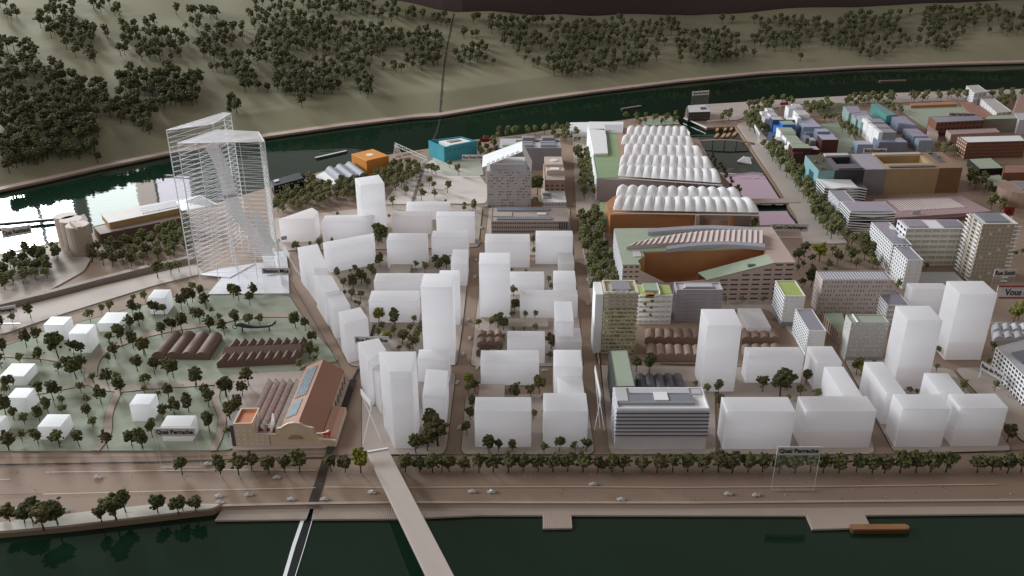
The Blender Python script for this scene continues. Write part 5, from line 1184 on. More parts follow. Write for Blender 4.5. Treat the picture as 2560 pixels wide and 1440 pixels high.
t = simple('flat_roof_block', 'dusty brown flat-roofed block behind the long rust one', [(2378, 336), (2500, 330), (2488, 320), (2366, 325)], by=360, wm=M_duskp, rm=mat('dusty_mauve_roof', (0.36, 0.26, 0.25), 0.7))
t = simple('sage_roof_block', 'black-walled block with a sage roof and pale side', [(2449, 422), (2510, 420), (2478, 394), (2420, 397)], by=440, wm=M_black, rm=M_sage)
t = simple('sage_roof_block', 'smaller dark block with a sage roof in front of the first', [(2484, 466), (2533, 462), (2498, 436), (2456, 440)], by=480, wm=mat('dark_olive_card', (0.10, 0.09, 0.06), 0.6), rm=M_sage)
t = simple('rust_low_block', 'low rust brown block beside the sage-roofed blocks', [(2508, 432), (2600, 430), (2580, 410), (2510, 412)], by=462, wm=M_brickc, rm=mat('rust_roof', (0.30, 0.16, 0.11), 0.7))
t = simple('olive_long_block', 'long olive grey block with a pale green rim behind the meadow', [(2460, 298), (2552, 296), (2540, 286), (2466, 288)], by=332, wm=mat('olive_grey_card', (0.24, 0.21, 0.17), 0.65), rm=M_sage)
t = simple('pale_end_block', 'pale grey slanted block at the end of the olive block', [(2548, 300), (2600, 300), (2590, 280), (2536, 282)], by=336, wm=M_lgrey, rm=M_lgrey)
# curved brown block at the right edge
c = G(2560, 505, 0.0); ring = [(c.x+0.062*math.cos(a), c.y+0.045*math.sin(a)) for a in [2*math.pi*k/28 for k in range(28)]]; hz_ = HT(515, 478)
t = thing('curved_block', 'curved brown drum-like block with slate roof panels', 'model building', (c.x, c.y, 0)); MB().prism(ring, 0, hz_).build('drum', mat('tan_brown_card', (0.33, 0.22, 0.17), 0.65), t)
MB().box(c.x-0.02, c.x+0.05, c.y-0.015, c.y+0.028, hz_, hz_+0.0012).build('solar_panel', M_solar, t)
# two white patterned blocks by the river
def diamond(label, px, by):
    h = HT(by, px[0][1]); p = rp(px, h)
    t = bld('patterned_block', label, p, 0, h, M_paper, mat('pale_grey_roof', (0.50, 0.49, 0.46), 0.6), {3: dict(rows=9, cols=6, fw=0.55, fh=0.5, keep=lambda r, c: (r+c) % 2 == 0), 0: dict(rows=2, cols=3, fw=0.8, fh=0.6, m=M_lgrey)}, parapet=0.0008); return t
diamond('white block with a dark diamond pattern, the upper of two by the river', [(2436, 232), (2468, 228), (2446, 212), (2416, 214)], 262)
diamond('white block with a dark diamond pattern, the longer lower one', [(2492, 282), (2530, 278), (2486, 246), (2452, 246)], 300)
MB_ = MB().prism(rp([(2440, 296), (2492, 292), (2430, 254), (2400, 258)], 0.008), 0, 0.008)
tag(MB_.build('rust_terrace', mat('rust_terrace_card', (0.33, 0.17, 0.12), 0.7)), 'rust red terrace at the foot of the diamond-patterned blocks', 'terrace')
tag(MB().prism(rp([(2278, 264), (2392, 260), (2390, 254), (2275, 258)], 0.010), 0, 0.010).build('timber_wall', M_wood), 'long low timber-brown wall edging the meadow by the river', 'wall')
tag(MB().prism(rp([(2528, 285), (2600, 285), (2600, 235), (2545, 240)], 0.03), 0, 0.03).build('brown_mound_block', MATS['tan_brown_card'], bevel=0.004), 'rounded brown block cut off at the river corner', 'model building')
# dark pavilion on the harbour platform
h = HT(304, 290); p = rp([(1757, 293), (1778, 291), (1764, 261), (1719, 266)], h) if False else rp([(1722, 281), (1776, 279), (1764, 261), (1719, 264)], HT(304, 281))
t = bld('harbour_pavilion', 'dark brown slanted pavilion with a pale roof on the harbour point', p, 0, HT(304, 281), mat('dark_lattice', (0.10, 0.075, 0.07), 0.5, 0.15, 150), M_lgrey, {0: dict(rows=3, cols=8, fw=0.7, fh=0.4)})
MB().prism(sub(p, 0.62, 0.9, 0.3, 0.6), HT(304, 281)-0.0005, HT(304, 281)+0.0012).build('roof_hatch', M_black, t)
a, b = G(1710, 296), G(1767, 321); tag(MB().bar(V2(a, 0.0014), V2(b, 0.0014), 0.004, 0.0024).build('platform_edge', M_edge), 'bright white edge strip along the harbour platform', 'edge strip')
# bridges over the basin
t = thing('arched_footbridge', 'thin brown arched footbridge across the harbour basin', 'bridge', G(1740, 352))
a, b = G(1738, 353, 0.004), G(1886, 358, 0.004); pts_ = [a.lerp(b, k/10)+Vector((0, 0, 0.006*math.sin(math.pi*k/10))) for k in range(11)]
mb = MB(); 
for q0, q1 in zip(pts_, pts_[1:]): mb.bar(q0, q1, 0.010, 0.0016)
mb.build('bridge_deck', M_oshed, t)
for k in (3, 5, 7): q = pts_[k]; MB().bar(q, V2(q, ZW), 0.0025, 0.0025).build('pier', M_dgrey, t)
t = thing('road_bridge', 'wide pale road bridge crossing the end of the basin', 'bridge', G(1860, 505))
MB().prism(gp([(1845, 509), (2000, 506), (1990, 496), (1850, 497)], 0.003), -0.001, 0.0032).build('bridge_deck', M_plate, t)
for x in (1900, 1935, 1965): q = G(x, 505, 0); MB().box(q.x-0.004, q.x+0.004, q.y-0.001, q.y+0.004, ZW, -0.0012).build('pier', M_dgrey, t)
# right edge: white gridded block, grey vaulted shed
h = HT(1015, 945)*0.9; p = rp([(2578, 958), (2680, 950), (2560, 850), (2490, 868)], h)
t = bld('grid_block', 'white balcony-gridded block with dark roof panels cut off by the corner plot', p, 0, h, M_paper, M_lgrey, {3: dict(rows=6, cols=12, fw=0.72, fh=0.62)}, parapet=0.001)
for v in (0.15, 0.5): MB().prism(sub(p, 0.25, 0.85, v, v+0.28), h-0.0006, h+0.0010).build('solar_panel', M_solar, t)
vaults('vaulted_shed', 'pale grey vaulted shed rows below the lettered banner', rp([(2484, 850), (2640, 850), (2610, 808), (2480, 810)], 0.012), 0.012, 6, 0.005, M_lgrey, rows=2, gap=0.2)
# ---------------------------------------------------------------- street-name signs on clear stands
M_ink = mat('black_ink', (0.012, 0.012, 0.014), 0.6); M_label = mat('grey_paper_strip', (0.58, 0.56, 0.56), 0.7, 0.03)
M_board = clear('clear_sign_board', (0.70, 0.69, 0.69), 0.10, 0.3, 1.10)
def text_mesh(txt, w, h, m, name='lettering'):
    cu = bpy.data.curves.new('lettering', 'FONT'); cu.body = txt; cu.align_x = 'CENTER'; cu.align_y = 'CENTER'; cu.extrude = 0.01; cu.offset = 0.022; cu.resolution_u = 3
    ob = bpy.data.objects.new('tmp', cu); COL.objects.link(ob); dg = bpy.context.evaluated_depsgraph_get()
    me = bpy.data.meshes.new_from_object(ob.evaluated_get(dg)); bpy.data.objects.remove(ob)
    xs = [v.co.x for v in me.vertices]; ys = [v.co.y for v in me.vertices]
    cx, cy = (max(xs)+min(xs))/2, (max(ys)+min(ys))/2; sx = w/(max(xs)-min(xs)); sy = h/(max(ys)-min(ys))
    for v in me.vertices: v.co = Vector(((v.co.x-cx)*sx, (v.co.y-cy)*sy, v.co.z*0.02))
    me.materials.clear(); me.materials.append(m); me.name = name; return me
def sign(label, txt, a, b, hpx, by, board=True, tilt=0.0, strip=None, ink=None, fill=0.90, thick=0.60, legs=True, bx=None):
    """a, b = photo positions of the strip's top corners; hpx = strip height in the photo; by = photo row of its foot"""
    xm = (a[0]+b[0])/2; base = G(bx or xm, by); Y = base.y
    A = at_depth(a[0], a[1], Y); B = at_depth(b[0], b[1], Y)
    if tilt:
        zt_ = at_depth(xm, (a[1]+b[1])/2, Y).z; A = G(a[0], a[1], zt_); B = G(b[0], b[1], zt_)
    Hs = (at_depth(xm, (a[1]+b[1])/2, Y)-at_depth(xm, (a[1]+b[1])/2+hpx, Y)).z
    t = thing('street_sign', label, 'sign', V2((A+B)/2, 0.0024)); u = (B-A); L = u.length; u.normalize(); n = Vector((u.y, -u.x, 0)).normalized(); dn = Vector((0, 0, -Hs))
    th = n*0.0006
    MB().loft([A+dn-th, B+dn-th, B+dn+th, A+dn+th], [A-th, B-th, B+th, A+th]).build('label_strip', strip or M_label, t)
    zb = 0.0024
    if board:
        q = [V2(A, zb), V2(B, zb), B+dn, A+dn]; MB().add(q, [(0, 1, 2, 3)]).build('clear_board', M_board, t)
        MB().bar(V2(A, zb), A+dn, 0.0005, 0.0005).build('board_edge', M_clear, t); MB().bar(V2(B, zb), B+dn, 0.0005, 0.0005).build('board_edge', M_clear, t)
        MB().bar(V2(A, zb+0.0004), V2(B, zb+0.0004), 0.003, 0.0003).build('foot', M_board, t)
    elif legs:
        for q in (A+u*L*0.06, B-u*L*0.06): MB().bar(V2(q, zb), q+dn, 0.001, 0.001).build('leg', M_edge, t)
    if txt:
        me = text_mesh(txt, L*fill, Hs*thick, ink or M_ink); o = bpy.data.objects.new('lettering', me); COL.objects.link(o); o.parent = t
        c = (A+B)/2+dn/2+n*0.0008; zx = u; zz = n; zy = zz.cross(zx)
        o.matrix_local = Matrix.Translation(c-t.location) @ Matrix((zx, zy, zz)).transposed().to_4x4()
    return t
sign('clear stand reading Quai Perrache in front of the park cubes', 'Quai Perrache', (384, 1070), (486, 1070), 20, 1172)
sign('clear stand reading Quai Perrache among the quay row trees', 'Quai Perrache', (1944, 1117), (2053, 1117), 20, 1229)
sign('clear stand reading Rue Delandine behind the white street blocks', 'Rue Delandine', (886, 841), (972, 842), 17, 925)
sign('grey sign reading Station Mus at the foot of the clear tower', 'Station Mus', (654, 670), (724, 670), 14, 740)
sign('frosted stand reading Rue Hrant Dink beside the canopy tower', 'Rue Hrant Dink', (1155, 387), (1212, 387), 12, 446)
sign('grey sign reading Cours Charlemagne by the basin end', 'Cours Charlemagne', (1928, 559), (2022, 560), 19, 596)
sign('grey sign ending in magne by the rail corridor', 'Cours Charlemagne', (-52, 778), (38, 762), 18, 812)
sign('grey sign reading Quai Rambaud on the river bank beside the silos', 'Quai Rambaud', (2, 574), (75, 561), 22, 636)
sign('clear stand reading Quai Rambaud behind the dark harbour pavilion', 'Quai Rambaud', (1731, 229), (1773, 226), 10, 268)
sign('white sign reading Rue Denuziere above the five-section block', 'Rue Denuzière', (2160, 371), (2218, 371), 11, 394, strip=mat('pale_sign_strip', (0.58, 0.56, 0.55), 0.7))
sign('grey sign reading Allee Paul Scherrer beside the meadow', 'Allée Paul Scherrer', (2372, 281), (2441, 282), 9, 306)
sign('clear stand reading Rue Smith behind the broad white tower', 'Rue Smith', (2488, 673), (2543, 673), 18, 728)
sign('tilted white sign reading Rue de Pury by the bare corner plot', 'Rue de Pury', (2455, 903), (2512, 934), 20, 962, tilt=1, board=False, strip=MATS['pale_sign_strip'])
t = sign('red-edged banner with large letters Vou cut off at the side', 'Vous êtes ici', (2496, 714), (2640, 714), 32, 810, strip=MATS['pale_sign_strip'], fill=0.72, thick=0.5, board=True)
Yb = G(2568, 810).y
for y in (714, 743):
    a, b = at_depth(2496, y, Yb), at_depth(2640, y, Yb); MB().bar(a+Vector((0, -0.0012, -0.0006)), b+Vector((0, -0.0012, -0.0006)), 0.0012, 0.0024).build('red_border', mat('red_border_paint', (0.30, 0.03, 0.025), 0.5), t)
# signs seen nearly edge on, standing on splayed clear legs
def edge_sign(label, a, b, wpx, by, feet):
    Y = G(a[0], by).y; A, B = at_depth(a[0], a[1], Y+0.012), at_depth(b[0], b[1], Y-0.012); t = thing('street_sign', label, 'sign', V2((A+B)/2, 0.0024)); w = Vector((0.0006, 0, 0)); dn = Vector((0, 0, -0.009))
    MB().loft([A+dn-w, B+dn-w, B+dn+w, A+dn+w], [A-w, B-w, B+w, A+w]).build('label_strip', M_paper, t)
    for f in feet: MB().bar(G(*f, 0.0024), (B if f is feet[0] else A)+dn*0.9, 0.0009, 0.0009).build('leg', M_edge, t)
edge_sign('white name plate turned side-on at the silver office corner', (1488, 913), (1502, 985), 8, 1040, [(1486, 1075), (1511, 1076), (1500, 1070)])
edge_sign('silver name plate turned side-on near the bridge head', (902, 972), (927, 1004), 8, 1065, [(908, 1108), (954, 1104), (950, 1090)])
edge_sign('small white plate turned side-on among the avenue trees', (1887, 310), (1900, 333), 6, 352, [(1890, 365), (1902, 362)])
edge_sign('small white plate turned side-on at the cushion roof corner', (1713, 316), (1725, 332), 6, 352, [(1716, 356), (1728, 356)])
edge_sign('silver rolled plate leaning beside the diagonal street head', (708, 616), (724, 634), 6, 668, [(742, 682), (752, 690)])
def flag(label, a, b, hp, by, m, txt=None, ink=None):
    sign(label, txt, a, b, hp, by, board=False, strip=m, ink=ink, fill=0.6, thick=0.6)
M_redc = mat('deep_red_card', (0.26, 0.012, 0.018), 0.5); M_bluec = mat('deep_blue_card', (0.03, 0.05, 0.22), 0.5)
M_wink = mat('white_ink', (0.7, 0.7, 0.7), 0.6)
flag('small red flag above the white townhouses', (1951, 256), (1971, 255), 7, 282, M_redc); flag('small red flag sign behind the teal building', (1199, 346), (1223, 346), 9, 372, M_redc, 'A B', M_black)
flag('red flag sign by the curved brown block', (2512, 517), (2538, 517), 22, 550, M_redc, 'A', M_black); flag('small blue parking sign with a white P', (1423, 334), (1431, 334), 9, 352, M_bluec, 'P', M_wink)
flag('grey name plate next to the blue parking sign', (1432, 336), (1456, 333), 7, 356, M_label); flag('small black plate marked 13 beside the clear tower', (703, 592), (716, 590), 8, 640, M_black, '13', M_wink)
flag('grey name plate at the base of the clear tower', (630, 606), (700, 596), 9, 650, M_label); flag('small grey plate with a swirl on a post behind the glass slab', (2281, 527), (2302, 524), 14, 548, M_lgrey)

# ---------------------------------------------------------------- clear cars
M_car = clear('moulded_clear_plastic', (0.80, 0.79, 0.78), 0.38, 0.12, 1.45)
def car_mesh():
    mb = MB(); L, Wd = 0.0100, 0.0042
    mb.loft([Vector((x, y, 0.0004)) for x, y in ((-L/2, -Wd/2), (L/2, -Wd/2), (L/2, Wd/2), (-L/2, Wd/2))], [Vector((x*0.96, y*0.94, 0.0020)) for x, y in ((-L/2, -Wd/2), (L/2, -Wd/2), (L/2, Wd/2), (-L/2, Wd/2))])
    cb = MB().loft([Vector((x, y, 0.0020)) for x, y in ((-L*0.32, -Wd*0.45), (L*0.20, -Wd*0.45), (L*0.20, Wd*0.45), (-L*0.32, Wd*0.45))], [Vector((x, y, 0.0036)) for x, y in ((-L*0.22, -Wd*0.38), (L*0.08, -Wd*0.38), (L*0.08, Wd*0.38), (-L*0.22, Wd*0.38))])
    return mb, cb
bm_, cm_ = car_mesh()
c0 = thing('toy_car', 'x', 'car', (0, 0, 0)); body0 = bm_.build('body', M_car, c0, bevel=0.0005); cab0 = cm_.build('cabin', M_car, c0, bevel=0.0004)
wh = MB()
wheel0 = []
for sx in (-1, 1):
    for sy in (-1, 1):
        wheel0.append(MB().tube([(sx*0.003, sy*0.0021, 0.0009), (sx*0.003, sy*0.0024, 0.0009)], 0.0009, 8).build('wheel', M_car, c0))
first = [True]
def car(px, py, rot, label, group, z=0.0008):
    p = G(px, py, z)
    if first[0]: r = c0; first[0] = False
    else:
        r = c0.copy(); COL.objects.link(r)
        for ch in [body0, cab0]+wheel0: k = ch.copy(); COL.objects.link(k); k.parent = r
    r.location = p; r.rotation_euler = (0, 0, R(rot)); tag(r, label, 'car', group)
for x, y in ((245, 1194), (692, 1195), (547, 1241), (550, 1257), (622, 1238), (728, 1249), (811, 1249), (930, 1232), (1180, 1230), (1228, 1231), (1552, 1250), (1482, 1212), (1820, 1236), (1890, 1239), (42, 1276), (163, 1277)):
    car(x, y, random.uniform(-6, 6)+(180 if random.random() < 0.5 else 0), 'tiny clear plastic car on the wide quay road', 'clear cars on the quay road')
for x, y in ((520, 1161), (718, 1161)): car(x, y, 3, 'tiny clear plastic car parked under the quay trees near the hall', 'clear cars under the quay trees')
for x, y in ((1174, 846), (1157, 886), (1143, 957), (1148, 1069), (1170, 800), (1190, 650), (1187, 692), (1204, 570), (1198, 607), (1193, 920)):
    car(x, y, 83+random.uniform(-5, 5), 'tiny clear plastic car in the straight street between white blocks', 'clear cars in the straight street', 0.0008)
car(1362, 927, 2, 'tiny clear plastic car in the side lane between white blocks', None); car(1470, 700, 95, 'tiny clear plastic car in the street beside the planted tower', 'clear cars by the planted tower'); car(1468, 760, 95, 'tiny clear plastic car in the street beside the planted tower', 'clear cars by the planted tower')

# ---------------------------------------------------------------- boats
def boat(label, a, b, w, h, m, rim=None, z=ZW, cat='boat', name='barge', open_=True):
    A, B = G(*a, z), G(*b, z); d = (B-A).normalized(); n = Vector((-d.y, d.x, 0)); L = (B-A).length
    out = [A+d*L*u+n*w*v for u, v in ((0, -0.25), (0.03, -0.48), (0.5, -0.5), (0.95, -0.48), (1.0, -0.2), (1.0, 0.2), (0.95, 0.48), (0.5, 0.5), (0.03, 0.48), (0, 0.25))]
    t = thing(name, label, cat, V2((A+B)/2, z))
    MB().prism(out, z, z+h).build('hull', m, t, bevel=0.0004)
    if open_: MB().prism(inset(out, w*0.10), z+h-0.0001, z+h+0.0006).build('deck', rim or m, t)
    return t
boat('orange-brown wooden barge moored by the slanted jetty', (2124, 1328), (2272, 1327), 0.011, 0.006, mat('dark_hull_wood', (0.12, 0.055, 0.022), 0.5), mat('barge_wood', (0.27, 0.135, 0.05), 0.5, 0.12, 90))
boat('thin white barge on the far river', (788, 398), (868, 380), 0.010, 0.004, M_dgrey, M_lgrey)
boat('slim dark barge with a pale deck on the far river by the harbour mouth', (1553, 275), (1604, 267), 0.010, 0.004, M_dgrey, M_oshed)
boat('dark brown barge low on the far river beyond the meadow', (2197, 205), (2266, 203), 0.012, 0.004, M_bshed, M_bshed)
tb = thing('white_boat', 'white triangular boat floating in the basin', 'boat', G(1860, 405, ZW)); q = gp([(1842, 406), (1879, 412), (1874, 397), (1858, 394)], ZW); MB().prism(q, ZW, ZW+0.004).build('hull', M_paper, tb, bevel=0.0004); MB().prism(inset(q, 0.005), ZW+0.004, ZW+0.0055).build('cabin', M_lgrey, tb)
for k, (x, y) in enumerate(((1793, 326), (1813, 325), (1828, 324))): boat('small brown wooden boat in the basin, back line', (x-1, y+4), (x+2, y-7), 0.009, 0.004, M_bshed, M_woodl, name='rowing_boat')['group'] = 'boats moored in the basin, back line'
for k, (x, y) in enumerate(((1791, 342), (1808, 342), (1820, 341), (1836, 338))): boat('small brown wooden boat in the basin, nearer the footbridge', (x-3, y+4), (x+4, y-5), 0.009, 0.004, M_oshed, M_woodl, name='rowing_boat')['group'] = 'boats moored by the footbridge'
tag(MB().bar(G(-60, 566, ZW+0.006), G(168, 546, ZW+0.006), 0.006, 0.006).build('mooring_boom', M_dgrey), 'dark floating mooring boom on the bright river by the silos', 'boom')
# ---------------------------------------------------------------- model trees
def leaf_mat(name, cols):
    m = bpy.data.materials.new(name); m.use_nodes = True; nt = m.node_tree; N = nt.nodes; L = nt.links; b = N['Principled BSDF']; b.inputs['Roughness'].default_value = 0.9; b.inputs['Specular IOR Level'].default_value = 0.15
    oi = N.new('ShaderNodeObjectInfo'); ge = N.new('ShaderNodeNewGeometry'); ad = N.new('ShaderNodeMath'); ad.operation = 'MULTIPLY_ADD'; ad.inputs[1].default_value = 0.35
    mu = N.new('ShaderNodeMath'); mu.operation = 'MULTIPLY'; mu.inputs[1].default_value = 0.65
    L.new(oi.outputs['Random'], mu.inputs[0]); L.new(ge.outputs['Random Per Island'], ad.inputs[0]); L.new(mu.outputs[0], ad.inputs[2])
    cr = N.new('ShaderNodeValToRGB'); L.new(ad.outputs[0], cr.inputs[0]); e = cr.color_ramp.elements
    e[0].position = 0; e[0].color = (*cols[0], 1); e[1].position = 1; e[1].color = (*cols[-1], 1)
    for i, c in enumerate(cols[1:-1]): k = e.new((i+1)/(len(cols)-1)); k.color = (*c, 1)
    tc = N.new('ShaderNodeTexCoord'); nz = N.new('ShaderNodeTexNoise'); nz.inputs['Scale'].default_value = 900; L.new(tc.outputs['Object'], nz.inputs['Vector'])
    mx = N.new('ShaderNodeMix'); mx.data_type = 'RGBA'; mx.blend_type = 'MULTIPLY'; mx.inputs['Factor'].default_value = 0.5; L.new(cr.outputs[0], mx.inputs['A']); L.new(nz.outputs['Color'], mx.inputs['B'])
    L.new(mx.outputs['Result'], b.inputs['Base Color']); return m
M_leaf = leaf_mat('dark_foam_foliage', [(0.062, 0.072, 0.038), (0.110, 0.118, 0.050), (0.145, 0.148, 0.058), (0.130, 0.112, 0.056), (0.085, 0.105, 0.052)])
M_leafy = leaf_mat('yellow_green_foam_foliage', [(0.20, 0.20, 0.035), (0.26, 0.26, 0.045), (0.17, 0.20, 0.045)])
M_leafa = leaf_mat('olive_avenue_foliage', [(0.14, 0.145, 0.065), (0.205, 0.21, 0.09), (0.18, 0.195, 0.088)])
M_leafh = leaf_mat('hill_foam_foliage', [(0.064, 0.076, 0.044), (0.108, 0.116, 0.058), (0.145, 0.144, 0.068), (0.100, 0.116, 0.062)])
M_trunk = mat('dark_twig', (0.040, 0.033, 0.026), 0.9, 0.2, 300)
ICO_V = []; ICO_F = []
_b = bmesh.new(); bmesh.ops.create_icosphere(_b, subdivisions=1, radius=1.0); _b.verts.ensure_lookup_table()
ICO_V = [v.co.copy() for v in _b.verts]; ICO_F = [tuple(v.index for v in f.verts) for f in _b.faces]; _b.free()
def crown_data(seed, n, cr=0.36, cz=0.69, ch=0.33, blob=(0.05, 0.10)):
    rr = random.Random(seed); vs = []; fs = []
    lobes = [(rr.uniform(-0.16, 0.16), rr.uniform(-0.16, 0.16), cz+rr.uniform(-0.13, 0.13), rr.uniform(0.17, 0.25)) for _ in range(5)]
    k = 0
    while k < n:
        if rr.random() < 0.85: lx, ly, lz, lr = rr.choice(lobes)
        else: lx, ly, lz, lr = 0, 0, cz, cr
        d = Vector((rr.gauss(0, 1), rr.gauss(0, 1), rr.gauss(0, 1))).normalized(); q = Vector((lx, ly, lz))+d*lr*rr.uniform(0.35, 1.0)
        if q.z < 0.36: continue
        s = rr.uniform(*blob); o = len(vs); M = Matrix.Rotation(rr.random()*6.3, 3, d)
        for v in ICO_V: w = M @ v; vs.append(q+Vector((w.x*s, w.y*s, w.z*s*0.8))*rr.uniform(0.7, 1.25))
        fs += [tuple(i+o for i in f) for f in ICO_F]; k += 1
    return vs, fs
def trunk_data(seed):
    rr = random.Random(seed); mb = MB(); lean = rr.uniform(-0.06, 0.06)
    top = Vector((lean, rr.uniform(-0.04, 0.04), 0.55)); mb.tube([(0, 0, -0.01), Vector((lean*0.4, 0, 0.25)), top], [0.030, 0.022, 0.013], 5)
    for _ in range(5):
        a = rr.random()*6.28; s = Vector((lean*0.6, 0, rr.uniform(0.28, 0.48))); mb.tube([s, s+Vector((math.cos(a)*0.12, math.sin(a)*0.12, 0.13)), s+Vector((math.cos(a)*0.24, math.sin(a)*0.24, rr.uniform(0.2, 0.36)))], [0.013, 0.009, 0.004], 4)
    return mb.v, mb.f
def mk(name, vs, fs, m):
    me = bpy.data.meshes.new(name); me.from_pydata([tuple(v) for v in vs], [], fs); me.materials.append(m); return me
NV = 9
crown_v = [crown_data(100+i, 120 + (i % 3)*20, blob=(0.055, 0.098)) for i in range(NV)]; trunk_v = [trunk_data(200+i) for i in range(NV)]
CROWN = {m.name: [mk('crown', *crown_v[i], m) for i in range(NV)] for m in (M_leaf, M_leafy, M_leafa, M_leafh)}
TRUNK = [mk('trunk', *trunk_v[i], M_trunk) for i in range(NV)]
low_v = [crown_data(300+i, 48, blob=(0.075, 0.125)) for i in range(6)]
trng = random.Random(11)
LAND = [(460, 860, 'the four-vault brown shed'), (660, 880, 'the saw-tooth brown shed'), (640, 830, 'the dark sculpture'), (710, 1080, 'the cream old hall'), (620, 725, 'the clear tower base'), (395, 770, 'the white cube near the clear tower'), (270, 815, 'the flat white box'), (205, 860, 'the white cube by the big dark tree'),
        (140, 835, 'the white cube at the road edge'), (40, 950, 'the low wide white box'), (50, 1015, 'the white cube among close trees'), (125, 1085, 'the white box near the quay road'), (355, 1030, 'the white cube beside the path'), (440, 1090, 'the white box behind the quay sign'), (265, 960, 'the path fork'), (545, 1010, 'the path beside the hall forecourt')]
ROWL = [(950, 1130, 'the bridge head'), (1060, 1120, 'the wedge-roofed tower corner'), (1255, 1120, 'the wide white corner block'), (1415, 1120, 'the white block with trees at its foot'), (1655, 1125, 'the silver striped office'), (1900, 1125, 'the wide white block beside the office'), (2000, 1225, 'the clear quay sign'), (2100, 1122, 'the white block behind the sign'), (2315, 1120, 'the first of the twin white blocks'), (2460, 1118, 'the white block at the road corner')]
HILL = [(200, 600, 'the silos'), (350, 560, 'the brown warehouse'), (600, 640, 'the clear tower'), (720, 470, 'the black building'), (925, 420, 'the orange cube'), (1130, 385, 'the teal building'), (1325, 400, 'the rolled-roof building'), (1520, 380, 'the white wing of the cushion hall'), (1640, 340, 'the cushion roofs'), (1750, 290, 'the harbour pavilion'), (1960, 300, 'the white townhouses'), (2150, 290, 'the mint frosted blocks'), (2330, 275, 'the meadow'), (2450, 250, 'the diamond-patterned blocks')]
LANDS = {k: [(G(x, y), s) for x, y, s in v] for k, v in (('park', LAND), ('row', ROWL), ('hill', HILL))}
def near(p, k): return min(LANDS[k], key=lambda q: (q[0].x-p.x)**2+(q[0].y-p.y)**2)[1]
def put_tree(p, h, m, label, group, name='model_tree', wide=1.0):
    i = trng.randrange(NV); t = bpy.data.objects.new(name, None); COL.objects.link(t); t.location = p; t.empty_display_size = 0.005; tag(t, label, 'tree', group)
    s = trng.uniform(0.9, 1.12)*wide; rz = trng.random()*6.28; lean = trng.uniform(-0.06, 0.06)
    for nm, me in (('crown', CROWN[m.name][i]), ('trunk', TRUNK[i])):
        o = bpy.data.objects.new(nm, me); COL.objects.link(o); o.parent = t; o.scale = (h*s, h*s, h); o.rotation_euler = (lean, lean*0.5, rz)
TREES = []
def tree(p, h, m, label, group, wide=1.0):
    if 'park lawn' in label: label = ('yellow-green' if m is M_leafy else 'dark') + ' model tree on the park lawn, nearest ' + near(p, 'park'); group = label
    elif 'long row' in label: label = 'dark tree in the long quay row, nearest ' + near(p, 'row'); group = label
    elif m is M_leafy: label = 'yellow-green' + label[label.index(' model tree'):] if ' model tree' in label else 'yellow-green '+label; group = label
    TREES.append((Vector(p), h, m, label, group, wide))
def merge_trees(name, label, lst, m):
    mb_v = []; mb_f = []
    for p, h in lst:
        vs, fs = low_v[trng.randrange(6)]; a = trng.random()*6.28; ca, sa = math.cos(a)*h, math.sin(a)*h; o = len(mb_v); z = p.z
        mb_v += [(p.x+v.x*ca-v.y*sa, p.y+v.x*sa+v.y*ca, z+v.z*h) for v in vs]; mb_f += [tuple(i+o for i in f) for f in fs]
        o = len(mb_v); r = h*0.03; mb_v += [(p.x-r, p.y-r, z), (p.x+r, p.y-r, z), (p.x, p.y+r, z), (p.x-r*.6, p.y-r*.6, z+h*0.6), (p.x+r*.6, p.y-r*.6, z+h*0.6), (p.x, p.y+r*.6, z+h*0.6)]; mb_f += [(o, o+1, o+4, o+3), (o+1, o+2, o+5, o+4), (o+2, o, o+3, o+5)]
    if mb_v:
        o = bpy.data.objects.new(name, mk(name, mb_v, mb_f, m)); COL.objects.link(o); o['kind'] = 'stuff'; tag(o, label, 'trees')
def trees_px(lst, label, group, m=None, ox=0, oy=0, k=4.0, z=0.0014, wide=1.0):
    for e in lst:
        x, y, top = e[:3]; px, py, pt = ox+x/k, oy+y/k, oy+top/k; mm = m or M_leaf
        if len(e) > 3: mm = M_leafy
        tree(G(px, py, z), max(0.008, HT(py, pt)), mm, label, group, wide=wide)
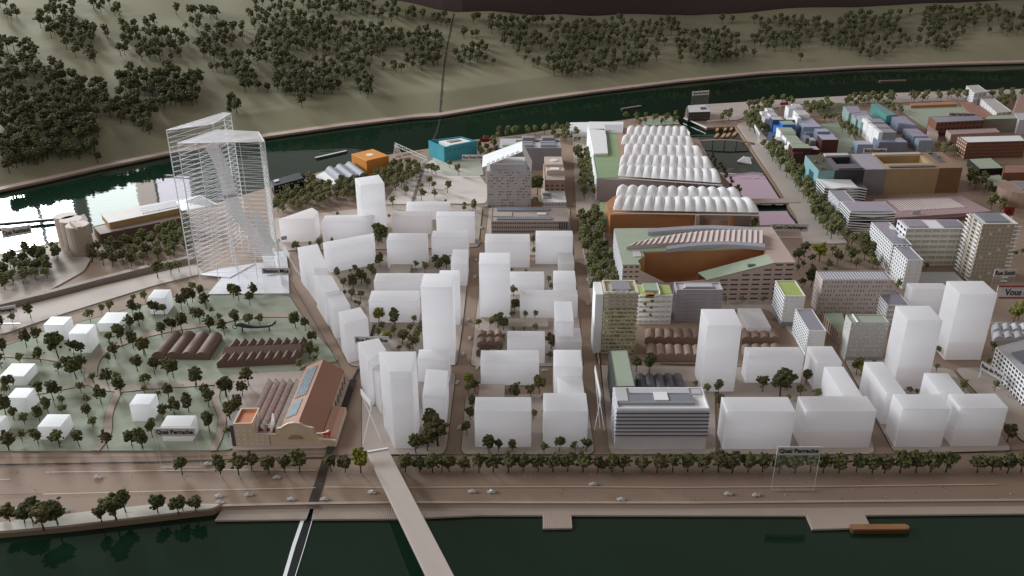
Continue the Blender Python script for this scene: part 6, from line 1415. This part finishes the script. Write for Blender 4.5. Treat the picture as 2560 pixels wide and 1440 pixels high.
park = [(310, 380, 220), (130, 430, 330), (10, 490, 350), (1460, 225, 110), (1335, 225, 145), (1330, 360, 200), (1400, 320, 235), (1100, 325, 205), (1020, 340, 245), (910, 420, 290), (1545, 355, 205), (1650, 350, 230),
        (1815, 290, 140), (1875, 250, 90), (1925, 220, 80), (1940, 130, 15), (2010, 180, 45), (2065, 290, 130), (2335, 175, 35), (2390, 205, 50), (2540, 170, 30), (2500, 250, 120), (1395, 460, 320), (1300, 500, 355), (1215, 630, 445),
        (1105, 650, 530, 1), (1155, 785, 620), (1335, 680, 520), (1455, 745, 580), (1620, 565, 425), (1720, 520, 375), (1825, 525, 325), (1930, 385, 275), (2000, 430, 280), (2125, 345, 270), (2100, 510, 360), (2195, 430, 335), (2245, 545, 395),
        (2350, 440, 300), (2495, 455, 340), (265, 665, 505), (375, 625, 480), (40, 750, 590), (15, 880, 735), (205, 835, 725), (410, 820, 675), (585, 775, 520), (740, 750, 600), (815, 755, 620), (1085, 835, 730), (590, 945, 830),
        (765, 985, 780), (815, 920, 755), (695, 930, 770), (1375, 910, 755), (1545, 940, 775), (1670, 940, 790), (1735, 975, 800), (1085, 1060, 880), (1210, 1140, 960), (1170, 1010, 915), (1450, 1050, 940), (1965, 1050, 885), (945, 1045, 935),
        (815, 1130, 1025), (1015, 1235, 1065), (2050, 1170, 1040), (2090, 1270, 1095), (2270, 1165, 985), (2425, 1165, 1010), (2490, 1060, 880), (400, 1190, 1020), (535, 1200, 1010), (600, 1170, 1060), (485, 1340, 1180), (625, 1255, 1160), (630, 1350, 1245),
        (870, 1245, 1145), (880, 1370, 1240), (935, 1470, 1360), (60, 1350, 1160), (100, 1100, 945), (140, 1400, 1270), (250, 1440, 1320), (400, 1420, 1270), (1690, 1210, 1040), (1590, 1195, 1105), (1640, 1395, 1245), (1750, 1360, 1190), (1890, 1320, 1140),
        (2300, 1400, 1230), (2385, 1330, 1165), (2060, 1450, 1330), (1455, 1150, 1060, 1), (45, 1150, 1040)]
trees_px(park, 'small dark green model tree standing on the pale park lawn', 'trees on the park lawn', ox=0, oy=700, z=0.0022, wide=0.9)
park2 = [(65, 1360, 1170), (165, 1250, 1080), (925, 1250, 1150), (1020, 1010, 845), (940, 1060, 910), (735, 1190, 1010), (120, 720, 620), (1600, 160, 0), (1695, 185, 55), (1765, 320, 185), (1735, 465, 305), (1820, 440, 355), (1795, 520, 430), (1650, 575, 465), (1130, 130, 15), (1240, 130, 20), (1000, 130, 0), (600, 760, 560), (80, 430, 260), (900, 850, 660)]
trees_px(park2, 'small dark green model tree standing on the pale park lawn', 'trees on the park lawn', ox=340, oy=780, z=0.0022, wide=0.9)
trees_px([(90, 180, 0), (230, 105, -20), (380, 110, -30), (600, 150, -10), (795, 140, -10), (1080, 160, 0), (1320, 135, -10), (1430, 160, -10)], 'small dark green model tree standing on the pale park lawn', 'trees on the park lawn', ox=0, oy=1080, z=0.0022)
trees_px([(1825, 430, 260), (2205, 420, 235), (2390, 430, 235)], 'model tree at the kerb of the quay road near the hall', 'kerb trees near the hall', ox=0, oy=1080)
trees_px([(520, 385, 215), (690, 415, 240), (850, 405, 245), (1000, 405, 205)], 'model tree at the kerb of the quay road near the hall', 'kerb trees near the hall', ox=500, oy=1080)
trees_px([(1315, 400, 225), (1455, 405, 240), (1610, 405, 185, 1)], 'model tree at the kerb between the board joint and the bridge', 'kerb trees by the bridge', ox=500, oy=1080)
row = [(x, 400+random.uniform(-6, 8), 240+random.uniform(-15, 15)) for x in (-345, -200, -75, 20, 90, 240, 390, 530, 685, 830, 980, 1130, 1275, 1430, 1575, 1720, 1830, 2020, 2170, 2325, 2475)]
row += [(2560+x*4/3.122, 404+random.uniform(-6, 8), 225+random.uniform(-15, 15)) for x in (50, 175, 280, 405, 520, 650, 770, 890, 990, 1115, 1250, 1375, 1470, 1590, 1715, 1830, 1950, 2195, 2310, 2430, 2535)]
trees_px(row, 'dark model tree in the long row along the quay', 'row of trees along the quay', ox=1100, oy=1080, wide=1.15)
bank_t = [(100, 900, 730), (250, 910, 740), (330, 900, 690), (440, 980, 740), (580, 930, 690), (390, 850, 690), (1020, 900, 750), (1165, 880, 640), (1260, 810, 610), (1580, 810, 645), (1790, 820, 650), (1830, 790, 660), (1960, 800, 650), (60, 830, 730)]
trees_px(bank_t, 'bushy olive model tree on the planted river bank', 'trees on the planted bank', ox=0, oy=1080, wide=1.12)
trees_px([(860+590/4*0+590, 1320, 1150), (720, 1330, 1150), (835, 1305, 1130), (880, 1180, 1040), (940, 1260, 970), (850, 1110, 905), (965, 1165, 1040)], 'dark model tree in the clump on the corner before the wedge-roofed tower', 'trees on the wedge tower corner', ox=860, oy=800)
trees_px([(1545, 1315, 1200), (1680, 1310, 1195), (2000, 1330, 1220), (2155, 1310, 1175), (2310, 1310, 1215), (2420, 1315, 1190), (1900, 980, 900), (1995, 950, 900)], 'small model tree at the foot of the quay-front white blocks', 'trees at the quay-front blocks', ox=860, oy=800)
trees_px([(1240, 735, 640), (1250, 660, 530, 1), (1310, 720, 600), (1285, 880, 760), (1265, 1000, 865), (1230, 1150, 1015), (1745, 665, 620), (1705, 790, 650), (1870, 770, 645), (1955, 730, 570), (1985, 800, 740), (1890, 1000, 900)], 'small model tree between the white blocks beside the straight street', 'trees between the white blocks', ox=860, oy=800)
trees_px([(2070, 290, 135), (2055, 400, 315), (1690, 120, 70), (1805, 110, 90), (1910, 130, 35), (1605, 200, 130), (1560, 330, 255), (1430, 330, 275)], 'small model tree in the yards around the small brown sheds', 'trees around the small brown sheds', ox=860, oy=800)
trees_px([(390, 1040, 940), (500, 1030, 935), (580, 1040, 890), (635, 1060, 930), (730, 945, 870), (750, 890, 745), (845, 945, 865), (950, 945, 865), (735, 720, 610), (1085, 600, 520), (1110, 665, 590), (1250, 480, 435), (935, 205, 110), (930, 300, 230), (720, 480, 440), (860, 490, 460)], 'small dark model tree tucked among the white street blocks', 'trees among the white street blocks', ox=1100, oy=560)
trees_px([(590, 220, 110), (640, 320, 210), (700, 170, 130), (750, 180, 90), (735, 330, 180), (815, 280, 130), (880, 320, 225), (920, 200, 85), (960, 210, 120), (720, 450, 335), (810, 435, 340), (650, 400, 340), (790, 520, 450), (760, 500, 440), (990, 670, 515, 1), (1150, 690, 530), (1020, 740, 650), (985, 820, 720), (1075, 880, 750, 1), (1150, 800, 690), (1340, 690, 600), (1410, 720, 640), (1300, 760, 670), (1230, 880, 735), (1370, 850, 740), (1330, 930, 790), (1300, 960, 870), (1200, 960, 890), (1390, 790, 680), (1360, 900, 800)], 'model tree in the courtyards behind the diagonal street blocks', 'trees in the diagonal street courtyards', ox=700, oy=640)
trees_px([(410, 930, 810), (540, 870, 810), (645, 900, 785), (755, 830, 775), (905, 800, 755), (1260, 830, 630), (1215, 850, 740), (1240, 1070, 935), (1120, 1280, 1185), (1230, 830, 680), (1500, 350, 255), (1370, 470, 365), (1595, 1090, 1010), (1690, 1130, 1020, 1), (1790, 1060, 940), (1845, 1120, 985), (1905, 1090, 950), (820, 570, 515, 1), (1335, 590, 540, 1)], 'model tree behind the first white blocks near the clear tower', 'trees behind the clear tower blocks', ox=640, oy=400)
trees_px([(1655, 405, 285), (1660, 300, 230), (1735, 260, 150), (1780, 300, 205), (1785, 380, 295), (1915, 330, 210), (1500, 350, 255), (1720, 130, 25), (1760, 140, 30), (1800, 150, 45), (1935, 80, 0), (2025, 150, 45), (2085, 480, 420), (2080, 520, 455, 1), (2170, 510, 440), (2195, 500, 390), (1900, 440, 395)], 'model tree on the open pale square near the canopy tower', 'trees on the open square', ox=640, oy=400)
trees_px([(1535, 830, 640), (1520, 940, 850), (1545, 760, 700), (905, 420, 380), (1950, 310, 240), (1790, 290, 200), (1830, 260, 180)], 'model tree beside the beige stepped building', 'trees beside the stepped building', ox=960, oy=280)
trees_px([(520, 600, 450), (650, 610, 430), (1110, 760, 685), (1230, 810, 710), (1340, 820, 690), (1350, 960, 820), (1780, 800, 645), (1960, 840, 590), (2030, 775, 605), (2220, 725, 575), (2160, 850, 730), (2320, 880, 765), (2050, 890, 820)], 'model tree around the quay-front blocks next to the striped office', 'trees around the striped office', ox=1460, oy=780)
trees_px([(885, 625, 465), (945, 690, 545, 1), (1050, 530, 475), (1410, 830, 750), (1690, 430, 340), (1680, 600, 520), (1950, 790, 680, 1), (2260, 790, 690, 1), (2240, 390, 300), (2390, 1300, 1120), (2200, 540, 460), (1480, 830, 770)], 'model tree in the alleys by the tall white towers', 'trees by the tall white towers', ox=1920, oy=780)
trees_px([(300, 560, 410), (360, 480, 340), (440, 560, 460), (510, 530, 355, 1), (350, 600, 520), (430, 640, 560), (590, 620, 510, 1), (560, 680, 590), (640, 470, 360), (690, 560, 420), (770, 460, 350), (830, 540, 400), (880, 600, 490), (940, 430, 320), (960, 520, 380), (1010, 560, 420), (1040, 610, 480), (1090, 620, 520), (340, 800, 700), (430, 790, 600), (290, 640, 560), (1580, 620, 550), (1850, 470, 395), (1800, 460, 400), (1880, 540, 460), (1760, 480, 420), (2450, 500, 420), (2530, 480, 400), (2500, 1120, 930, 1), (2450, 1150, 1000, 1), (2520, 1060, 950), (1420, 980, 920), (1290, 820, 740), (1310, 780, 700)], 'model tree around the gridded blocks and the courtyard building', 'trees around the gridded blocks', ox=1920, oy=520)
trees_px([(1490, 880, 800), (1660, 870, 800), (1870, 870, 800), (990, 890, 800)], 'low shrub at the foot of the courtyard building', 'shrubs at the courtyard building', ox=1440, oy=540)

# groves: spread trees through ground areas given by photo outlines
def inside(p, poly):
    c = False; n = len(poly)
    for i in range(n):
        a, b = poly[i], poly[i-1]
        if (a[1] > p[1]) != (b[1] > p[1]) and p[0] < (b[0]-a[0])*(p[1]-a[1])/(b[1]-a[1])+a[0]: c = not c
    return c
def grove(px, spacing, h, label, group, m=M_leafa, z=0.0012):
    poly = [G(x, y).xy for x, y in px]; xs = [p.x for p in poly]; ys = [p.y for p in poly]; got = []
    for _ in range(4000):
        p = Vector((trng.uniform(min(xs), max(xs)), trng.uniform(min(ys), max(ys))))
        if inside(p, poly) and all((p-q).length > spacing for q in got): got.append(p)
    for p in got:
        hh = h*trng.uniform(0.85, 1.15)
        tree(V2(p, z), hh, m, label, group)
HTR = 0.027
grove([(0, 690), (30, 660), (120, 680), (125, 705), (60, 715), (0, 735)], 0.017, HTR, 'dark olive tree in the clump beside the silos', 'trees beside the silos', M_leaf); grove([(65, 640), (150, 632), (150, 655), (110, 690)], 0.018, HTR, 'dark olive tree in the clump beside the silos', 'trees beside the silos', M_leaf)
grove([(215, 655), (240, 630), (300, 615), (400, 590), (478, 560), (478, 640), (400, 655), (330, 670), (270, 670)], 0.0195, HTR, 'dark olive tree in the grove before the brown warehouse', 'grove before the warehouse', M_leaf)
trees_px([(1580, 1020, 850), (1715, 990, 860), (1795, 965, 840)], 'lone tree on the pavement beside the clear tower', 'lone trees by the clear tower', ox=0, oy=440)
grove([(690, 522), (720, 490), (790, 475), (870, 462), (960, 478), (955, 498), (850, 505), (790, 520), (700, 540)], 0.0175, 0.026, 'tree in the dense belt between the tower and the orange cube', 'tree belt by the orange cube'); grove([(740, 470), (775, 452), (790, 462), (760, 480)], 0.016, 0.024, 'tree in the dense belt between the tower and the orange cube', 'tree belt by the orange cube')
grove([(915, 455), (990, 420), (1045, 420), (1050, 445), (990, 478), (960, 480)], 0.017, 0.026, 'tree in the clump between the orange cube and the crane', 'trees by the crane')
grove([(1442, 395), (1468, 395), (1500, 480), (1505, 500), (1455, 500)], 0.021, 0.032, 'tree in the avenue beside the cushion roof hall', 'avenue by the cushion hall'); grove([(1452, 552), (1492, 548), (1512, 640), (1462, 640)], 0.021, 0.032, 'tree in the avenue beside the orange-walled hall', 'avenue by the orange hall'); grove([(1476, 650), (1530, 650), (1545, 740), (1486, 745)], 0.020, 0.030, 'tree in the avenue beside the courtyard building', 'avenue by the courtyard building')
for px in ([(1858, 300), (1885, 296), (1912, 330), (1905, 345), (1880, 340)], [(1900, 372), (1935, 372), (1990, 440), (1965, 445)], [(1960, 430), (1995, 440), (2040, 500), (2015, 510)], [(2020, 510), (2055, 515), (2100, 590), (2080, 605), (2040, 560)]):
    grove(px, 0.0195, 0.030, 'olive tree in the double row along the avenue past the basin', 'avenue trees past the basin')
grove([(1868, 272), (1930, 262), (1925, 290), (1885, 300)], 0.022, 0.028, 'olive tree by the head of the avenue at the river', 'trees at the avenue head'); grove([(1800, 305), (1825, 290), (1822, 306)], 0.018, 0.026, 'olive tree beside the dark harbour pavilion', 'trees by the harbour pavilion')
grove([(1245, 338), (1420, 325), (1430, 335), (1260, 345)], 0.022, 0.024, 'olive tree along the river behind the rolled-roof building', 'river trees behind the rolled roof'); grove([(1195, 370), (1245, 352), (1245, 385), (1200, 400)], 0.022, 0.026, 'olive tree beside the teal building', 'trees beside the teal building'); grove([(1380, 345), (1450, 338), (1440, 355), (1400, 362)], 0.025, 0.024, 'olive tree near the blue parking sign', 'trees by the parking sign')
grove([(1560, 302), (1690, 295), (1700, 312), (1600, 318)], 0.026, 0.022, 'olive tree on the grass behind the cushion roofs', 'trees behind the cushion roofs'); grove([(1762, 395), (1780, 392), (1858, 492), (1846, 496)], 0.016, 0.014, 'low dark shrub lining the basin edge', 'shrubs along the basin', M_leaf); grove([(1878, 565), (1890, 565), (1893, 575), (1880, 575)], 0.012, 0.022, 'dark tree at the end of the orange-walled hall', 'tree at the orange hall end', M_leaf)
grove([(1950, 262), (1965, 258), (1985, 260), (1980, 268)], 0.018, 0.026, 'tree on the river lawn behind the townhouses', 'trees behind the townhouses'); grove([(2010, 275), (2070, 262), (2075, 278), (2020, 290)], 0.020, 0.028, 'tree on the river lawn behind the townhouses', 'trees behind the townhouses'); grove([(2055, 305), (2090, 300), (2088, 308)], 0.018, 0.024, 'tree beside the mint frosted blocks', 'trees beside the mint blocks'); grove([(2095, 312), (2130, 330), (2140, 355), (2110, 340)], 0.020, 0.026, 'tree beside the mint frosted blocks', 'trees beside the mint blocks')
grove([(2100, 268), (2125, 255), (2225, 245), (2240, 262), (2190, 262), (2150, 272)], 0.021, 0.028, 'tree in the riverside line next to the meadow', 'riverside trees by the meadow'); grove([(2200, 262), (2245, 275), (2255, 288), (2225, 285)], 0.018, 0.020, 'tree in the riverside line next to the meadow', 'riverside trees by the meadow'); grove([(2270, 250), (2430, 240), (2420, 250), (2275, 258)], 0.026, 0.028, 'tree on the river bank beyond the meadow', 'river trees beyond the meadow'); grove([(2470, 240), (2600, 232), (2600, 242), (2480, 250)], 0.026, 0.026, 'tree on the river bank beyond the diamond blocks', 'river trees beyond the diamond blocks')
grove([(2490, 262), (2530, 250), (2535, 262), (2505, 275)], 0.022, 0.026, 'tree beside the diamond-patterned blocks', 'trees beside the diamond blocks', M_leaf); grove([(2415, 440), (2470, 470), (2475, 490), (2425, 480)], 0.022, 0.028, 'dark tree beside the sage-roofed blocks', 'trees beside the sage-roofed blocks', M_leaf); grove([(2470, 510), (2510, 520), (2505, 535), (2475, 525)], 0.020, 0.026, 'dark tree by the curved brown block', 'trees by the curved block', M_leaf); grove([(2335, 370), (2385, 375), (2390, 395), (2345, 395)], 0.022, 0.024, 'dark tree between the blue and rust blocks', 'trees between blue and rust blocks', M_leaf); grove([(2105, 600), (2160, 600), (2180, 640), (2130, 630)], 0.020, 0.028, 'dark tree below the zigzag striped block', 'trees below the zigzag block', M_leaf)
TREES.sort(key=lambda e: -e[1]/(e[0]-Vector((0, 0, H))).length)
for p, h, m, l, g, w in TREES[:300]: put_tree(p, h, m, l, g, wide=w)
merge_trees('distant_trees', 'olive model trees in the far avenues and groves around the halls', [(e[0], e[1]) for e in TREES[300:]], M_leafa)

# ---------------------------------------------------------------- woods on the hillside
woods = [[(0, 95), (60, 110), (130, 155), (230, 205), (300, 165), (400, 190), (425, 165), (512, 190), (515, 235), (450, 268), (365, 285), (372, 322), (350, 318), (240, 270), (250, 350), (225, 385), (100, 395), (0, 430)],
         [(95, 50), (150, 0), (270, 0), (245, 45), (272, 85), (210, 110), (260, 150), (180, 135)], [(-10, 0), (25, 10), (60, 50), (20, 40)], [(230, 0), (300, 0), (310, 30), (240, 25)], [(300, 55), (350, 60), (390, 45), (400, 78), (450, 85), (490, 110), (455, 140), (360, 140), (285, 125), (310, 95)],
         [(440, 20), (520, 15), (560, 35), (480, 75), (445, 60)], [(520, 60), (600, 30), (690, 15), (760, 35), (830, 50), (900, 60), (1000, 65), (1085, 75), (1115, 110), (1100, 150), (1030, 175), (930, 170), (925, 235), (880, 215), (760, 240), (700, 225), (640, 215), (610, 225), (600, 190), (500, 155), (500, 110)], [(560, 262), (600, 245), (605, 270), (575, 278)],
         [(640, 0), (960, 0), (1000, 20), (1120, 35), (1120, 60), (1000, 45), (900, 30), (760, 25)], [(1138, 70), (1170, 60), (1200, 95), (1235, 150), (1150, 158), (1132, 130)],
         [(1170, 38), (1330, 40), (1560, 45), (1800, 45), (2000, 35), (2300, 22), (2560, 5), (2560, 80), (2420, 70), (2350, 130), (2300, 100), (2180, 140), (2120, 120), (2000, 90), (2010, 135), (1960, 110), (1900, 125), (1850, 140), (1760, 155), (1720, 130), (1640, 170), (1560, 160), (1500, 180), (1400, 185), (1330, 160), (1290, 130), (1240, 90)]]
spots = []
for w in woods:
    xs = [p[0] for p in w]; ys = [p[1] for p in w]; area_ = (max(xs)-min(xs))*(max(ys)-min(ys))
    for _ in range(int(area_/95)):
        x, y = trng.uniform(min(xs), max(xs)), trng.uniform(min(ys), max(ys))
        if not inside((x, y), w): continue
        if noise.noise(Vector((x/70, y/38, 3.3))) < -0.30: continue
        if any(abs(x-q[0]) < 11 and (x-q[0])**2+(2.0*(y-q[1]))**2 < (330 if x < 520 else 250) for q in spots): continue
        spots.append((x, y))
for x, y in ((75, 112), (25, 205), (375, 325), (640, 8), (210, 410), (95, 400), (370, 300), (1085, 155), (1885, 130), (2000, 140), (1535, 170), (1700, 145), (2330, 20), (30, 195), (245, 395), (755, 255)): spots.append((x, y))
hs = []
for x, y in spots:
    p = hill_hit(x, y+14)
    if p is not None and p.y < hill_edge(p.x)-0.01 and hill_z(p.x, p.y) > 0.002: hs.append(p)
hs.sort(key=lambda p: p.length)
HH = 0.036
for p in hs[:290]:
    k = trng.uniform(0.72, 1.2); d = p.y-bank_at(p.x)
    l = ('tall' if k > 1.04 else 'short' if k < 0.88 else 'middling') + ' dark tree ' + ('at the foot of' if d < 0.22 else 'low on' if d < 0.34 else 'partway up' if d < 0.46 else 'high on') + ' the hillside, opposite ' + near(p, 'hill')
    put_tree(V2(p, hill_z(p.x, p.y)-0.0005), HH*k, M_leafh, l, l, name='hillside_tree')
merge_trees('hillside_woods', 'mass of dark model trees covering the upper hillside', [(V2(p, hill_z(p.x, p.y)-0.0005), HH*trng.uniform(0.72, 1.2)) for p in hs[290:]], M_leafh)

# ---------------------------------------------------------------- dust and crumbs lying on the board
dr = random.Random(21)
for nm, m, n, lab in (('dark_crumbs', mat('dark_crumb', (0.06, 0.045, 0.035), 0.9), 260, 'dark foam crumbs fallen on the streets and lawns'), ('pale_crumbs', mat('pale_crumb', (0.62, 0.58, 0.54), 0.8), 170, 'pale dust grains lying on the quay road')):
    mb = MB()
    for _ in range(n):
        x = dr.uniform(20, 2540); y = dr.uniform(1145, 1255) if nm[0] == 'p' or dr.random() < 0.4 else dr.uniform(740, 1140)
        p = G(x, y, 0.0026 if y < 1140 else 0.0009); s_ = dr.uniform(0.0003, 0.0009)
        mb.add([p+Vector((-s_, -s_*0.5, 0)), p+Vector((s_, -s_*0.6, 0)), p+Vector((dr.uniform(-s_, s_), s_, 0)), p+Vector((0, 0, s_))], [(0, 1, 3), (1, 2, 3), (2, 0, 3), (0, 2, 1)])
    o = mb.build(nm, m); o['kind'] = 'stuff'; tag(o, lab, 'crumbs')

# fittings that stand on a roof belong to that roof
ON_ROOF = {'roof_hatch', 'solar_panel', 'plant_room', 'roof_light', 'roof_unit', 'roof_strip', 'roof_seam', 'roof_slat', 'roof_terrace', 'roof_lawn', 'roof_plant', 'roof_rail', 'roof_panel', 'roof_court', 'roof_wall', 'roof_scallop', 'solar_strip', 'roof_vent', 'roof_grille', 'roof_storey', 'roof_channel', 'roof_block', 'skylight_bar'}
for o in list(COL.objects):
    if o.parent is not None and o.parent.parent is None and o.name.split('.')[0] in ON_ROOF:
        r = [c for c in o.parent.children if c.name.split('.')[0] == 'roof']
        if r and r[0] is not o: o.parent = r[0]
